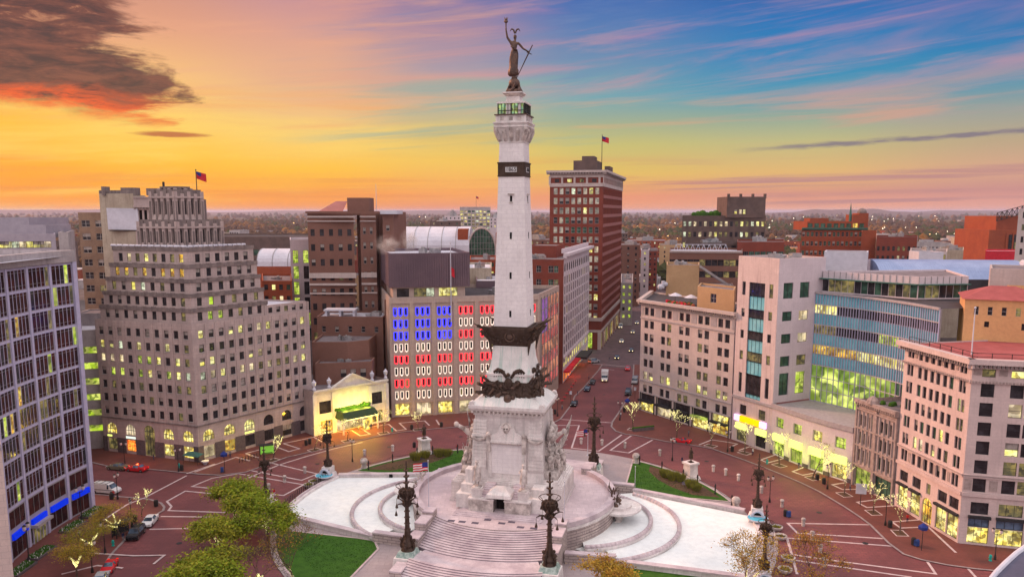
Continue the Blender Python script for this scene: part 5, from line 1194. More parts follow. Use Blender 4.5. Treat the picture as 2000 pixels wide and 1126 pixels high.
# glass wing
KIND['atrium']='lit_atrium'; glow('lit_atrium',(.36,.55,.02),(.85,.92,.22),1.15,(.04,.12,.01),.3,.4)
G0=off(E1,side,11.5); G1=(83.0,152.8); gp=bulge(G0,G1,-2.6,6)
for i in range(6):
    a,b_=gp[i],gp[i+1]; L=math.dist(a,b_); o=[]
    def band(z0,z1,kf,st_='g51'): o.append((.03,L-.03,z0,z1,kf,st_+':grey'))
    band(11.7,20.3,['atrium','atrium','atrium','atrium','gg','gg'][i],'g43')
    for j,(z0,z1) in enumerate([(20.4,22.9),(25.2,27.7),(29.9,32.4),(34.6,37.0)]): band(z0,z1,'cyan','g81')
    for j,(z0,z1) in enumerate([(22.95,25.15),(27.75,29.85),(32.45,34.55)]): band(z0,z1,[['orange','orange','lit','lit','lit','lit'],['dim','dark','dark','green','dark','dark'],['lit' if i==0 else 'dark']*6][j][i],'g81')
    B.face(a,b_,11.6,37.2,o,'mullion',.08,part='glass_wall'); M=Matrix.Translation((a[0],a[1],0))@Matrix.Rotation(math.atan2(b_[1]-a[1],b_[0]-a[0]),4,'Z'); B.p('floor_edge').box(0,L,-.35,-.003,37.0,37.5,'coping',M)
    for z in(14.6,17.5,20.3,25.15,29.85,34.55): B.p('floor_edge').box(0,L,-.16,-.003,z-.1,z+.08,'frame_pale',M)
    for k in range(9): u=k*L/8; B.p('glass_fin').box(u-.035,u+.035,-.2,-.003,20.3 if k%2 else 11.7,37.0,'mullion',M)
T=[gp[0],(87.5,167.5),(99,168.5),(112,176),(100,196),Es]
B.p('roof').sheet(gp+[(96,156),(110,170),(98,196),Es],37.25,'roof_dark')
def oTop(L): n=int(L/1.5); return [(.1+i*(L-.2)/n,.1+(i+1)*(L-.2)/n-.06,37.6,40.3,RG.choice(['dark','dark','gg','dim']),'none') for i in range(n)]
B.prism([(72.4,185.0),(86.6,168.8),(98.0,170.2),(104,190)],37.3,42.2,'white_stone',{0:oTop,1:oTop},roof='roof_gravel',par=.4,rec=.1,part='top_storey')
for a,b_ in(((72.4,185.0),(86.6,168.8)),((86.6,168.8),(98,170.2))):
    L=math.dist(a,b_); bx_(B,'canopy',a,b_,-.3,L,-1.0,-.003,40.4,40.6,'green_copper')
    for i in range(int(L/1.4)): bx_(B,'panel_joint',a,b_,i*1.4,i*1.4+.1,-.1,-.004,40.7,42.2,'frame_grey')
# barrel vault
vb=MB(); V0_=(88.5,190.);V1_=(122.,186.); dv=unit(V0_,V1_); nv=(-dv[1],dv[0]); LV=math.dist(V0_,V1_); M=Matrix.Translation((V0_[0],V0_[1],0))@Matrix.Rotation(math.atan2(dv[1],dv[0]),4,'Z')
mat('blue_metal',(.30,.38,.58),(.24,.31,.50),ns=.3,rough=.35,metal=.3)
n=14; vs=[];
for x in(0,LV):
    for i in range(n+1): t_=math.pi*i/n*.62+math.pi*.19; vs.append((x,9-9*math.cos(t_)/math.cos(math.pi*.19)*1.0,40+ (math.sin(t_)-math.sin(math.pi*.19))*9.5))
vb.add(vs,[(i,i+n+1,i+n+2,i+1) for i in range(n)]+[tuple(range(n,-1,-1)),tuple(range(n+1,2*n+2))],'blue_metal',M)
k=60
for j in range(k):
    x=LV*j/k
    for i in range(1,6): vb.tube(M@Vector(vs[i][0:1]+vs[i][1:]) +Vector((dv[0]*x,dv[1]*x,0)),M@Vector(vs[i+1])+Vector((dv[0]*x,dv[1]*x,0)),.06,.06,4,'blue_metal')
vb.box(-.2,LV+.2,-.5,18.5,36.8,40.02,'roof_dark',M)
vb.build('barrel_vault_roof',B.root,world=True)
B.prism([(100,166),(111,160),(118,172),(107,178)],37.3,44.2,'tan_render' if 0 else 'cream_stone',par=.3,part='lift_tower')
B.prism([(77,196.5),(86,192.5),(89,199),(80,203)],37.3,46.2,'roof_white',{0:lambda L:[(1,3,39,41.5,'dark','none')]},par=.2,part='plant_room')
clutter(B,[(88,178),(98,176),(100,186)],RG,6,z=37.3)
B.done(100)
lamp(B.root,(pp[1][0]-2,pp[1][1]-1,3),300,(.8,1,.1)); lamp(B.root,(pp[3][0]-2,pp[3][1]-1,3),300,(.85,1,.1)); lamp(B.root,((pp[2][0])-2,pp[2][1]-1,3),300,(.8,1,.1))
# ---- victorian sliver
V0c=(70.5,158.2);V1c=(73.4,146.8)
B=Bld('victorian_building','narrow ornate four storey stone building squeezed between two taller blocks','building',V0c)
def oV(L):
    o=[]
    for i in range(2):
        u=L*(i+.5)/2
        for q in range(3):
            x=u+(q-1)*1.35-.45
            for j,(z0,z1) in enumerate([(5.6,8.1),(9.3,11.7),(13.0,15.3)]): o.append((x,x+.9,z0,z1,'dark' if RG.random()<.8 else 'gg','arch' if j==1 else 'dh'))
        o.append((u-2.4,u+2.4,.4,4.2,'green' if i==0 else 'gg','g31'))
    return o
L=math.dist(V0c,V1c); B.face(V0c,V1c,0,18.2,oV(L),'victorian_stone',.4)
vb_=[V0c,V1c,off(V1c,(.97,.2),20),off(V0c,(.97,.2),20)]
for i in(1,2,3): B.face(vb_[i],vb_[(i+1)%4],0,18.2,[],'victorian_stone')
B.p('roof').sheet(vb_,17.4,'roof_gravel'); B.cornice(V0c,V1c,17.2,1.2,.8,'victorian_stone',dent=.6)
for z in(4.6,8.7,12.3,16.2): bx_(B,'belt_course',V0c,V1c,0,L,-.3,-.003,z,z+.35,'victorian_stone')
for i in range(3): u=L*i/2; bx_(B,'pilaster',V0c,V1c,max(0,u-.35),min(L,u+.35),-.32,-.004,.1,17,'victorian_stone')
for i in range(9): bx_(B,'column',V0c,V1c,.85+i*1.22,.98+i*1.22,-.28,-.005,5.2,16,'cream_stone')
B.p('gable').lathe([(1.3,18.3),(1.1,19.0),(.5,19.6),(.1,19.8)],8,'victorian_stone',Matrix.Translation((71.6,153.8,0)))
for i in range(30):
    p=lerp(lerp(vb_[0],vb_[1],RG.uniform(.1,.9)),lerp(vb_[3],vb_[2],.5),RG.uniform(.1,.9)); B.p('rooftop_planting').ball((p[0],p[1],17.6),RG.uniform(.3,.7),'lawn',n=6,k=4)
B.done()
# ---- corner block with heavy cornice, bottom right
S0=(73.6,146.6);S1=(75.9,128.6);S2=off(S1,(.963,-.27),34); ZS=31.6
B=Bld('corner_building','tall pinkish stone corner block with bracketed cornice and red roof at the right edge','office building',S1)
zt=[hy(v,127.5) for v in(710.4,749.6,787.7,825.8,862.8,900,936)]
def oA(L):
    o=[]
    cs=[(1.1,1.95),(2.05,2.9),(4.3,5.35),(5.95,7.0),(7.75,8.8),(9.4,10.45),(11.2,12.25),(12.85,13.9),(15.3,16.1),(16.2,17.0)]
    for j,z in enumerate(zt):
        for i,(a,b_) in enumerate(cs): o.append((a,b_,z-2.15,z,RG.choice(['blue' if 0 else 'dark','dark','dark','half','gg','dark','dark']) if RG.random()>.06 else 'lit','dh:dark'))
    for i,u in enumerate((1.2,5.0,12.2,15.2)): o.append((u,u+2.4,5.6,7.6,'dark','g21')); o.append((u-.2,u+2.6,.5,4.8,'store','g22'))
    o.append((9.0,10.2,5.6,7.6,'dark','none')); o.append((8.2,11.0,.14,4.9,'orange','arch'))
    return o
def oB(L):
    o=[]
    for j,z in enumerate(zt):
        for i,u in enumerate((1.5,5.8,8.1,13.2,15.5,21)):
            k=RG.choice(['dark','dark','dark','dark','half','dim'])
            if (j,i) in((0,1),(0,2),(2,1),(2,2),(4,1)): k='lit'
            o.append((u,u+2.0,z-2.3,z,k,'dh:dark'))
    for u,w in((1.5,3.0),(5.7,3.9),(12.6,4.4),(20,4)): o.append((u,u+w-.3,5.5,7.6,'dark' if u!=5.7 else 'dim','g31')); o.append((u-.2,u+w,.4,3.2,'store','g31')); o.append((u-.2,u+w,3.25,4.9,'blue','g31'))
    return o
B.face(S0,S1,0,ZS,oA(0),'corner_stone',.3); B.face(S1,S2,0,ZS,oB(0),'corner_stone',.3)
S3=off(S2,(.1,.99),40); S4=off(S0,(.97,.2),30); B.face(S4,S0,0,ZS,[],'corner_stone')
B.p('roof').sheet([S0,S1,S2,S3,S4],ZS-.2,'roof_red')
for a,b_ in((S0,S1),(S1,S2)):
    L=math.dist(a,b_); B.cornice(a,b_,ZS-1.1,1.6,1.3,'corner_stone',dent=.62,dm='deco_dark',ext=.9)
    for z,h_ in((zt[0]-3.35,.5),(zt[5]-3.0,.4),(4.95 if 0 else zt[6]-3.1,.6),(zt[6]+.35,.35)): bx_(B,'belt_course',a,b_,0,L,-.28,-.003,z,z+h_,'corner_stone')
    for i in range(int(L/.5)): bx_(B,'frieze',a,b_,i*.5,i*.5+.28,-.4,-.29,zt[0]-3.3,zt[0]-2.95,'victorian_stone')
    for i in range(int(L/2.9)): bx_(B,'railing',a,b_,i*2.9,i*2.9+.1,.7,.8,ZS-.2,ZS+1.3,'black_metal')
    bx_(B,'railing',a,b_,0,L,.72,.78,ZS+1.2,ZS+1.28,'black_metal'); bx_(B,'railing',a,b_,0,L,.72,.78,ZS+.6,ZS+.66,'black_metal')
for u in(3.5,7.35,10.8,14.5): 
    for j in(0,6): bx_(B,'relief_panel',S0,S1,u-.2,u+.45,-.09,-.003,zt[j]-1.9,zt[j]-.2,'victorian_stone')
for u in(.2,4.0,11.4,18.8):
    for j in(0,6): bx_(B,'relief_panel',S1,S2,u,u+1.2,-.09,-.003,zt[j]-2.0,zt[j]-.2,'victorian_stone')
for i,u in enumerate((1.2,5.0,12.2,15.2)): bx_(B,'awning',S0,S1,u-.3,u+2.7,-.6,-.02,4.75,5.15,'frame_dark')
for u,w in((1.5,3.0),(5.7,3.9),(12.6,4.4)): bx_(B,'awning',S1,S2,u-.3,u+w+.1,-.6,-.02,4.85,5.3,'frame_dark')
B.prism([(98.5,151),(108,147),(112,160),(102.5,164)],ZS-.2,hy(590,150)+2,'orange_wall',{0:lambda L:[(1+i*2,1.8+i*2,37.2,38.8,'dark','none') for i in range(4)]},roof=None,part='stair_block')
p_=B.p('stair_block')
B.done()
# block in one orange tone on every wall, with hipped tiled roof
B=Bld('penthouse_block','orange rendered block with hipped red tile roof rising behind the right edge','building',(87,150))
oq=[(pxX:=lambda u,v,Y:ray(u,v)[0]*Y/ray(u,v)[1])(1884,600,152),0]; X0=oq[0]
Oq=[(X0,152),(X0+12.3,146.5),(X0+18,158),(X0+5.5,163.5)]; zo=hy(583,152)
B.prism(Oq,24,zo,'orange_wall',{0:lambda L:[(1.6+i*2.3,2.4+i*2.3,zo-3.0,zo-1.4,'dark','dh:pale') for i in range(5)]+[(3.5,4.3,zo-5.3,zo-4.2,'dark','none'),(9.6,10.6,zo-5.6,zo-4.3,'dark','none')]},roof=None)
hp=B.p('roof'); Oi=inset(Oq,-.5); cA=lerp(lerp(Oq[0],Oq[3],.5),lerp(Oq[1],Oq[2],.5),.35); cB=lerp(lerp(Oq[0],Oq[3],.5),lerp(Oq[1],Oq[2],.5),.65)
hp.add([(x,y,zo) for x,y in Oi]+[(*cA,zo+2.2),(*cB,zo+2.2)],[(0,1,5,4),(1,2,5),(2,3,4,5),(3,0,4)],'roof_red'); B.done()
t=thing('flagpole','white flagpole on the red roof corner at the right','flagpole',(79,134.5,ZS)); q=MB(); q.tube((0,0,0),(0,0,8),.12,.07,8,'roof_white'); q.ball((0,0,8.1),.2,'roof_white'); q.build('pole',t)
# dark roof edge nearest the camera, bottom right corner
B=Bld('near_rooftop','curved grey roof edge with pale rim cutting the bottom right corner','roof',(33,40))
rp=[]; 
for u,v in[(1928,1140),(1945,1118),(1965,1098),(1985,1080),(2010,1062),(2060,1036),(2160,1000)]: x,y=g(u,v,28.); rp.append((x,y))
back=[(70,rp[-1][1]),(70,rp[0][1]-6),(rp[0][0],rp[0][1]-6)]
B.p('roof').prism((rp+back)[::-1],20,28,'near_roof'); 
for a,b_ in zip(rp,rp[1:]): B.p('rim').tube((*a,28),(*b_,28),.22,.22,8,'roof_white')
B.done()
# ================================================================ the city beyond
def pX(u,v,Y): return ray(u,v)[0]*Y/ray(u,v)[1]
def blk(name,label,u0,u1,vt,Y,dep,m,nc=0,pitch=3.6,wh=1.7,ww=1.2,kf=None,slant=0.,cat='building',roof='roof_gravel',zb=0,side=0,st='dh:dark',top=1.2,maxr=14,par=.8,done=True,cc=0,grp=None,B=None,part='wall'):
    z=hy(vt,Y); X0=pX(u0,vt,Y); X1=pX(u1,vt,Y+slant); 
    if B is None: B=Bld(name,label,cat,(X0,Y),grp)
    dd=unit((X0,Y),(X1,Y+slant)); nn=(-dd[1],dd[0]); sx=-.0
    k_=1+dep/Y*.97; P=[(X0,Y),(X1,Y+slant),(X1*k_,(Y+slant)*k_),(X0*k_,Y*k_)]
    nr=min(maxr,int((z-top-zb-1)/pitch))
    kf=kf or pick({'dark':8,'half':2,'lit':1,'dim':1})
    rw=[(z-top-wh-i*pitch,z-top-i*pitch) for i in range(nr)]
    o={}
    if nc: o[0]=lambda L:grid(cols(L,nc,ww),rw,kf,st)
    if side: o[1]=lambda L:grid(cols(L,side,ww),rw,kf,st); o[3]=o[1]
    B.prism(P,zb,z,m,o,roof,par,rec=.2,part=part)
    if cc: clutter(B,inset(P,2),RG,cc,z=z-par,s=max(1,Y/220))
    if done: B.done(100)
    return B,P,z
# red tower
Cn=g(1173,683); Lf=off(Cn,(-.972,.233),21.5); Rf_=off(Cn,(.233,.972),76); zT=71.6
B=Bld('red_brick_tower','tall red brick skyscraper with white terracotta crown and flat overhanging cornice','skyscraper',Cn)
RWS=[(62.6-i*3.85,65.1-i*3.85) for i in range(14)]
def oF(L): 
    o=[]
    for j,r in enumerate(RWS):
        for i,(a,b_) in enumerate(cols(L,8,1.55,1.6)): o.append((a,b_,r[0],r[1],(RG.choice(['blindlit','blindlit','half','lit','blindlit']) if j<3 or (i>5 and j>5) else RG.choice(['gg','gg','half','blindlit','dark'])),'dh:pale'))
    return o+[(2+i*5,3.8+i*5,67.3,68.7,'lit' if i==1 else 'dark','g31') for i in range(4)]+[(3,6,9.2,11.4,'dark','g31'),(12,15,9.2,11.4,'dark','g31'),(14,18,.6,7,'green','g22'),(3,7,.6,7,'dark','g22')]
KIND['blindlit']='room_curtain'; glow('room_curtain',(.50,.40,.28),(.42,.36,.30),.85,(.12,.10,.09),.9,.55)
B.face(Lf,Cn,0,zT,oF(21.5),'brick_red',.25)
def oG(L): return [(a,b_,r[0]-.1,r[1]-.3,'dark','none') for r in RWS for a,b_ in cols(L,26,1.7,1.2)]+[(a,b_,67,69,'dark','none') for a,b_ in cols(L,16,1.6,2)]+[(a,b_,.6,6.5,'store' if i%3 else 'green','none') for i,(a,b_) in enumerate(cols(L,14,3.2,2))]+[(a,b_,8.6,10.6,'dark','none') for a,b_ in cols(L,18,2.2,2)]
B.face(Cn,Rf_,0,zT,oG(76),'brick_red',.25)
bkc=off(Lf,(.233,.972),76); B.face(Rf_,bkc,0,zT,[],'brick_red'); B.face(bkc,Lf,0,zT,[],'brick_red'); B.p('roof').sheet([Lf,Cn,Rf_,bkc],zT-.3,'roof_gravel')
for a,b_ in((Lf,Cn),(Cn,Rf_)):
    L=math.dist(a,b_); B.cornice(a,b_,zT-1.2,1.6,1.7,'cream_stone',dent=1.1,dm='deco_dark',ext=1.2); 
    for z0,z1 in((65.6,67.0),(69.2,zT-1.1),(11.8,13.2),(7.2,8.2)): bx_(B,'stone_band',a,b_,-.1,L+.1,-.25,-.003,z0,z1,'cream_stone')
    for i in range(int(L/2.5)+1): bx_(B,'stone_band',a,b_,i*2.5-.4,i*2.5+.4,-.35,-.004,66.4,69.8,'cream_stone') if i%2==0 else None
    for i in range(int(L/7)+1): bx_(B,'stone_pier',a,b_,max(0,i*7-.8),min(L,i*7+.8),-.2,-.002,.1,7.3,'cream_stone')
for r in RWS: bx_(B,'spandrel_band',Cn,Rf_,.9,75.2,-.12,-.003,r[0]-1.45,r[0]-.2,'spandrel_pink')
Tq=lambda u,v:(Cn[0]-.972*u+.233*v,Cn[1]+.233*u+.972*v)
B.prism([Tq(13,6),Tq(3.5,6),Tq(3.5,22),Tq(13,22)],zT-.3,zT+4.6,'brick_grey',par=.3,part='penthouse'); B.prism([Tq(10,9),Tq(5,9),Tq(5,18),Tq(10,18)],zT+4.2,zT+6.5,'brick_grey',par=.3,part='penthouse'); B.prism([Tq(3,28),Tq(-.0+.8,28),Tq(.8,40),Tq(3,40)],zT-.3,zT+3.4,'brick_grey',par=.3,part='penthouse')
B.done()
def roofpole(label,p,z0,h_,flag=True,m='frame_dark'):
    t=thing('flagpole',label,'flagpole',(p[0],p[1],z0)); q=MB(); q.tube((0,0,0),(0,0,h_),.16,.1,6,m); q.ball((0,0,h_+.1),.2,m); q.build('pole',t)
    if flag:
        q=MB(); n=6; vs=[]
        for i in range(n+1): vs+=[(.1+i*.45,.25*math.sin(i*1.1),h_-.3-i*.12),(.1+i*.45,.25*math.sin(i*1.1+.4),h_-2.3-i*.16)]
        q.add(vs,[(2*i,2*i+1,2*i+3,2*i+2) for i in range(n)],'flag_red'); q.add([(x,y-.03,z) if k<8 and k%2==0 else (x,y-.03,z+1.0 if k<8 else z) for k,(x,y,z) in enumerate(vs[:8])],[(2*i,2*i+1,2*i+3,2*i+2) for i in range(3)],'flag_blue'); q.build('flag',t)
roofpole('dark flagpole with flag on top of the tall red brick tower',Tq(2.5,14),zT,15)
# white terracotta building and its brick rear
H0=(16.6,255.);H1=(30.2,312.); zH=42.4
B=Bld('terracotta_building','white terracotta building with tall vertical piers facing the street','office building',H0)
L=math.dist(H0,H1)
def oH(L): return [(a,b_,12.5,36,'dark','g25') if 0 else (a,b_,z,z+2.6,'dark' if RG.random()<.85 else 'half','none') for a,b_ in cols(L,13,2.7,1.2) for z in[9.4+i*3.3 for i in range(8)]]+[(a,b_,36.6,39.3,'dark','arch') for a,b_ in cols(L,13,2.7,1.2)]+[(a,b_,5.2,8.0,'lit','g21') for a,b_ in cols(L,13,3.0,1.0)]+[(a,b_,.5,3.4,'red' if i<5 else 'store','none') for i,(a,b_) in enumerate(cols(L,13,3.0,1.0))]
B.face(H0,H1,0,zH,oH(L),'white_stone',.12)
for i in range(14): u=min(L-.3,max(.3,1.2+2.7/2-(L-2.4-2.7)/12/2+i*(L-2.4-2.7)/12)); bx_(B,'pier',H0,H1,u-.4,u+.4,-.14,-.003,8.6,36.3,'white_stone')
B.cornice(H0,H1,zH-1.3,1.6,1.8,'white_stone',ext=.8); bx_(B,'belt_course',H0,H1,0,L,-.4,-.003,8.2,9.0,'white_stone'); bx_(B,'balustrade',H0,H1,0,L,.3,.8,zH+.25,zH+1.6,'white_stone')
Hl=off(H0,(-.972,.233),19); Hb=off(Hl,(.233,.972),58)
B.face(Hl,H0,0,40.6,[(a,b_,z,z+2.2,RG.choice(['gg','dark','half']),'g22:pale') for a,b_ in((6,7.6),(10,11.6),(14,15.6),(15.8,17.2)) for z in(36.4,32)]+[(1.5,2.7,35,36.6,'dark','none')],'brick_red',.2); B.face(H1,Hb,0,40.6,[],'brick_red'); B.face(Hb,Hl,0,40.6,[],'brick_red')
B.p('roof').sheet([Hl,H0,H1,Hb],40.3,'roof_gravel'); hq=lambda u,v:(Hl[0]+.972*u+.233*v,Hl[1]-.233*u+.972*v)
B.prism([hq(4,14),hq(14,14),hq(14,30),hq(4,30)],40.3,44.4,'brick_red',par=.3,part='penthouse'); clutter(B,[hq(2,3),hq(15,3),hq(15,12),hq(2,12)],RG,7,z=40.3)
for i in range(6): bx_(B,'street_awning',H0,H1,1+i*4.3,4.6+i*4.3,-2.0,-.05,3.5,4.1,'flag_red')
bx_(B,'marquee',H0,H1,26,40,-4.2,-.05,3.6,4.4,'frame_dark')
B.done()
lamp(B.root,(H0[0]+4.5,H0[1]+12,2.6),500,(1,.15,.08)); lamp(B.root,(H0[0]+9,H0[1]+34,2.8),500,(1,.2,.08))
# brown brick hotel
B,P,z=blk('brick_hotel','brown brick hotel tower with pale stripes and light wells left of centre',600,690,414,236,30,'brick_brown',5,pitch=4.4,wh=2.0,ww=1.2,kf=pick({'dark':10,'half':3,'lit':.6}),slant=1.5,cat='hotel',maxr=11,top=5,done=False,cc=2)
Xa,Ya=P[1]
zB=z
q=[(Xa,Ya+5),(Xa+1.8,Ya+5),(Xa+1.8,Ya+30),(Xa,Ya+30)]; B.prism(q,0,zB,'brick_brown',par=.3)
q=[(Xa+1.8,Ya+.6),(Xa+6.4,Ya+1),(Xa+6.4,Ya+30),(Xa+1.8,Ya+30)]; B.prism(q,0,zB,'brick_brown',{0:lambda L:[(a,a+.8,zz,zz+2,'half','dh:pale') for a in(.8,2.8) for zz in[zB-6.5-i*4.4 for i in range(10)]]},par=.3)
q=[(Xa+6.4,Ya+6),(Xa+8.4,Ya+6),(Xa+8.4,Ya+30),(Xa+6.4,Ya+30)]; B.prism(q,0,zB,'brick_brown',par=.3)
q=[(Xa+8.4,Ya+1.2),(Xa+11.6,Ya+1.5),(Xa+11.6,Ya+30),(Xa+8.4,Ya+30)]; B.prism(q,0,zB,'brick_brown',{0:lambda L:[(1,2,zz,zz+1.6,'half','dh:pale') for zz in[zB-5.5-i*4.4 for i in range(8)]]},par=.3)
for z0,z1 in((zB-1.6,zB-1.1),(zB-2.8,zB-2.5),(zB-19.4,zB-17.9),(zB-21.6,zB-21.0),(zB-24.2,zB-23.8)):
    B.p('stripe').box(P[0][0]-.1,P[0][0]+13.9,P[0][1]-.18,P[0][1]+1.,z0,z1,'cream_stone') ; B.p('stripe').box(Xa+1.8,Xa+6.4,Ya+.4,Ya+1.,z0,z1,'cream_stone')
B.p('cornice').box(Xa+8.0,Xa+13,Ya-.5,Ya+12,zB-.6,zB+.5,'roof_white'); B.p('cornice').box(P[0][0]-.4,Xa+8,Ya-2.2,Ya-1.2,zB-.4,zB+.25,'brick_brown')
B.prism([(-49.2,240),(-42.6,240),(-42.6,248),(-49.2,248)],zB-1,hy(386,240),'brick_brown',par=.2,part='penthouse')
B.p('sloped_skylight').add([(-58,239,zB),(-50.5,239,zB),(-50.5,247,zB+3.3),(-54,247,zB+3.3)],[(0,1,2,3)],'spandrel_pink')
B.p('mast').tube((-41.5,246,zB-1),(-41.5,246,zB+8.5),.12,.06,5,'roof_white')
B.done()
# brick theatre masses below the hotel
B=Bld('brick_auditorium','plain brown brick auditorium blocks stepping down behind the cream theatre','building',(-58,200))
B.prism([(-55.5,224),(-36.5,222.5),(-36,236),(-56,236)],0,hy(618,223),'brick_brown',{0:lambda L:grid(cols(L,5,1.1),[(hy(618,223)-4.5,hy(618,223)-2.8)],pick({'dark':3,'half':1}),'dh:pale')},par=.5,roof='roof_white')
B.prism([(-36.0,223),(-26,222),(-26,236),(-36,236)],0,hy(585,223),'brick_brown',par=.5,roof='roof_white')
B.prism([(-53.5,209.5),(-44,209.5),(-38.8,213),(-38.5,223),(-54,223.5)],0,hy(668,209),'brick_brown',{2:lambda L:[]},par=.5,roof='roof_gravel')
B.prism([(-51.5,204),(-37.2,206.8),(-37.4,213),(-51.8,212)],0,hy(708,205),'brick_brown',{0:lambda L:[(a,a+1.5,hy(708,205)-4,hy(708,205)-1.8,'half','dh:dark') for a in(6.5,9,11.6)]},par=.5)
B.p('roof_lantern').box(-54,-45,226,231,hy(618,223)+1.2,hy(618,223)+1.6,'roof_white'); 
for x in(-53.5,-49.5,-45.5): B.p('roof_lantern').box(x-.3,x+.3,226.5,230,hy(618,223)-.5,hy(618,223)+1.2,'roof_white')
clutter(B,[(-46,226),(-38,226),(-38,233)],RG,5,z=hy(618,223)-.5); clutter(B,[(-51,213),(-41,214),(-42,221),(-52,221)],RG,5,z=hy(668,209)-.5,s=.7); clutter(B,[(-50,206),(-39,208.5),(-39,211),(-50,210)],RG,3,z=hy(708,205)-.5,s=.6); B.done()
# two-tone tall block with blank hoarding
mat('pale_plaster',(.47,.41,.33),(.36,.30,.24),ns=.18,rough=.95,streak=.4)
B=Bld('bank_tower','tall weathered stone block with colonnade rising behind the stepped tower','office building',(-112,222))
za=hy(378,222); Xl=pX(195,400,222); Xm=pX(268,400,222); Xr=pX(380,400,225)
B.face((Xl,222),(Xm,220),0,za,[],'pale_plaster'); 
B.face((Xm,220),(Xr,224),0,za-1.2,[(a,a+.75,za-11,za-4.5,'void','none') for a in[1.2+i*1.25 for i in range(13)]]+[(a,a+1.2,zz,zz+2,'dark','dh:dark') for a in[1.2+i*2.2 for i in range(7)] for zz in[za-16-i*4 for i in range(8)]],'deco_stone',.5)
B.face((Xr,224),(Xr*1.07,250),0,za-1.2,[],'deco_dark'); B.face((Xl,250),(Xl,222),0,za,[],'pale_plaster'); B.p('roof').sheet([(Xl,222),(Xm,220),(Xr,224),(Xr*1.07,250),(Xl,250)],za-1.8,'roof_gravel')
B.cornice((Xm,220),(Xr,224),za-4.2,1.0,.9,'deco_stone',dent=.7,dm='deco_dark'); B.cornice((Xm,220),(Xr,224),za-1.4,.5,.3,'deco_stone'); B.p('wall').box(Xl,Xm,222,223,za-.2,za+.9,'deco_dark'); 
for x,w_,h_ in((1.2,.9,1.9),(6.5,4,1.6),(13.5,4,1.4)): B.p('parapet_block').box(Xl+x,Xl+x+w_,221,224,za-.5,za+h_,'deco_dark')
B.p('chimney').box(Xl+17.6,Xl+18.0,222,222.6,za,za+3.2,'frame_dark')
B.done()
Hh=thing('billboard','large blank pale billboard fixed to the weathered wall of the tall block','billboard',(Xl+2,221,0)); q=MB(); xa=pX(209,430,221);xb=pX(271,430,219.6); q.add([(xa,221.3,hy(448,221)),(xb,219.6,hy(449,220)),(xb-.2,219.6,hy(407,220)),(xa-.1,221.3,hy(406,221)),(xa,221.7,hy(448,221)),(xb,220.0,hy(449,220)),(xb-.2,220.,hy(407,220)),(xa-.1,221.7,hy(406,221))],[(0,1,2,3),(7,6,5,4),(0,3,7,4),(1,5,6,2),(3,2,6,7),(0,4,5,1)],'roof_white'); q.build('panel',Hh,world=True)
q=MB(); q.box(xa+1,xb-1,219.9,221,hy(449,220)-.25,hy(449,220)-.05,'frame_dark'); q.build('support_frame',Hh,world=True)
roofpole('dark flagpole with flag on the tall weathered block at the left',(pX(385,380,226),226),za-1,7.5)
blk('brown_office','narrow tan brick office block with regular windows behind the stepped tower',152,206,415,232,20,'tan_brick',2,pitch=3.75,wh=1.9,ww=2.6,kf=pick({'half':3,'dark':4,'dim':1}),st='pair:pale',maxr=14,top=2.2,slant=-1)
B,P,z=blk('flat_office','long low office block with rows of yellow lit windows at the far left',-60,108,457,168,30,'spandrel',12,pitch=3.2,wh=1.4,ww=2.2,kf=pick({'lit':8,'dim':1}),st='pair:dark',maxr=6,top=1.6,slant=4,done=False,cc=4)
x0=pX(-60,420,178);x1=pX(66,424,180); B.prism([(x0,176),(x1,178),(x1,194),(x0,192)],z-1,hy(425,178),'spandrel',par=.4,part='plant_room'); x1=pX(94,438,176); B.prism([(x0,173),(x1,175),(x1,185),(x0,185)],z-1,hy(439,175),'spandrel',par=.4,part='plant_room')
x0=pX(106,458,170);x1=pX(133,458,172); B.prism([(x0,171.5),(x1,172),(x1*1.1,192),(x0*1.1,192)],0,z+.3,'concrete_pale',par=.4,part='end_tower'); B.done()
# parking garage with green light
B=Bld('parking_garage','concrete parking garage with slots of green light between the glass office and stepped tower','garage',(-104,178))
Ga=(-122,176.5);Gb=(-95.4,184.0); zG=28.6; L=math.dist(Ga,Gb)
B.prism([Ga,Gb,(-98,215),(-124,210)],0,zG,'concrete_pale',{0:lambda L:[(1,L-.6,4.3+i*3.75,5.9+i*3.75,'green','none') for i in range(6)]},roof='roof_white',par=.9,rec=.8)
B.p('barrier').box(-100,-99.9,190,197,zG-.9,zG+1.4,'frame_grey'); B.prism([(-109,196),(-99.5,198),(-100,206),(-110,205)],zG-1,zG+2.2,'concrete_pale',par=.3,part='stair_head'); B.done()
# white narrow building
blk('white_office','narrow white office block with tall dark window strips beside the brown hotel',566,606,468,262,26,'white_stone',2,pitch=5.2,wh=4.2,ww=1.7,kf=pick({'dark':4,'green':2,'gg':3}),st='g35:dark',maxr=6,top=3.5,slant=2)
blk('convention_wing','long dark flat roofed hall with lit glazing at its end beyond the tower',432,604,462,430,60,'brick_grey',14,pitch=7,wh=3.0,ww=4.0,kf=pick({'lit':2,'gg':3,'dark':2}),st='g31:dark',maxr=1,top=7,roof='roof_dark')
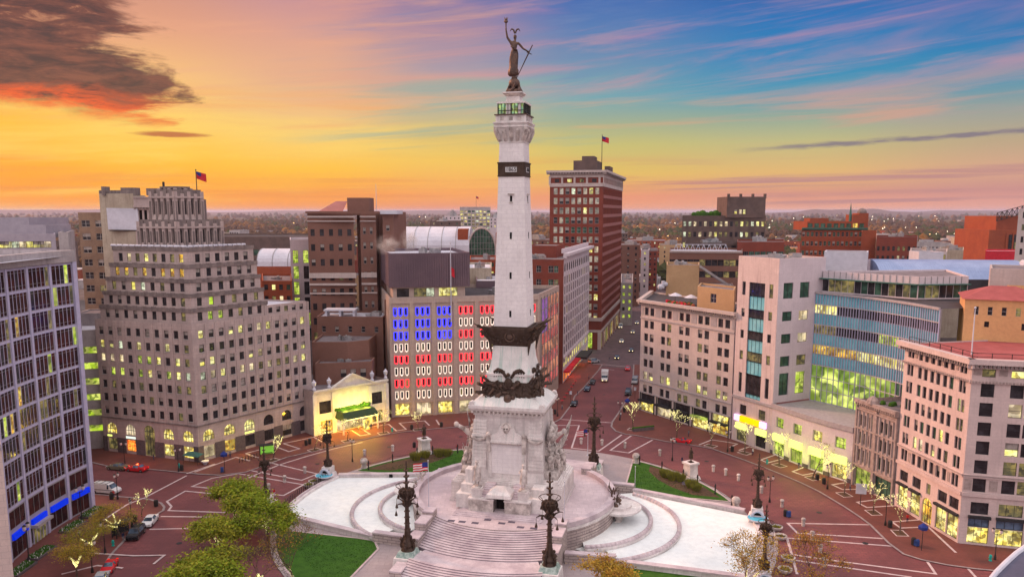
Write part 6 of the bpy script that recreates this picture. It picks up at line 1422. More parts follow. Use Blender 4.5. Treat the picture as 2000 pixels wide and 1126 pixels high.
# barrel roofs
def barrel(name,label,u0,u1,vt,vb_,Y,rad,m,arch=False,dx=0):
    X0=pX(u0,vt,Y);X1=pX(u1,vt,Y); zt_=hy(vt,Y); z0=hy(vb_,Y); t=thing(name,label,'hall',(X0,Y,0)); q=MB(); n=16; vs=[]
    for X_ in(X0,X1):
        for i in range(n+1): a=math.pi*i/n; vs.append((X_,Y+rad-rad*math.cos(a),z0+(zt_-z0)*math.sin(a)**.8))
    q.add(vs,[(i,i+n+1,i+n+2,i+1) for i in range(n)]+[tuple(range(n,-1,-1)),tuple(range(n+1,2*n+2))],m); q.build('vaulted_roof',t,world=True)
    q=MB()
    for k in range(int((X1-X0)/7)+1):
        for i in range(n): q.tube(Vector(vs[i])+Vector((k*7,0,.05)),Vector(vs[i+1])+Vector((k*7,0,.05)),.18,.18,4,'frame_grey')
    q.build('roof_rib',t,world=True); q=MB(); q.box(X0,X1,Y+.01,Y+2*rad,0,z0,'brick_orange'); q.build('wall',t,world=True); return t
barrel('vaulted_hall','white barrel vaulted hall roof rising behind the purple plant box',752,916,444,492,400,22,'roof_white')
barrel('station_hall','low pale vaulted glass roof beyond the stepped tower',500,566,487,520,360,10,'roof_white')
# glazed arch end
t=thing('glazed_arch','big arched curtain of dark glass in a brick frame left of the column','hall',(-23,400,0)); q=MB(); cxA=pX(941,480,402); zc=hy(490,402); r=6.6
pts=[(cxA-r,402,0),(cxA+r,402,0)]+[(cxA+r*math.cos(math.pi*i/14),402,zc+ (hy(447,402)-zc)*math.sin(math.pi*i/14)) for i in range(15)]
q.add(pts,[tuple(range(len(pts)))],'glass_green'); 
q.build('glass',t,world=True); q=MB()
for i in range(9): x=cxA-r+i*r/4.5; q.box(x-.08,x+.08,401.8,401.99,0,zc+(hy(447,402)-zc)*math.sqrt(max(0,1-((x-cxA)/r)**2)),'frame_grey')
for i in range(6): q.box(cxA-r,cxA+r,401.85,401.98,zc-8+i*3,zc-7.85+i*3,'frame_grey')
for i in range(14): a0=math.pi*i/14;a1=math.pi*(i+1)/14; q.tube((cxA+(r+.5)*math.cos(a0),402,zc+(hy(445,402)-zc)*math.sin(a0)),(cxA+(r+.5)*math.cos(a1),402,zc+(hy(445,402)-zc)*math.sin(a1)),.5,.5,5,'cream_stone')
q.build('frame',t,world=True); q=MB(); q.box(cxA-r-5.5,cxA-r-.4,402,420,0,hy(447,402),'brick_orange'); q.box(cxA+r+.4,cxA+r+6,402,430,0,hy(455,402),'brick_orange'); q.build('brick_tower',t,world=True)
B,P,z=blk('federal_office','distant pale office slab with rows of lit windows left of the column',898,958,404,900,40,'concrete_pale',8,pitch=3.6,wh=2.0,ww=3.2,kf=pick({'lit':6,'gg':2,'dim':2}),st='none',maxr=12,top=4,slant=-3)
roofpole('tiny flagpole with flag on the distant pale office slab',(pX(930,400,905),905),z-1,13)
# mid low roofs between mall and arch
for i,(u0,u1,vt,Y,m,l) in enumerate([(914,960,523,265,'pale_plaster','small beige stair block beyond the department store roof'),(918,968,507,330,'brick_orange','low brick block with white roof edge left of the column'),(930,975,548,250,'purple_metal','dark plant room on the flat roofs left of the column'),(1034,1075,468,520,'brick_brown','distant brown warehouse with lit windows right of the column'),(840,900,432,700,'brick_grey','distant dark brick block beyond the vaulted hall'),(868,900,422,820,'white_stone','distant grey office block left of the lit office slab'),(956,985,425,860,'white_stone','distant grey office block right of the lit office slab'),(512,570,548,250,'brick_orange','low orange brick building behind the stepped tower'),(608,660,628,214,'brick_brown','brick stair block on the hotel annexe roof')]):
    if i==8: continue
    blk('low_block',l,u0,u1,vt,Y,18+Y*.05,m,4 if i not in(0,2) else 0,kf=pick({'dark':4,'lit':1,'gg':1}),maxr=3,cc=2,roof=('roof_white','roof_gravel')[i%2])
# ---- street canyon right of the red tower
for i,(u0,u1,vt,Y,dep,m,l,nc,sd) in enumerate([(1213,1236,552,390,60,'concrete_pale','narrow street building with green lit windows along the far street',2,8),(1205,1250,478,470,40,'brick_brown','brown brick building with pale ornamental parapet on the far street',3,4),(1252,1268,488,520,60,'white_stone','slim pale building facing the far street',1,6),(1266,1284,490,560,60,'brick_red','narrow red brick building at the end of the far street',2,4),(1225,1300,470,760,60,'brick_orange','long orange brick warehouse beside the distant highway',9,2),(1200,1226,455,700,50,'brick_grey','grey warehouse left of the distant highway ramp',5,2),(1288,1330,478,640,40,'tan_render','small tan tower with dark openings beyond the far street',2,2)]):
    blk('street_building',l,u0,u1,vt,Y,dep,m,nc,kf=pick({'green':6,'dark':1} if i==0 else {'dark':5,'lit':1,'half':2}),maxr=9,side=0,cc=2)
# tan stuccoed block behind the terrace
B,P,z=blk('tan_building','plain tan stuccoed building with stair roof behind the terrace with parasols',1302,1366,517,240,16,'tan_render',0,slant=-2,done=False)
B.prism([P[1],off(P[1],(1,-.1),9.5),off(P[1],(1,-.1),9.5+0),off(P[2],(1,0),9.5)][:1]+[off(P[1],(.98,-.15),10.5),off(P[2],(.98,-.15),10.5),P[2]],0,z-6.5,'brick_grey',par=.3,part='lower_wing')
Xs=P[1][0]; q=B.p('sloped_stair_roof'); Ys=P[1][1]-.6
q.add([(Xs,Ys,z+.2),(Xs+9.8,Ys-1,z-6.2),(Xs+9.8,Ys+1.6,z-6.2),(Xs,Ys+2.4,z+.2),(Xs,Ys,z-.6),(Xs+9.8,Ys-1,z-7),(Xs+9.8,Ys+1.6,z-7),(Xs,Ys+2.4,z-.6)],[(0,1,2,3),(0,4,5,1),(7,6,5,4),(3,2,6,7),(1,5,6,2),(0,3,7,4)],'metal_duct')
q=B.p('vent'); q.box(P[0][0]+6.6,P[0][0]+7.5,P[0][1]-.6,P[0][1]-.1,z-2.5,z-1.1,'frame_dark'); q=B.p('duct'); q.tube((P[0][0]-1,P[0][1]-.4,z-7),(P[0][0]-1,P[0][1]-.4,z-4.8),.5,.5,8,'roof_white'); q.ball((P[0][0]-1.8,P[0][1]-.5,z-6.6),.9,'roof_white'); q.ball((P[0][0]-.2,P[0][1]-.5,z-5.8),.7,'roof_white')
q=B.p('sign'); q.box(P[0][0]+2.6,P[0][0]+3.6,P[0][1]-.4,P[0][1]-.2,z-7.2,z-6.3,'sign_yellow'); clutter(B,P,RG,5,z=z-.8); B.done()
B,P,z=blk('long_brown_building','long brown building with pale roof edge and truss frames behind the tan block',1308,1450,490,310,30,'brick_brown',12,pitch=4.5,wh=2.4,ww=2.2,kf=pick({'dark':5,'dim':2}),maxr=2,top=3.2,slant=-4,roof='roof_white',done=False)
for i in range(10):
    x=P[0][0]+3+i*2.2
    for a_,b_ in(((x,P[0][1]+8,z-.8),(x+1.1,P[0][1]+8,z+2.2)),((x+1.1,P[0][1]+8,z+2.2),(x+2.2,P[0][1]+8,z-.8))): B.p('roof_truss').tube(a_,b_,.1,.1,4,'roof_white')
B.p('roof_truss').tube((P[0][0]+4,P[0][1]+8,z+2.2),(P[0][0]+24,P[0][1]+8,z+2.2),.12,.12,4,'roof_white'); B.cornice(P[0],P[1],z-.6,.8,.5,'cream_stone'); B.done()
# dark brick block with stepped tower
B,P,z=blk('brick_warehouse','dark brown brick block with yellow lit upper windows and square roof tower',1333,1496,421,430,40,'brick_grey',16,pitch=5.6,wh=2.6,ww=1.5,kf=pick({'lit':5,'dark':4,'dim':1}),st='dh:dark',maxr=3,top=3,slant=-6,done=False,cc=4)
B.prism([(pX(1420,400,425),425),(pX(1494,400,425),424),(pX(1494,400,425),446),(pX(1420,400,425),446)],z-1,hy(384,425),'brick_grey',{0:lambda L:[(a,a+1.3,z-0+1,z+3.2,'lit','none') for a in(4,6.5,8.5)]},par=.8,part='roof_tower')
for i in range(4): x=pX(1420,400,425)+i*6.4; B.p('turret').box(x,x+1.2,424.2,425.6,hy(384,425)-1,hy(384,425)+1.5,'brick_grey')
for i in range(9): x=pX(1360,418,432)+i*2.4; B.p('roof_garden').ball((x,438,z+.6),1.4+(i%3)*.5,'tree_autumn' if 0 else 'lawn',n=7,k=5)
B.done()
blk('brick_annexe','dark red brick annexe with large panes in front of the brown warehouse',1440,1532,472,330,30,'brick_red',8,pitch=5,wh=3,ww=2.2,kf=pick({'dark':4,'gg':3}),st='g32:grey',maxr=1,top=4,cc=6)
blk('tan_annexe','brown rooftop storey with pipes left of the red annexe',1338,1442,474,345,20,'brick_grey',6,pitch=5,wh=2,ww=2,maxr=1,cc=8)
# red hotel
B,P,z=blk('red_hotel','wide red brick hotel with green cornice and lit balconies in the right background',1566,1694,446,470,40,'brick_orange',15,pitch=5.4,wh=2.6,ww=1.5,kf=pick({'gg':4,'half':3,'dark':2}),st='dh:pale',maxr=6,top=2,slant=-4,cat='hotel',done=False)
B.cornice(P[0],P[1],z-.9,1.4,1.6,'green_copper'); 
B.prism([off(P[0],(1,0),3),off(P[1],(1,0),-1.5),off(P[1],(0,1),20),off(P[0],(.1,1),20)],z-1,hy(432,475),'brick_orange',{0:lambda L:grid(cols(L,9,2.6),[(z+.6,z+3)],pick({'gg':2,'orange':1}),'none')},par=.5,part='attic')
for u0,u1,v in((1580,1616,426),(1663,1676,419),(1676,1694,416)): B.prism([(pX(u0,v,478),476),(pX(u1,v,478),476),(pX(u1,v,478),486),(pX(u0,v,478),486)],z,hy(v,476),'brick_orange',par=.4,part='lift_head')
B.p('dome').ball((pX(1685,416,480),481,hy(416,476)),3,'deco_dark'); B.p('spire').lathe([(1,z),(.8,z+8),(.05,z+15)],6,'green_copper',Matrix.Translation((pX(1661,420,478),478,0))); B.done()
blk('blank_brick_block','tall windowless orange brick wall building in front of the red hotel',1683,1712,452,430,30,'brick_orange',0)
blk('brick_row','long red brick block with blind bays right of the windowless wall',1712,1792,462,425,30,'brick_red',8,pitch=5,wh=2.4,ww=1.3,maxr=3,top=5,slant=-4,cc=4)
B,P,z=blk('beige_building','beige ornate corner building with white rooftop box in the right background',1778,1850,490,330,30,'cream_stone',6,pitch=4.4,wh=2.4,ww=1.4,maxr=3,slant=-6,cc=5,done=False); B.prism([(pX(1790,495,318),316),(pX(1827,495,318),312),(pX(1827,495,318),322),(pX(1790,495,318),324)],0,hy(491,316),'roof_white',par=.2,part='white_box'); B.done()
blk('flat_roofs','low tan rooftop with chimneys in the right background',1835,1882,488,350,30,'pale_plaster',0,cc=8)
blk('long_white_roof','long white flat roof with vents at the right background',1905,2010,533,250,40,'roof_white',0,cc=6,roof='roof_white')
blk('red_trim_store','low building with a crimson fascia below the arena',1925,1998,490,420,20,'flag_red',0,roof='roof_white')
blk('dark_roofs','dark flat roof with large ducts in front of the arena',1940,2040,545,215,20,'roof_dark',0,cc=7)
# white arched vents
for u in(1632,1669): 
    t=thing('fan_housing','round white ribbed fan housing on the roof, '+('left' if u<1650 else 'right')+' one of the pair','vent',(pX(u,505,240),240,36)); q=MB(); q.tube((0,0,0),(0,3,0),2.7,2.7,20,'roof_white'); q.build('drum',t)
    q=MB(); 
    for i in range(12): a=i*math.pi/6; q.tube((0,-.06,0),(2.6*math.cos(a),-.06,2.6*math.sin(a)),.06,.06,4,'frame_grey')
    q.build('spokes',t); q=MB(); q.box(-2,2,.2,2.8,-8,-1,'frame_grey'); q.build('stand',t)
# arena at the right edge
t=thing('arena','brick arena with black lattice roof truss at the right edge','stadium',(pX(1934,430,520),520,0)); q=MB(); xa=pX(1934,430,520); q.box(xa,xa+60,520,560,0,hy(449,520),'brick_orange'); q.box(xa+6,xa+60,523,560,hy(449,520),hy(422,520),'brick_orange'); q.build('wall',t,world=True)
q=MB(); q.box(xa+13,xa+30,519.7,519.95,6,hy(452,520)-2,'glass_dark'); q.box(xa+17,xa+26,519.5,519.8,8,hy(452,520)-7,'lit_dim'); q.build('glazing',t,world=True); q=MB()
for i in range(6): q.box(xa+11+i*4.2,xa+11.8+i*4.2,519.2,519.9,0,hy(452,520)-1,'brick_orange')
q.build('pier',t,world=True)
q=MB(); z0=hy(428,520)
for i in range(8):
    xx=xa+3.5+i*3.2; za_=z0+2+i*.9
    q.tube((xx,519,za_-3.2),(xx,519,za_+2),.22,.22,4,'black_metal'); q.tube((xx,519,za_-3.2),(xx+3.2,519,za_+2.9),.18,.18,4,'black_metal'); q.tube((xx,519,za_+2),(xx+3.2,519,za_-2.3),.18,.18,4,'black_metal'); q.tube((xx,519,za_+2),(xx+3.2,519,za_+2.9),.25,.25,4,'black_metal'); q.tube((xx,519,za_-3.2),(xx+3.2,519,za_-2.3),.25,.25,4,'black_metal')
q.build('roof_truss',t,world=True)
# pale column building at extreme right
blk('edge_tower','slim pale tower slice cut by the right edge',1990,2060,408,330,12,'cream_stone',3,pitch=5,wh=2.5,ww=1.2,maxr=9)
# satellite dish
t=thing('satellite_dish','white satellite dish at the right edge','dish',(pX(1996,522,190),190,hy(530,190)-2)); q=MB(); q.lathe([(.1,0),(1.0,.15),(1.9,.65),(2.2,1.0),(2.1,1.02)],16,'roof_white',Matrix.Translation((0,0,2.4))@Matrix.Rotation(1.2,4,'Y')); q.build('reflector',t); q=MB(); q.tube((0,0,-6),(0,0,2.4),.2,.2,6,'frame_grey'); q.build('mast',t)
# ================================================================ street furniture, vehicles, planting
mat('bark',(.16,.11,.085),(.09,.06,.05),ns=3,rough=.95,bump=.5); mat('leaf_green',(.27,.34,.018),(.11,.17,.012),ns=.9,rough=.8); mat('leaf_olive',(.38,.35,.03),(.19,.20,.018),ns=.9,rough=.8); mat('leaf_yellow',(.48,.33,.04),(.30,.20,.03),ns=.9,rough=.8); mat('leaf_orange',(.38,.19,.03),(.25,.10,.02),ns=.9,rough=.8); mat('tree_light',(1,.95,.5),em=(1,.93,.38),es=1.5)
mat('dry_grass',(.22,.20,.06),(.12,.13,.03),ns=2,rough=.95)
def tree(loc,h,spread,label,seed,leaf=None,nleaf=0,lights=0,levels=4,trunk_r=.16,cat='tree',group=None,leafsize=.16,flat=1.,first=.32,nb=3,lr=1.,lh=1.0,clump=.55):
    rng=random.Random(seed); t=thing('tree',label,cat,loc,0,group); tr=MB(); tips=[]; segs=[]
    def grow(p,d,L,r,lv):
        q=p; n=3; dd=Vector(d)
        for i in range(n):
            dd=(dd+Vector((rng.uniform(-.18,.18),rng.uniform(-.18,.18),rng.uniform(-.03,.12)))).normalized(); q2=q+dd*L/n; r2=r*(1-.16*(i+1)/1)
            r2=max(.021,r*(1-.14*(i+1))); tr.tube(q,q2,r if i==0 else rr,r2,6 if lv>levels-2 else 4,'bark',cap=False); segs.append((q.copy(),q2.copy(),r2)); rr=r2; q=q2
        if lv<=1: tips.append((q.copy(),dd.copy())); 
        if lv<=2: tips.append((q-dd*L*.4,dd.copy()))
        if lv>0:
            k=nb if lv<levels else nb+1
            for i in range(k):
                a=2*math.pi*(i+rng.random()*.7)/k; s=dd.orthogonal().normalized(); s2=dd.cross(s); w=rng.uniform(.5,1.0)*spread
                nd=(dd+(s*math.cos(a)+s2*math.sin(a))*w); nd.z*=flat; nd.normalize()
                grow(q-dd*L*rng.uniform(0,.3),nd,L*rng.uniform(.58,.82),rr*.62,lv-1)
    grow(Vector((0,0,0)),(0,0,1),h*first,trunk_r,levels)
    tr.build('trunk',t)
    if leaf:
        lf=MB(); mats=leaf if isinstance(leaf,(list,tuple)) else [leaf]
        per=max(1,nleaf//max(1,len(tips)))
        for q,dd in tips:
            m=mats[0] if rng.random()<.5 else rng.choice(mats); cs=rng.uniform(.6,1.3)
            for i in range(int(per*rng.uniform(.3,1.7))):
                p=q+Vector((rng.gauss(0,clump*cs),rng.gauss(0,clump*cs),rng.gauss(0,clump*.42*cs))); s=leafsize*rng.uniform(.6,1.5)
                a=Vector((rng.uniform(-1,1),rng.uniform(-1,1),rng.uniform(-.5,.5))).normalized()*s; b=Vector((rng.uniform(-1,1),rng.uniform(-1,1),rng.uniform(-.6,.6))).normalized()*s*.7
                lf.add([p-a,p+b,p+a,p-b],[(0,1,2,3)],m if rng.random()<.8 else rng.choice(mats))
        lf.build('crown',t)
    if lights:
        lg=MB(); zm=max(s[1].z for s in segs)*lh; cand=[s for s in segs if s[0].z>1.0 and s[2]>lr*.1 and s[1].z<zm] or segs; 
        for i in range(lights):
            a,b,r=rng.choice(cand); p=a.lerp(b,rng.random())+Vector((rng.gauss(0,1),rng.gauss(0,1),rng.gauss(0,.6))).normalized()*(r+.05); lg.ball(p,.032,'tree_light',n=4,k=3)
        tag(lg.build('string_light',t),kind='stuff')
    return t
GT='young street trees wrapped in string lights'
# sidewalk trees: three shapes, then copies
protos=[tree((0,0,0),10.5,.62,'x',s,leaf,nl,620,5,.14,group=GT,first=.23,nb=2,leafsize=.1,clump=.35,lr=.1,lh=.95) for s,leaf,nl in((21,None,0),(22,['leaf_olive'],160),(23,['leaf_yellow'],130))]
LB=['light wrapped bare street tree in front of the tower arches','light wrapped street tree left of the theatre front','light wrapped street tree by the theatre window','light wrapped street tree right of the theatre marquee','light wrapped street tree before the flag lit store','bare lit tree at the south street corner by the cream block','lit bare tree in front of the middle shopfront of the cream block','lit tree outside the last shopfront of the cream block','lit tree below the orange shop sign','tall lit tree before the first glowing podium awning','lit tree with twiggy crown before the third glowing awning','lit tree at the last glowing awning of the podium','lit tree before the dark shopfronts of the ornate building','lit tree beside the arched doorway of the pink corner block','small tree far right at the corner kerb']
used=set()
for i,(u,v) in enumerate(TREES):
    k=[1,1,0,2,1,0,0,0,0,0,1,1,2,0,2][i]; x,y=g(u,v,.12); rz=i*1.3; s=[1,.95,.9,.95,.85,1.15,1.2,.95,1.15,1.2,1.25,1.0,.95,1.1,.6][i]
    if i==14: continue
    if k not in used: used.add(k); p=protos[k]; p.location=(x,y,.12); p.rotation_euler=(0,0,rz); p['label']=LB[i]; p.scale=(s,)*3
    else: dup(protos[k],(x,y,.12),rz,LB[i],s)
# left honey locusts
for u,v,h,lab,sd,lf in[(234,1046,7.2,'wide yellowish honey locust with lit branches beside the kiosk',31,['leaf_yellow','leaf_olive']),(184,1085,7.0,'brownish yellow locust with brightly lit limbs left of the red convertible',32,['leaf_olive','leaf_yellow']),(150,1126,6.6,'small lit locust at the bottom left by the planters',33,['leaf_yellow','leaf_olive'])]:
    x,y=g(u,v,.12); tree((x,y,.12),h,.95,lab,sd,lf,5200,700,4,.16,leafsize=.085,flat=.75,first=.36,nb=3,lr=.22,clump=.6,lh=.8)
x,y=g(277,1008,.12); tree((x,y,.12),8.5,.7,'small bare lit tree on the corner behind the white saloon',34,None,0,420,5,.12,first=.25,nb=2,lr=.1)
x,y=g(-20,1110,.12)
# big green trees on the plaza, lower left
for u,v,zc,h,lab,sd,nl,lf in[(455,952,7.5,9.5,'large green tree above the crossing, topmost of the leafy group',41,11000,['leaf_green','leaf_olive']),(520,985,6.5,9.0,'broad green tree nearest the left pool',42,11500,['leaf_green','leaf_green','leaf_olive']),(425,1020,6.0,8.2,'yellow green tree with lights at the left of the leafy group',43,9500,['leaf_olive','leaf_green']),(410,1085,6.5,8.6,'bright green tree low in the leafy group',44,11000,['leaf_olive','leaf_green']),(392,1120,6.5,8.6,'green tree cut by the bottom edge left of the leafy group',48,9000,['leaf_green','leaf_olive'])]:
    x,y=g(u,v,zc); tree((x,y,.15),h*1.08,1.0,lab,sd,lf,int(nl*1.5),220,4,.22,lr=.5,leafsize=.18,flat=.62,first=.34,nb=3,clump=.85)
x,y=g(575,1150); tree((x,y,.15),15.5,.85,'bare brown tree with a few leaves beside the lawn',45,['leaf_orange','leaf_olive'],2200,60,5,.2,leafsize=.09,first=.25,nb=3)
x,y=g(500,1165); tree((x,y,.15),13,.85,'bare tree with lit limbs at the bottom left of the lawn',46,['leaf_olive'],300,420,5,.18,leafsize=.09,first=.24,nb=3,lr=.5)
# lower right trees
x,y=g(1455,1190); tree((x,y,.15),18.0,.85,'spreading bare tree with golden leaf tips over the right pool',51,['leaf_yellow','leaf_orange'],5200,520,5,.24,leafsize=.11,first=.25,nb=3,lr=.6,lh=.62,clump=.5)
x,y=g(1570,1190); tree((x,y,.15),16,.8,'orange leaved tree over the brick paving at the lower right',52,['leaf_orange','leaf_yellow'],4200,60,5,.22,leafsize=.11,first=.25,nb=3,clump=.45)
x,y=g(1188,1200); tree((x,y,.15),9.6,1.0,'golden topped tree at the bottom edge right of the stairs',53,['leaf_yellow','leaf_orange'],8000,0,4,.18,leafsize=.13,first=.33,nb=3,clump=.55)
# ---- ornamental grass clumps
GB='ornamental grass clumps on the flower beds'
def clump(loc,r,label,seed):
    rng=random.Random(seed); t=MB()
    for i in range(900):
        a=rng.random()*6.28; q=r*.55*math.sqrt(rng.random()); x=math.cos(a)*q; y=math.sin(a)*q; h_=r*rng.uniform(.8,1.25); ox=math.cos(a)*q*.9+rng.uniform(-.15,.15); oy=math.sin(a)*q*.9+rng.uniform(-.15,.15)
        t.add([(x-.05,y,0),(x+.05,y,0),(x+ox,y+oy,h_)],[(0,1,2)],'dry_grass' if rng.random()<.6 else 'leaf_olive')
    o=t.build('grass_clump'); o.location=loc; tag(o,label,'plant',GB)
for (u,v,r),l in zip([(812,897,1.5),(830,893,1.4),(858,890,1.5),(873,889,1.3),(1299,930,1.4),(1314,936,1.6),(1329,938,1.3),(1350,951,1.5),(1360,957,1.2)],['leftmost grass clump left of the left statue','rounded grass clump just left of the left statue','grass clump just right of the left statue','grass clump farther right of the left statue','first grass clump on the right lawn bed','middle grass clump left of the right statue','grass clump touching the right statue base on its left','big grass clump in front of the right statue','small grass clump right of the right statue']):
    x,y=g(u,v,.25); clump((x,y,.24),r,l,u)
# ---- planting beds by the office
for i,(u,v) in enumerate([(180,1001),(142,1029),(82,1080),(42,1112)]):
    x,y=g(u,v,.2); t=thing('flower_bed',['flower bed nearest the end fin of the office block','second flower bed along the office front','third flower bed beside the office entrance','flower bed nearest the pale stone corner'][i],'flower bed',(x,y,.12),R(84)+i*.03,'flower beds along the office front'); q=MB(); q.box(-2.6,2.6,-1.0,1.0,0,.35,'granite'); q.build('kerb',t); q=MB(); rng=random.Random(i)
    for k in range(420):
        px_,py_=rng.uniform(-2.4,2.4),rng.uniform(-.85,.85); s=rng.uniform(.12,.24); q.add([(px_-s,py_,.35),(px_+s,py_+.1,.4),(px_+.05,py_+s,.35+rng.uniform(.1,.45))],[(0,1,2)],'lawn' if k%9 else 'paint_white')
    q.build('planting',t)
# ---- bronze candelabra
GC='bronze candelabra standing round the monument'
def candelabrum():
    t=thing('candelabrum','x','lamp post',(0,0,0),0,GC)
    b=MB(); b.lathe([(1.1,0),(.95,.3),(.85,.5),(.95,.9),(.66,1.5),(.52,2.3),(.46,2.9)],14,'bronze')
    for i in range(4):
        a=i*math.pi/2+.78; M=Matrix.Rotation(a,4,'Z'); b.path([(.85,0,.1),(1.15,0,.6),(1.0,0,1.2),(.66,0,1.9),(.7,0,2.4)],[.17,.23,.24,.18,.08],7,'bronze',M); b.ball((1.1,0,1.7),.3,'bronze',M)
    b.build('bronze_base',t)
    s=MB(); s.lathe([(.48,2.9),(.38,3.6),(.34,5.8),(.29,7.4),(.5,7.6),(.34,7.8),(.42,8.0)],14,'bronze')
    for z in(3.4,4.4,5.4,6.4): s.lathe([(.44,z-.06),(.5,z),(.44,z+.06)],14,'bronze')
    s.build('shaft',t)
    c=MB(); c.lathe([(.4,8.0),(.6,8.5),(1.0,9.2),(1.15,9.7),(.5,9.9),(.35,10.2)],14,'bronze')
    for i in range(10): a=i*.628; M=Matrix.Rotation(a,4,'Z'); c.path([(.5,0,8.4),(1.0,0,8.9),(1.2,0,9.6),(1.05,0,10.0)],[.12,.16,.14,.05],5,'bronze',M); c.ball((.8,0,9.9),.25,'bronze',M,n=6,k=4)
    c.build('bowl',t)
    r_=MB(); r_.torus((0,0,10.6),1.65,.06,28,5,'bronze'); 
    for i in range(6): a=i*1.047; M=Matrix.Rotation(a,4,'Z'); r_.tube((1.0,0,9.9),(1.65,0,10.6),.04,.04,4,'bronze',M)
    r_.build('ring',t)
    f=MB(); f.lathe([(.3,10.1),(.22,10.8),(.42,11.0),(.2,11.2),(.2,11.8),(.42,12.0),(.18,12.2),(.16,12.8),(.34,13.0),(.12,13.2),(.1,13.8),(.2,14.0),(.05,14.6)],10,'bronze')
    for z in(11.0,12.0,13.0):
        for i in range(4): M=Matrix.Rotation(i*1.57,4,'Z'); f.ball((.38,0,z+.1),.16,'bronze_light',M,n=6,k=4)
    f.build('finial',t)
    for i in range(4):
        M=Matrix.Rotation(i*math.pi/2+.4,4,'Z'); a=MB(); a.path([(.35,0,7.3),(1.0,0,7.9),(1.7,0,8.05),(2.3,0,7.9)],[.2,.14,.1,.06],6,'bronze',M); a.ball((.6,0,7.9),.25,'bronze',M); o=a.build('arm',t)
        d_=MB(); d_.tube((2.3,0,7.9),(2.3,0,7.1),.03,.03,4,'bronze',M); d_.lathe([(.05,7.1),(.2,6.6),(.24,6.4),(.2,6.35),(.02,6.3)],8,'bronze',M@Matrix.Translation((2.3,0,0))); d_.build('pendant_lamp',o)
    for i in range(4):
        M=Matrix.Rotation(i*math.pi/2+1.2,4,'Z'); d_=MB(); d_.tube((1.3,0,9.7),(1.3,0,9.2),.03,.03,4,'bronze',M); d_.lathe([(.05,9.2),(.2,8.8),(.22,8.65),(.02,8.6)],8,'bronze',M@Matrix.Translation((1.3,0,0))); d_.build('pendant_lamp',t)
    return t
cn=candelabrum(); first=True
for lx,ly,z,s,lab in[(-11.4,-24.95,3.0,1.0,'tall bronze candelabrum left of the front stairs'),(11.4,-24.95,3.0,1.0,'tall bronze candelabrum right of the front stairs'),(11.4,24.95,3.0,1.0,'tall bronze candelabrum right of the rear stairs'),(-11.4,24.95,3.0,1.0,'bronze candelabrum of the rear stairs hidden behind the monument'),(-42.8,10.6,2.9,.69,'shorter candelabrum at the far corner of the left pool'),(-46.0,-8.6,2.9,.69,'shorter candelabrum rising above the green trees'),(43.6,7.4,2.9,.69,'shorter candelabrum at the far corner of the right pool'),(43.0,-18.5,2.9,.69,'shorter candelabrum behind the bare tree at the lower right')]:
    x,y=L2W(lx,ly)
    if first: cn.location=(x,y,z); cn['label']=lab; first=False; cn.scale=(s,)*3; cn.rotation_euler=(0,0,.5)
    else: dup(cn,(x,y,z),.5+lx*.1,lab,s)
# pedestals with blue water basins for the pool corner lamps
for k,(lx,ly,lab) in enumerate([(-42.8,10.6,'stone lamp pedestal with arch and blue basin at the far left pool corner'),(-46.0,-8.6,'stone lamp pedestal under the trees at the near left pool corner'),(43.6,7.4,'stone lamp pedestal with arch and blue basin at the far right pool corner'),(43.0,-18.5,'stone lamp pedestal at the near right pool corner')]):
    x,y=L2W(lx,ly); t=thing('lamp_pedestal',lab,'pedestal',(x,y,.1),MA,'stone pedestals of the pool corner lamps'); q=MB(); q.fr((-1.6,1.6,-1.6,1.6),(-1.2,1.2,-1.2,1.2),0,1.5,'limestone_smooth'); q.box(-1.0,1.0,-1.0,1.0,1.5,2.8,'limestone_smooth'); q.build('block',t)
    q=MB(); 
    for i in range(8): a=math.pi*i/8;a2=math.pi*(i+1)/8; q.tube((1.0*math.cos(a),-1.6,1.5+1.1*math.sin(a)),(1.0*math.cos(a2),-1.6,1.5+1.1*math.sin(a2)),.28,.28,6,'roof_white')
    q.box(-1.2,1.2,-1.6,-1.0,1.5,1.6,'roof_white'); q.build('arch',t); q=MB(); q.box(-.75,.75,-1.1,-1.02,1.5,2.4,'dark_void'); q.build('niche',t)
    q=MB(); q.lathe([(.3,.9),(1.6,1.2),(1.9,1.5),(1.75,1.5)],18,'roof_white',Matrix.Translation((0,-1.9,0))); b_=q.build('basin',t); q=MB(); q.sheet([(1.72*math.cos(i*.349),-1.9+1.72*math.sin(i*.349)) for i in range(18)],1.46+.045,'pool_aqua'); q.build('water',b_)
# ---- pool railing, left
t=plaza_thing('railing','dark metal railing along the outer edge of the left pool','railing'); q=MB()
for i in range(27):
    a=R(166.5+i*1.04); q.box(-.04,.04,-.04,.04,.85,2.0,'black_metal',Matrix.Translation((43.3*math.cos(a),43.3*math.sin(a),0)))
q.build('post',t); q=MB(); 
for z in(2.0,1.5,1.15): q.torus((0,0,z),43.3,.035,30,4,'black_metal',a0=R(166.5),a1=R(193.5))
q.build('rail',t)
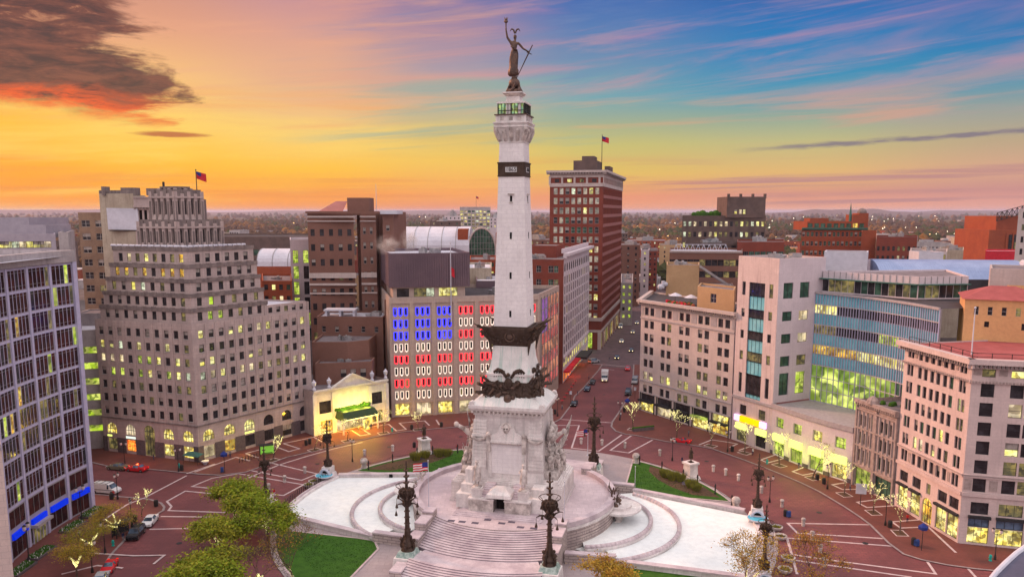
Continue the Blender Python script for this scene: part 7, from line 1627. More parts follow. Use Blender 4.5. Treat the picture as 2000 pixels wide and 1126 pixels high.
# ---- fountain sculptures on the parapet
for sx,lab in((1,'bronze coloured sculpture group on the parapet above the right bowl'),(-1,'pale sculpture group on the parapet above the left bowl')):
    x,y=L2W(18.0*sx,0); t=thing('sculpture_group',lab,'sculpture',(x,y,4.0),MA); C=[]; m='bronze_light' if sx>0 else 'carved_stone'
    for dx,dy,h_,r_ in((0,0,3.2,1.5),(.4,-1.3,2.6,1.0),(.3,1.3,2.6,2.0),(1.0,-.5,2.2,1.4),(.9,.7,2.0,1.7)): C+=xf(body(h_,((-.1,-.1,.02),(-.15,-.2,.1)),((.1,-.1,-.05),(.1,-.2,.1)),.2,-.1,.2,dy<0),Matrix.Translation((dx*sx,dy,0))@Matrix.Rotation(r_*sx,4,'Z'))
    q=MB(); mesh_into(q,skin_mesh(C,m,'s',1),m); rng=random.Random(3)
    for i in range(14): q.ball((sx*rng.uniform(-.4,1.6),rng.uniform(-1.8,1.8),rng.uniform(-.8,.5)),rng.uniform(.3,.6),m,n=7,k=5)
    for i in range(7): a=rng.uniform(-1,1); q.path([(0,a*.8,2.0),(-sx*.6,a*1.4,3.0),(-sx*.5,a*1.9,3.8)],[.09,.06,.02],4,m)
    q.build('figures',t,smooth=True)
# ---- bronze statues on pedestals
for (u,v),lab,h_ in(((829,886),'bronze man standing on a pale pedestal left of the monument',3.3),((1348,935),'bronze man standing on a pale pedestal on the right lawn edge',3.2)):
    x,y=g(u,v); t=thing('pedestal_statue',lab,'statue',(x,y,.15),math.atan2(y-MY,x-MX)-1.57+3.14); q=MB(); q.fr((-1.6,1.6,-1.6,1.6),(-1.35,1.35,-1.35,1.35),0,.7,'limestone_smooth'); q.fr((-1.15,1.15,-1.15,1.15),(-1.0,1.0,-1.0,1.0),.7,3.2,'limestone_smooth'); q.box(-1.3,1.3,-1.3,1.3,3.2,3.6,'limestone_smooth')
    for i in range(7): q.ball((-.9+i*.3,-1.08,2.8),.16,'carved_stone',n=6,k=4)
    q.build('pedestal',t); mb=stone_statue(0,0,0,h_,0,'',((-.08,-.02,-.15),(-.02,-.16,-.2)),((.06,.0,-.17),(.06,-.1,-.3)),m='bronze'); o=mb.build('figure',t,smooth=True); o.location=(0,0,3.62)
    p=thing('stone_slab' if 0 else 'paving_slab','grey slate paved approach in front of the '+('left' if u<1000 else 'right')+' statue','paving',(x,y,.25),MA); q=MB(); s_=-1; q.box(-1.6,1.6,s_*4.6,s_*1.7,0.01,.03,'dark_tile'); q.build('slab',p); 
# ---- flagpoles
def usflag(t,z,sc=1.0,blur=0):
    n=8; W_=2.3*sc; H_=1.35*sc
    for k,m in enumerate(['flag_red','flag_white']*3+['flag_red']):
        q=MB(); vs=[]
        for i in range(n+1):
            x=-.08-W_*i/n; dz=-.35*(i/n)**1.4; yy=.16*math.sin(i*1.1); za=z-H_*k/7+dz; vs+=[(x,yy,za),(x,yy,za-H_/7)]
        q.add(vs,[(2*i,2*i+1,2*i+3,2*i+2) for i in range(n)],m)
        if k==0: F_=q
        else: F_.add(vs,[(2*i,2*i+1,2*i+3,2*i+2) for i in range(n)],m)
    vs=[]
    for i in range(4):
        x=-.08-W_*i/n; dz=-.35*(i/n)**1.4; yy=.16*math.sin(i*1.1)-.012; vs+=[(x,yy,z+dz),(x,yy,z+dz-H_*4/7)]
    F_.add(vs,[(2*i,2*i+1,2*i+3,2*i+2) for i in range(3)],'flag_blue'); F_.build('flag',t)
for (lx,ly),h_,fl,lab in(((-12.2,-12.6),8.3,1,'white flagpole flying the stars and stripes at the left of the stair head'),((11.8,-14.2),7.0,0,'bare white flagpole at the right of the stair head'),((8.1,39.5),6.4,1,'white flagpole with flag on the walk behind the monument'),((20.7,18.4),5.0,0,'bare white flagpole on the corner of the right lawn')):
    x,y=L2W(lx,ly); z0=5.3 if abs(ly)<16 else .15; t=thing('flagpole',lab,'flagpole',(x,y,z0)); q=MB(); q.tube((0,0,0),(0,0,h_),.07,.045,8,'roof_white'); q.ball((0,0,h_+.08),.12,'roof_white'); q.box(-.25,.25,-.25,.25,0,.15,'roof_white'); q.build('pole',t)
    if fl: usflag(t,h_-.2,1.1)
# ---- stone bollards
GBo='stone bollards on the brick circle'
bo=MB(); bo.lathe([(.32,0),(.32,.75),(.36,.8),(.2,.9),(.36,1.02),(.42,1.25),(.34,1.45),(.1,1.55)],12,'carved_stone'); bo=bo.build('stone_bollard')
BP=[(1417,927,'near the right lawn, first of the outer bollard arc'),(1442,938,'second in the outer bollard arc right of the lawn'),(1487,962,'just left of the twin headed lamp by the right pool'),(1527,989,'beside the blue mailbox'),(1568.6,1026,'in the top corner of the big crossing outline'),(1601.6,1078,'in the middle of the lower right crossing bands'),(1608.5,1105,'at the lowest crossing band on the right'),(1393,920,'right of the right statue'),(1288.6,889,'behind the first chain posts of the right lawn'),(1220.6,874,'inside the second crossing outline behind the monument'),(1175.7,869,'in the crossing outline right of the rear lamp'),(1135,866,'in the first crossing outline behind the monument'),(595.7,923,'in the right hand point of the left crossing'),(556,941,'in the middle of the left crossing'),(525,957,'beside the person in red'),(712,889,'above the left ball post'),(767,880,'near the theatre side kerb of the circle'),(1586,1052,'between the two upper crossing bands at right')]
for i,(u,v,l) in enumerate(BP):
    o=bo if i==0 else bo.copy()
    if i: COL.objects.link(o)
    x,y=g(u,v); o.location=(x,y,.0); tag(o,'short carved stone bollard '+l,'bollard',GBo)
GS='big ball topped stone posts at the lawn corners'
bp=MB(); bp.lathe([(.75,0),(.7,.3),(.6,.4),(.6,1.1),(.72,1.2),(.85,1.6),(.8,2.0),(.55,2.3),(.1,2.45)],14,'carved_stone'); bp=bp.build('stone_post')
for i,(u,v,l) in enumerate([(1242,905,'at the street corner of the right lawn'),(1437,994,'beside the right pool'),(711,915,'beside the left pool')]):
    o=bp if i==0 else bp.copy()
    if i: COL.objects.link(o)
    x,y=g(u,v); o.location=(x,y,.1); tag(o,'stout ball topped stone post '+l,'post',GS)
# ---- black chain posts
GP='black chain posts edging the lawns'
cp=MB(); cp.lathe([(.2,0),(.2,.25),(.13,.35),(.13,1.5),(.2,1.55),(.2,1.65),(.13,1.75),(.16,1.9),(.03,2.15)],10,'black_metal'); cp=cp.build('chain_post')
CP=[[(1249,906),(1292.6,918),(1334.4,934),(1362,945),(1396.6,964),(1429,986)],[(720,917),(767,903),(815,890),(845,886),(894,884)]]
n=0; nm=['first','second','third','fourth','fifth','sixth']
for s_,row in enumerate(CP):
    pr=None
    for j,(u,v) in enumerate(row):
        o=cp if n==0 else cp.copy()
        if n: COL.objects.link(o)
        n+=1; x,y=g(u,v,.2); o.location=(x,y,.2); tag(o,f'{nm[j]} black chain post along the {"right" if s_==0 else "left"} lawn kerb','post',GP)
        if pr:
            q=MB(); ps=[(pr[0]+(x-pr[0])*i/8,pr[1]+(y-pr[1])*i/8,1.7-.8*4*(i/8)*(1-i/8)*.6) for i in range(9)]; q.path(ps,[.035]*9,4,'black_metal'); tag(q.build('chain'),f'black chain hanging from the {nm[j-1]} to the {nm[j]} post of the {"right" if s_==0 else "left"} lawn','chain','chains between the black posts')
        pr=(x,y)
# ---- woven planters
GW='round low planters by the pools'
pt=thing('planter','x','planter',(0,0,0),0,GW); q=MB(); q.lathe([(.7,0),(1.05,.35),(1.15,.7),(1.0,.72),(.9,.55)],16,'carved_stone'); q.build('bowl',pt); q=MB(); q.lathe([(.95,.5),(.6,.62),(.05,.65)],12,'mulch'); rng=random.Random(2)
for i in range(60): a=rng.random()*6.3; r=rng.random()*.8; q.add([(r*math.cos(a)-.1,r*math.sin(a),.6),(r*math.cos(a)+.1,r*math.sin(a),.62),(r*math.cos(a),r*math.sin(a)+.05,.6+rng.uniform(.1,.35))],[(0,1,2)],'leaf_olive')
q.build('planting',pt)
for i,(u,v,l) in enumerate([(603,951,'nearest of the three round planters at the left pool railing'),(613,944,'middle round planter at the left pool railing'),(629,940,'farthest round planter at the left pool railing'),(1516,1034,'round planter behind the right pool lamp pedestal'),(1524,1052,'round planter near the right pool, below the crossing corner'),(1539,1094,'round planter beneath the orange tree'),(1533,1117,'round planter at the very bottom right of the pool')]):
    x,y=g(u,v)
    if i==0: pt.location=(x,y,0); pt['label']=l
    else: dup(pt,(x,y,0),i,l)
# ---- street lamps
GL='black twin headed street lamps'
def twin():
    t=thing('street_lamp','x','street lamp',(0,0,0),0,GL); q=MB(); q.lathe([(.22,0),(.2,.5),(.1,.9),(.07,1.2),(.06,4.3),(.1,4.4)],10,'black_metal'); q.path([(-.55,0,4.5),(-.3,0,4.3),(0,0,4.25),(.3,0,4.3),(.55,0,4.5)],[.04]*5,6,'black_metal'); q.build('post',t)
    for s in(-1,1):
        q=MB(); q.lathe([(.1,4.5),(.2,4.65),(.24,4.9),(.2,5.1)],10,'lamp_glass',Matrix.Translation((s*.55,0,0))); h_=q.build('lantern',t); q=MB(); q.lathe([(.26,5.1),(.15,5.25),(.02,5.35)],10,'black_metal',Matrix.Translation((s*.55,0,0))); q.build('cap',h_)
    return t
mat('sign_green',(.2,.5,.1),em=(.25,.6,.05),es=.6)
mat('lamp_glass',(.75,.66,.62),(.6,.5,.5),rough=.4)
tw=twin()
SL=[(1503,980,'between the right pool and the podium',0),(1616,954,'before the third glowing awning',1),(1729,1025,'in front of the arched doorway block',1),(1313,899,'on the brick ring behind the right lawn',0),(1210.6,820,'at the street corner of the cream block',1),(1421,882,'beside the orange lit sign',1),(1089,812,'at the store corner across the street',1),(645,863,'at the left of the theatre pavement',1),(688.5,901,'on the brick ring before the theatre',0),(244,907,'in front of the red lit shop window',1),(349,920,'beside the trash bins at the tower corner',1),(230,974,'beside the white van',1),(257.7,1029,'behind the black parked car',1),(205.5,1079,'left of the red convertible',1),(180.5,1117,'lowest at the bottom left kerb',1),(160,1016,'before the last fin of the office block',1),(57,1098,'before the office entrance',1),(1943,1092,'at the far right pavement corner',1)]
for i,(u,v,l,zz) in enumerate(SL):
    x,y=g(u,v,.12*zz); s=1.25 if i in(15,16) else 1.0
    if i==0: tw.location=(x,y,0); tw['label']='black twin lantern street lamp '+l; tw.rotation_euler=(0,0,.3)
    else: dup(tw,(x,y,.12*zz),i*.7,'black twin lantern street lamp '+l,s)
# ---- single posts with signs
def signpost(u,v,h_,kind,label,z0=.12):
    x,y=g(u,v,z0); t=thing('sign_post',label,'sign',(x,y,z0),MA); q=MB(); q.tube((0,0,0),(0,0,h_),.06,.05,8,'black_metal'); q.build('post',t); q=MB()
    if kind=='blue': q.lathe([(.2,h_-.9),(.75,h_-.7),(.8,h_-.2),(.5,h_),(.2,h_+.3)],6,'flag_blue')
    elif kind=='white': q.box(-.35,.35,-.05,.05,h_-1.1,h_-.1,'roof_white')
    elif kind=='board': q.box(-.95,.95,-.08,.08,h_-2.6,h_-.6,'roof_white')
    q.build('panel',t)
signpost(439,922,4.4,'blue','blue wayfinding sign on a post at the stepped tower corner'); signpost(1799.7,1074,4.4,'blue','blue wayfinding sign on a post at the pink corner block'); signpost(1225,807,4.0,'blue','blue banner sign on the cream block street corner'); signpost(1114.6,786,3.6,'white','white street sign on a post beside the parked dark car'); signpost(1680,987,5.0,'board','white notice board on a tall post before the ornate building'); signpost(1240,778,3.6,'white','small white street sign beside the dark off roader')
# ---- bins, hydrants, mailbox, kiosk
GR='black litter bins on the pavement'
lb=MB(); lb.lathe([(.28,0),(.34,.1),(.36,.95),(.3,1.0),(.3,1.1),(.1,1.15)],12,'black_metal'); lb=lb.build('litter_bin')
for i,(u,v,l) in enumerate([(1596,936,'left of the pair before the glowing awnings'),(1609,944,'right of the pair before the glowing awnings'),(1430,881,'under the light by the orange sign'),(1219,804,'at the south street kerb'),(355,918,'at the foot of the tower corner lamp'),(598,869,'left of the two by the theatre kerb'),(605,866,'right of the two by the theatre kerb'),(633,862,'beside the theatre side lamp'),(809,872,'behind the left statue'),(862,833,'before the flag lit store'),(1738,1029,'beside the arched doorway lamp'),(305,988,'at the kerb nose of the office corner'),(264,1018,'behind the white saloon'),(804,838,'at the kerb in front of the store'),(1534,1006,'beside the blue mailbox'),(1784,1063,'left of the blue bin at the pink corner'),(218,974,'at the van side lamp'),(1084,808,'by the corner lamp across the street')]):
    o=lb if i==0 else lb.copy()
    if i: COL.objects.link(o)
    x,y=g(u,v,.12); o.location=(x,y,.12 if i not in(8,14) else 0); o.scale=(1.15,)*3; tag(o,'black litter bin '+l,'bin',GR)
mat('mail_blue',(.03,.07,.25),rough=.4); mat('hydrant_teal',(.02,.42,.36),rough=.5)
for u,v,l in((1540,1008,'blue mailbox standing on the brick circle by the right pool'),(1790,1066,'blue mailbox beside the bin at the pink corner block'),(434,922,'light blue newspaper box at the stepped tower corner')):
    x,y=g(u,v,.12); q=MB(); q.box(-.32,.32,-.3,.3,.15,.95,'mail_blue'); q.tube((-.32,0,.95),(.32,0,.95),.3,.3,12,'mail_blue'); 
    for a in(-.25,.25):
        for b_ in(-.22,.22): q.box(a-.04,a+.04,b_-.04,b_+.04,0,.15,'black_metal')
    o=q.build('mailbox'); o.location=(x,y,.12 if u!=1540 else 0); o.rotation_euler=(0,0,.4); tag(o,l,'mailbox')
hd_=MB(); hd_.lathe([(.2,0),(.2,.08),(.13,.1),(.13,.6),(.17,.62),(.15,.75),(.03,.82)],10,'hydrant_teal'); hd_.tube((-.22,0,.45),(.22,0,.45),.07,.07,8,'hydrant_teal'); hd_=hd_.build('fire_hydrant')
for i,(u,v,l) in enumerate([(1498,905,'below the orange lit shop'),(1934,1094,'at the far right corner'),(350,913,'before the tower archway'),(221,1065,'beside the kiosk'),(766,842,'before the theatre marquee')]):
    o=hd_ if i==0 else hd_.copy()
    if i: COL.objects.link(o)
    x,y=g(u,v,.12); o.location=(x,y,.12); o.scale=(1.3,)*3; tag(o,'teal fire hydrant '+l,'hydrant','teal fire hydrants')
def kiosk(u,v,rz,lab,m='frame_dark',pn='glass_dark'):
    x,y=g(u,v,.12); t=thing('bus_shelter',lab,'shelter',(x,y,.12),rz); q=MB()
    for a in(-1.6,1.6):
        for b_ in(-.6,.6): q.box(a-.06,a+.06,b_-.06,b_+.06,0,2.4,m)
    q.build('frame',t); q=MB(); q.box(-1.8,1.8,-.8,.8,2.4,2.55,m); q.build('roof',t); q=MB(); q.box(-1.55,1.55,.52,.56,.2,2.3,pn); q.build('panel',t); q=MB(); q.box(-1.2,1.2,0,.4,.42,.5,m); q.build('bench',t)
kiosk(240,1044,R(62),'dark bus shelter on the office side kerb'); kiosk(522,888,R(24),'bus shelter with bright green advertising panel by the tower pavement',pn='sign_green')
# pedestrian barriers
for (u0,v0,u1,v1,l) in((468,903,502,893,'row of low black barriers by the tower pavement'),(1236,842,1276,838,'long dark planter box before the cream block shops')):
    x0,y0=g(u0,v0,.12);x1,y1=g(u1,v1,.12); t=thing('barrier',l,'barrier',(x0,y0,.12),math.atan2(y1-y0,x1-x0)); L=math.dist((x0,y0),(x1,y1)); q=MB()
    if u0>1000: q.box(0,L,-.4,.4,0,.8,'granite'); q.build('box',t); q=MB(); [q.ball((L*i/20,0,.85),.3,'lawn',n=6,k=4) for i in range(21)]; q.build('planting',t)
    else:
        for i in range(7): q.tube((L*i/6,0,0),(L*i/6,0,1.1),.06,.06,6,'black_metal')
        q.tube((0,0,1.0),(L,0,1.0),.04,.04,5,'black_metal'); q.tube((0,0,.5),(L,0,.5),.04,.04,5,'black_metal'); q.build('frame',t)
# café canopy at the tower corner
x,y=g(378,905,.12); t=thing('market_canopy','green cloth canopy over tables outside the tower corner shop','canopy',(x,y,.12),R(-20)); q=MB(); q.add([(-2.2,-1,2.0),(2.2,-1,2.0),(2.2,1,2.3),(-2.2,1,2.3),(0,0,2.9)],[(0,1,4),(1,2,4),(2,3,4),(3,0,4)],'green_copper'); q.build('cloth',t); q=MB()
for a in(-2,2):
    for b_ in(-.9,.9): q.tube((a,b_,0),(a,b_,2.1),.04,.04,5,'black_metal')
q.build('pole',t)
x,y=g(401,906,.12); t=thing('stone_bowl','white round stone bowl at the tower corner','planter',(x,y,.12)); q=MB(); q.lathe([(.35,0),(.4,.2),(.8,.6),(.85,.8),(.7,.8)],16,'roof_white'); q.build('bowl',t); q=MB(); q.lathe([(.7,.7),(.05,.75)],12,'mulch'); q.build('soil',t)
# ---- people
def person(u,v,shirt,trouser,lab,rz=0,z0=0.,la=None,ra=None,h=1.74):
    x,y=g(u,v,z0); me=skin_mesh(body(h,la,ra,.12,-.12),'skin','person',1)
    for m in(shirt,trouser,'hair'): me.materials.append(MT[m])
    for p in me.polygons:
        c=p.center/h; k=0
        if c.z<.52: k=2 if c.z>.05 else 3
        elif c.z<.845 and abs(c.x)<.17: k=1
        elif c.z>.93 or (c.z>.86 and c.y>.01): k=3
        p.material_index=k
    o=link('person',me); o.location=(x,y,z0); o.rotation_euler=(0,0,rz); tag(o,lab,'person')
mat('skin',(.42,.25,.18)); mat('hair',(.03,.02,.015)); mat('cloth_red',(.55,.03,.03)); mat('cloth_navy',(.02,.03,.08)); mat('cloth_grey',(.2,.2,.22)); mat('cloth_white',(.6,.6,.62)); mat('cloth_denim',(.05,.08,.16))
person(536,969,'cloth_red','cloth_white','person in a red top walking on the left crossing',1.2)
person(222,972,'cloth_red','cloth_navy','person in a red jacket standing by the bin near the van',.3,.12)
person(257,1076,'cloth_grey','cloth_red','person in grey standing at the shelter by the office',2,.12) if 0 else None
person(893,880,'cloth_red','cloth_denim','person in a red top beside the last post of the left lawn',-.8)
person(1332,905,'cloth_navy','cloth_denim','person in dark clothes behind the right statue',.5)
person(241,1056,'cloth_navy','cloth_grey','person in navy waiting beside the dark bus shelter',1.,.12)
person(1150,741,'cloth_grey','cloth_navy','person in grey on the pavement by the two dark cars',.4,.12)
for i,(u,v,a_,b_,l) in enumerate([(1098,800,'cloth_grey','cloth_denim','person in grey walking at the near end of the cafe pavement'),(1128,772,'cloth_navy','cloth_grey','person in navy by the cafe tables kerb'),(1212,815,'cloth_white','cloth_denim','person in white top at the south street corner'),(1345,852,'cloth_grey','cloth_navy','person in grey before the cream block shops'),(1470,888,'cloth_white','cloth_navy','person in white top passing the orange sign'),(1560,915,'cloth_navy','cloth_grey','person in navy before the glowing awnings'),(1660,958,'cloth_grey','cloth_denim','person in grey near the notice board'),(1772,1020,'cloth_red','cloth_navy','person in red top at the arched doorway'),(725,838,'cloth_navy','cloth_denim','person in navy under the theatre marquee'),(700,842,'cloth_white','cloth_grey','person in white at the theatre entrance'),(450,893,'cloth_grey','cloth_navy','person in grey passing the tower arches'),(300,898,'cloth_navy','cloth_denim','person in navy outside the tower entrance'),(155,1050,'cloth_white','cloth_denim','person in white top by the office entrance'),(1190,705,'cloth_navy','cloth_grey','person crossing at the south intersection')]): person(u,v,a_,b_,l,i*1.3,.12 if i!=13 else 0.)
mh=MB(); mh.lathe([(.42,0),(.42,.012),(.36,.014),(.02,.014)],18,'frame_dark'); mh=mh.build('manhole_cover')
for i,(u,v,l) in enumerate([(760,872,'before the theatre'),(620,905,'left of the first bollards'),(430,965,'in the left crossing'),(350,1060,'in the lower left roadway'),(1180,770,'in the middle of the south street'),(1380,900,'behind the right statue'),(1600,1000,'on the right of the ring road'),(1690,1060,'between the lower right crossing bands'),(900,852,'behind the monument at the left')]):
    o=mh if i==0 else mh.copy()
    if i: COL.objects.link(o)
    x,y=g(u,v); o.location=(x,y,.009); o.scale=(1.2,1.2,1); tag(o,'round iron manhole cover '+l,'manhole','manhole covers in the brick road')
# ---- vehicles
for n_,c_ in dict(car_black=(.02,.02,.025),car_white=(.72,.73,.76),car_red=(.55,.02,.03),car_olive=(.16,.14,.10),car_silver=(.38,.39,.42),car_navy=(.03,.045,.08)).items(): mat(n_,c_,tuple(x*.85 for x in c_),rough=.25,ns=2)
mat('tyre',(.02,.02,.02),rough=.9); mat('chrome',(.5,.5,.52),rough=.2,metal=.9); glass('car_glass',(.03,.04,.06),.05,(.10,.16,.24)); mat('head_lamp',(.8,.8,.8),em=(1,.75,.35),es=4); mat('head_off',(.7,.7,.72),rough=.2); mat('tail_lamp',(.4,.01,.01),em=(1,.03,.01),es=1.0)
VT={}
def vehicle(kind,m,u,v,u2,v2,lab,lit=False,z0=.012,s=1.):
    x,y=g(u,v); x2,y2=g(u2,v2); rz=math.atan2(y2-y,x2-x)
    key=(kind,m,lit)
    L,W_=dict(sedan=(4.7,1.85),suv=(4.7,1.95),van=(5.6,2.05),truck=(7.2,2.3),sports=(4.3,1.8))[kind]
    if key in VT:
        return dup(VT[key],(x,y,z0),rz,lab,s)
    t=thing('parked_car' if kind in('sedan','suv','sports') else ('van' if kind=='van' else 'box_truck'),lab,'car' if kind in('sedan','suv','sports') else ('van' if kind=='van' else 'truck'),(x,y,z0),rz,'vehicles around the circle'); t.scale=(s,)*3
    # x forward; cross sections: (x, halfwidth, z_bottom, z_belt, z_roof, roof halfwidth)
    h=L/2
    P=dict(sedan=[(-h,.78,.45,.85,.85,.7),(-h+.15,.88,.3,.98,.98,.75),(-h+.9,.92,.28,1.0,1.05,.72),(-h+1.5,.92,.28,.98,1.42,.62),(-.1,.92,.28,.96,1.46,.62),(.45,.92,.28,.95,1.38,.62),(1.15,.92,.28,.93,.96,.74),(h-.4,.9,.28,.82,.82,.78),(h-.05,.8,.35,.68,.68,.7)],
      sports=[(-h,.78,.4,.8,.8,.7),(-h+.3,.88,.25,.86,.86,.75),(-h+1.1,.9,.25,.86,.9,.72),(-h+1.7,.9,.25,.84,1.2,.58),(.1,.9,.25,.82,1.22,.58),(.85,.9,.25,.8,.84,.7),(h-.4,.88,.25,.7,.7,.74),(h,.75,.32,.55,.55,.6)],
      suv=[(-h,.88,.45,1.05,1.05,.8),(-h+.08,.95,.38,1.1,1.6,.72),(-h+.5,.97,.36,1.1,1.76,.74),(.3,.97,.36,1.08,1.78,.74),(.75,.97,.36,1.08,1.68,.72),(1.25,.97,.36,1.05,1.12,.84),(h-.3,.95,.36,1.0,1.0,.86),(h,.88,.42,.82,.82,.8)],
      van=[(-h,.95,.45,1.2,2.0,.86),(-h+.15,1.0,.4,1.2,2.1,.9),(.9,1.0,.4,1.2,2.1,.9),(1.3,1.0,.4,1.18,2.0,.86),(1.9,1.0,.4,1.15,1.25,.9),(h-.3,.98,.4,1.05,1.05,.9),(h,.9,.45,.85,.85,.85)],
      truck=[(1.3,1.1,.5,1.5,2.3,1.0),(1.8,1.1,.5,1.5,2.35,1.0),(2.3,1.1,.5,1.4,2.2,.95),(2.75,1.08,.5,1.25,1.35,1.0),(h-.1,1.05,.5,1.1,1.1,1.0),(h,1.0,.55,.9,.9,.95)])[kind]
    b=MB(); vs=[]
    for X_,w_,zb,zm,zr,wr in P: vs+=[(X_,-w_,zb),(X_,-w_,zm),(X_,-wr,zr),(X_,wr,zr),(X_,w_,zm),(X_,w_,zb)]
    n=len(P); gf=[];bf=[]
    for i in range(n-1):
        a=i*6;c=a+6; cab=P[i][4]>P[i][3]+.18 and P[i+1][4]>P[i+1][3]+.18; slope=(P[i][4]>P[i][3]+.18)!=(P[i+1][4]>P[i+1][3]+.18)
        for k in range(5):
            f=(a+k,c+k,c+k+1,a+k+1)
            if cab and k in(1,3) and not(kind=='van' and P[i+1][0]<1.0) : gf.append(f)
            elif slope and k==2: gf.append(f)
            else: bf.append(f)
    bf+=[(0,1,2,3,4,5),tuple(range((n-1)*6+5,(n-1)*6-1,-1))]
    b.add(vs,bf,m)
    if kind=='truck': b.box(-h,1.2,-1.15,1.15,.75,3.1,'car_white'); b.box(-h,1.3,-.9,.9,.45,.75,'frame_dark')
    if kind=='van': 
        for i in range(3): b.box(-2+i*1.3,-1.9+i*1.3,-.85,.85,2.12,2.2,'chrome')
        b.box(-2.2,.9,-.8,-.72,2.18,2.24,'chrome'); b.box(-2.2,.9,.72,.8,2.18,2.24,'chrome'); b.box(-2.6,2,-1.012,1.012,.95,1.05,'car_navy')
    b.box(-.25,-.1,-1.05,1.05,.95,1.05,m) if kind in('sedan','suv') else None
    bo_=b.build('body',t); gm=MB(); gm.add([(p[0]*1.001,p[1]*1.001,p[2]) for p in vs],gf,'car_glass'); gm.build('window',t)
    for sx in(-1,1):
        for sy in(-1,1):
            wx=sx*(h-.85) if kind!='truck' else (2.3 if sx>0 else -2.2); r=.34 if kind in('sedan','sports') else .4
            q=MB(); q.tube((wx,sy*(W_/2-.24),r),(wx,sy*(W_/2+.0),r),r,r,14,'tyre'); w__=q.build('wheel',t); q=MB(); q.tube((wx,sy*(W_/2-.02),r),(wx,sy*(W_/2+.02),r),r*.6,r*.6,10,'chrome'); q.build('rim',w__)
    for sy in(-1,1):
        q=MB(); q.box(h-.12,h-.0,sy*.62-.17,sy*.62+.17,.58,.74,'head_lamp' if lit else 'head_off'); q.build('headlight',t); q=MB(); q.box(-h-.01,-h+.08,sy*.65-.15,sy*.65+.15,.72,.9,'tail_lamp'); q.build('tail_light',t)
    VT[key]=t; return t
V=vehicle
V('sedan','car_olive',230,916,200,913.5,'dark olive saloon parked before the red lit shop window')
V('sedan','car_red',268,919,240,917,'red saloon parked beside the olive car')
V('van','car_white',208,962,260,966,'white ladder rack van parked at the office corner')
V('sedan','car_white',168,958,200,960,'white car half hidden behind the last fin of the office block')
V('sedan','car_white',293,1022,268,1050,'white saloon parked at the kerb nose, ahead of the black car')
V('suv','car_black',266,1047,245,1070,'black car with pale bonnet parked by the bus shelter')
V('sports','car_red',214,1111,198,1135,'red convertible parked lowest on the left kerb')
V('sedan','car_silver',196,1138,180,1165,'silver car cut off below the red convertible')
V('sedan','car_black',1121,791,1108,812,'dark car parked alone near the circle in the south street')
V('sedan','car_navy',1147,762,1138,776,'dark blue car, nearer of the two parked by the cafe seating')
V('sedan','car_black',1157,749,1149,762,'black car, farther of the two parked by the cafe seating')
V('truck','car_white',1181,742,1178,762,'white box truck with orange headlights in the south street',True)
V('suv','car_black',1227,770,1221,790,'dark off roader parked on the right side of the south street')
V('van','car_silver',1240,748,1234,765,'silver van parked behind the dark off roader')
V('sports','car_red',1332,864,1290,858,'low red car passing the shops of the cream block')
V('sedan','car_white',1214,668,1209,690,'white car waiting beyond the crossing in the south street',True)
V('sedan','car_navy',1233,686,1228,700,'dark car with lights on beyond the crossing, right lane',True)
V('van','car_white',1212,640,1208,655,'white van farther up the south street',True)
V('sedan','car_silver',1236,650,1232,662,'silver car up the south street by the cream block',True)
V('sedan','car_silver',1244,632,1240,645,'small distant car with headlights up the street',True)
V('suv','car_silver',1160,708,1190,703,'silver off roader on the cross street left of the intersection',True)
V('sedan','car_red',1226,722,1221,738,'red car braking at the south intersection')
V('sedan','car_navy',1205,700,1201,716,'blue car entering the intersection from the south',True)
# café seating by the terracotta building
for i in range(7):
    u,v=[(1098,786),(1103,779),(1107,772),(1112,765),(1116,759),(1120,753),(1124,747)][i]; x,y=g(u,v,.12); t=thing('cafe_table',['nearest','second','third','fourth','fifth','sixth','farthest'][i]+' red topped cafe table under the awning of the terracotta building','table',(x,y,.12),0,'cafe tables by the terracotta building'); q=MB(); q.tube((0,0,0),(0,0,.72),.05,.05,6,'black_metal'); q.build('leg',t); q=MB(); q.lathe([(.5,.72),(.5,.76),(.02,.77)],12,'flag_red'); q.build('top',t)
# ================================================================ woods, suburbs, highway, hills, haze
mat('wood_brown',(.12,.065,.035),(.075,.045,.03),ns=.02,rough=1); mat('wood_green',(.07,.075,.025),(.045,.05,.02),ns=.02,rough=1); mat('wood_orange',(.24,.115,.03),(.16,.075,.025),ns=.02,rough=1); mat('roof_pale',(.5,.48,.5),(.35,.33,.35),ns=.05)
rng=random.Random(99); wd=MB()
def blob(x,y,z,r,m):
    n=6; vs=[(x,y,z+r*rng.uniform(.8,1.25))]; 
    for k,(rr,zz) in enumerate(((.62,.55),(1.0,.0))):
        for i in range(n): a=2*math.pi*(i+k*.5)/n; q=r*rr*rng.uniform(.7,1.25); vs.append((x+q*math.cos(a),y+q*math.sin(a),z+r*zz*rng.uniform(.6,1.3)))
    for i in range(n): a=2*math.pi*i/n; vs.append((x+r*.8*math.cos(a),y+r*.8*math.sin(a),0))
    f=[(0,1+i,1+(i+1)%n) for i in range(n)]+[(1+i,7+i,7+(i+1)%n,1+(i+1)%n) for i in range(n)]+[(7+i,13+i,13+(i+1)%n,7+(i+1)%n) for i in range(n)]
    wd.add(vs,f,m)
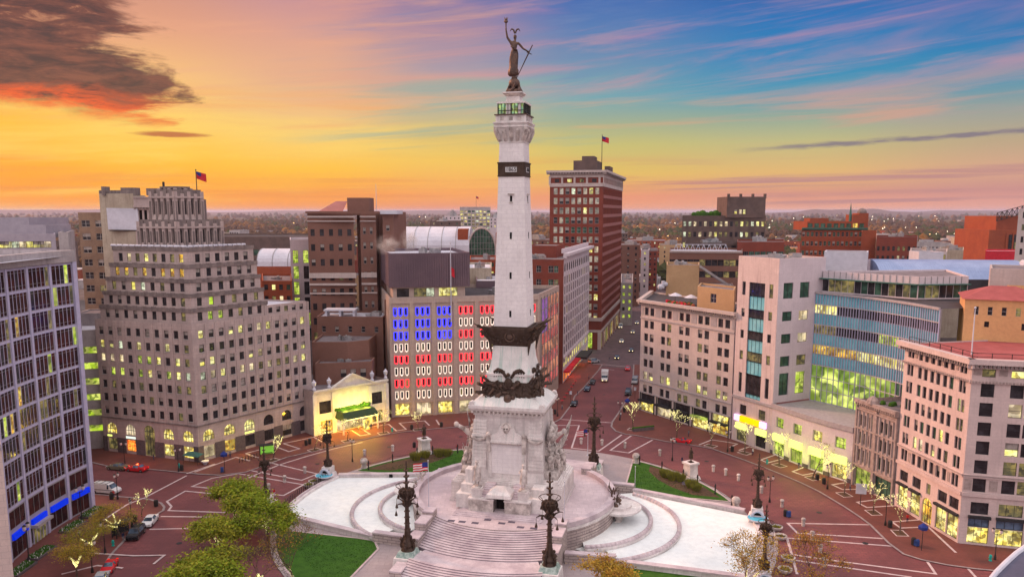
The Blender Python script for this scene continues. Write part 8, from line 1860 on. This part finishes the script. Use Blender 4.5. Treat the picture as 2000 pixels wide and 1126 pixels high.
for i in range(19000):
    d=1/(rng.uniform(1/15000.,1/620.)) if rng.random()<.75 else rng.uniform(600,3500); a=rng.uniform(-.68,.68); x=d*math.tan(a); y=d
    dens=noise.noise(Vector((x*.0022,y*.0012,3)))
    if dens<-.12 and rng.random()<.8: continue
    if abs(x-170-(y-900)*.05)<30 and y<2200: continue
    r=rng.uniform(4,8)*(1+d/4500); k=noise.noise(Vector((x*.004,y*.002,9)))
    blob(x,y,r*.7,r,'wood_orange' if (k>.15 and rng.random()<.6) else ('wood_green' if k<-.1 and rng.random()<.7 else 'wood_brown'))
tag(wd.build('woodland'),'autumn coloured woods spreading to the horizon','woods',kind='stuff')
# low hills on the horizon
b=MB(); 
for x0,w_,h_,y in((-9000,9000,85,15000),(-3000,12000,66,17000),(5200,3200,84,11500),(9500,6000,70,15000),(-12500,5000,100,14000)):
    n=40; vs=[]
    for i in range(n+1): t_=i/n; zz=h_*math.sin(math.pi*t_)**1.3*(1+.12*math.sin(t_*23)+.08*math.sin(t_*41+1)); vs+=[(x0-w_/2+w_*t_,y,-1),(x0-w_/2+w_*t_,y+900,max(0,zz))]
    b.add(vs,[(2*i,2*i+2,2*i+3,2*i+1) for i in range(n)],'wood_brown')
struct(b.build('hills'))
# suburbs: small pale roofs and sheds; each a countable block in one far mass
sb=MB()
for i in range(420):
    d=1/(rng.uniform(1/5200.,1/560.)); a=rng.uniform(-.62,.62); x=d*math.tan(a); y=d; w_=rng.uniform(8,30)*(1+d/3000); h_=rng.uniform(5,12); M=rotz(rng.choice((-.235,-.235,.3)),(x,y,0))
    if abs(x)<900 and y<560: continue
    sb.box(-w_/2,w_/2,-6,6+w_*.3,0,h_,rng.choice(['roof_pale','brick_orange','tan_render','brick_grey','concrete_pale','roof_pale']),M); sb.box(-w_/2,w_/2,-6,6+w_*.3,h_+.01,h_+.4,rng.choice(['roof_pale','roof_gravel']),M)
tag(sb.build('suburb_roofs'),'scattered low roofs of the far suburbs','suburb',kind='stuff')
lt=MB(); mat('far_lamp',(1,1,.9),em=(1,.93,.70),es=14); mat('far_lamp_warm',(1,.7,.3),em=(1,.62,.25),es=10)
for i in range(330):
    d=1/(rng.uniform(1/6000.,1/650.)); a=rng.uniform(-.62,.62) if rng.random()<.5 else rng.uniform(.2,.62); x=d*math.tan(a); r=d*.00022*rng.uniform(.6,1.4); lt.ball((x,d,rng.uniform(9,16)+d*.002),r,rng.choice(['far_lamp','far_lamp_warm','far_lamp']),n=5,k=4)
tag(lt.build('distant_lights'),'tiny scattered lamps of the far city','lights',kind='stuff')
# highway
b=MB(); pth=[(120,640),(150,800),(190,980),(175,1200),(60,1500),(-200,1900)]; b.line(pth,26,6.,'asphalt'); pth2=[(150,800),(230,1050),(420,1400),(900,1800)]; b.line(pth2,22,6.2,'asphalt')
for w_ in(-6,6): b.line([(x+w_,y) for x,y in pth],1.6,6.6,'highway_glow')if 0 else None
struct(b.build('highway'))
# mid-distance low-rise blocks between downtown and woods
cityl=[]
for i in range(250):
    x=rng.uniform(-460,640); y=rng.uniform(460,1100)
    if abs(x-(.24*(y-294)+36))<26: continue
    if -75<x<0 and y<560: continue
    w_=rng.uniform(12,34); dp=rng.uniform(12,30); h_=rng.uniform(6,18) if rng.random()<.85 else rng.uniform(18,30); M=rotz(-.235,(x,y,0)); q=MB(); wm=rng.choice(['brick_orange','brick_red','concrete_pale','brick_grey','tan_render','cream_stone','pale_plaster','brick_brown']); q.box(0,w_,0,dp,0,h_,wm,M); q.box(.4,w_-.4,.4,dp-.4,h_+.01,h_+.1,rng.choice(['roof_white','roof_gravel','roof_dark']),M)
    for e_ in((0,w_,-.01,.3),(0,w_,dp-.3,dp+.01),(-.01,.3,0,dp),(w_-.3,w_+.01,0,dp)): q.box(*e_,h_-.4,h_+.9,wm,M)
    nw=int(w_/3.4); k=rng.choice(['glass_dark','glass_dark','lit_yellow','glass_green'])
    for a in range(nw):
        for f_ in range(int(h_/3.6)): q.box(1+a*3.4,2.8+a*3.4,-.06,-.015,1.2+f_*3.5,2.9+f_*3.5,k if rng.random()<.5 else 'glass_dark',M)
    for j in range(rng.randrange(1,5)): a_,b_=rng.uniform(2,w_-3),rng.uniform(2,dp-3); q.box(a_,a_+rng.uniform(1,3),b_,b_+rng.uniform(1,2.5),h_+.1,h_+rng.uniform(1,2.4),'metal_duct',M)
    cityl.append((q,x,y,h_,wm))
names={'brick_orange':'orange brick','brick_red':'red brick','concrete_pale':'pale concrete','brick_grey':'dark brick','tan_render':'tan','cream_stone':'cream','pale_plaster':'beige','brick_brown':'brown brick'}
cnt=MB()
for q,x,y,h_,wm in cityl: cnt.v+=[] 
for i,(q,x,y,h_,wm) in enumerate(cityl):
    o=q.build('low_rise'); d_='left' if x<0 else 'right'; tag(o,f'{"tall" if h_>18 else "low"} {names[wm]} block in the {"far " if y>680 else "middle "}distance on the {d_}','building','low rise blocks beyond downtown')
# steam from the plant roof

st=bpy.data.materials.new('steam'); st.use_nodes=True; t=NT(st.node_tree); t.n.clear(); o_=t.new('ShaderNodeOutputMaterial'); pv=t.new('ShaderNodeVolumePrincipled'); tcn=t.new('ShaderNodeTexCoord'); 
ln=t.new('ShaderNodeVectorMath',operation='LENGTH'); t.l.new(tcn.outputs['Object'],ln.inputs[0]); dn=t.m('MULTIPLY',t.ss(ln.outputs['Value'],1.,.15),t.ss(t.noise(tcn.outputs['Object'],2.2,4,.6),.38,.65)); t.put(pv.inputs['Density'],t.m('MULTIPLY',dn,.55)); pv.inputs['Color'].default_value=(.95,.88,.86,1); t.l.new(pv.outputs[0],o_.inputs[1]); MT['steam']=st
for i,(u,v,Y,sx,sy,sz,lab) in enumerate([(757,478,216,4.5,3,3.2,'white steam drifting off the left corner of the purple plant box'),(800,470,226,3.2,3,4.2,'white steam plume behind the purple plant box')]):
    q=MB(); q.ball((0,0,0),1.0,'steam',n=16,k=10); o=q.build('steam'); o.location=(pX(u,v,Y),Y,hy(v,Y)); o.scale=(sx,sy,sz); tag(o,lab,'steam',kind='stuff')

hz=bpy.data.materials.new('haze'); hz.use_nodes=True; t=NT(hz.node_tree); t.n.clear(); o_=t.new('ShaderNodeOutputMaterial'); pv=t.new('ShaderNodeVolumePrincipled'); pv.inputs['Color'].default_value=(.78,.76,.98,1); pv.inputs['Density'].default_value=.000045; pv.inputs['Anisotropy'].default_value=.2; t.l.new(pv.outputs[0],o_.inputs[1]); MT['haze']=hz
q=MB(); q.box(-47000,47000,-2500,61000,-2,96,'haze'); tag(q.build('haze'),'thin evening haze over the whole city','haze',kind='stuff')
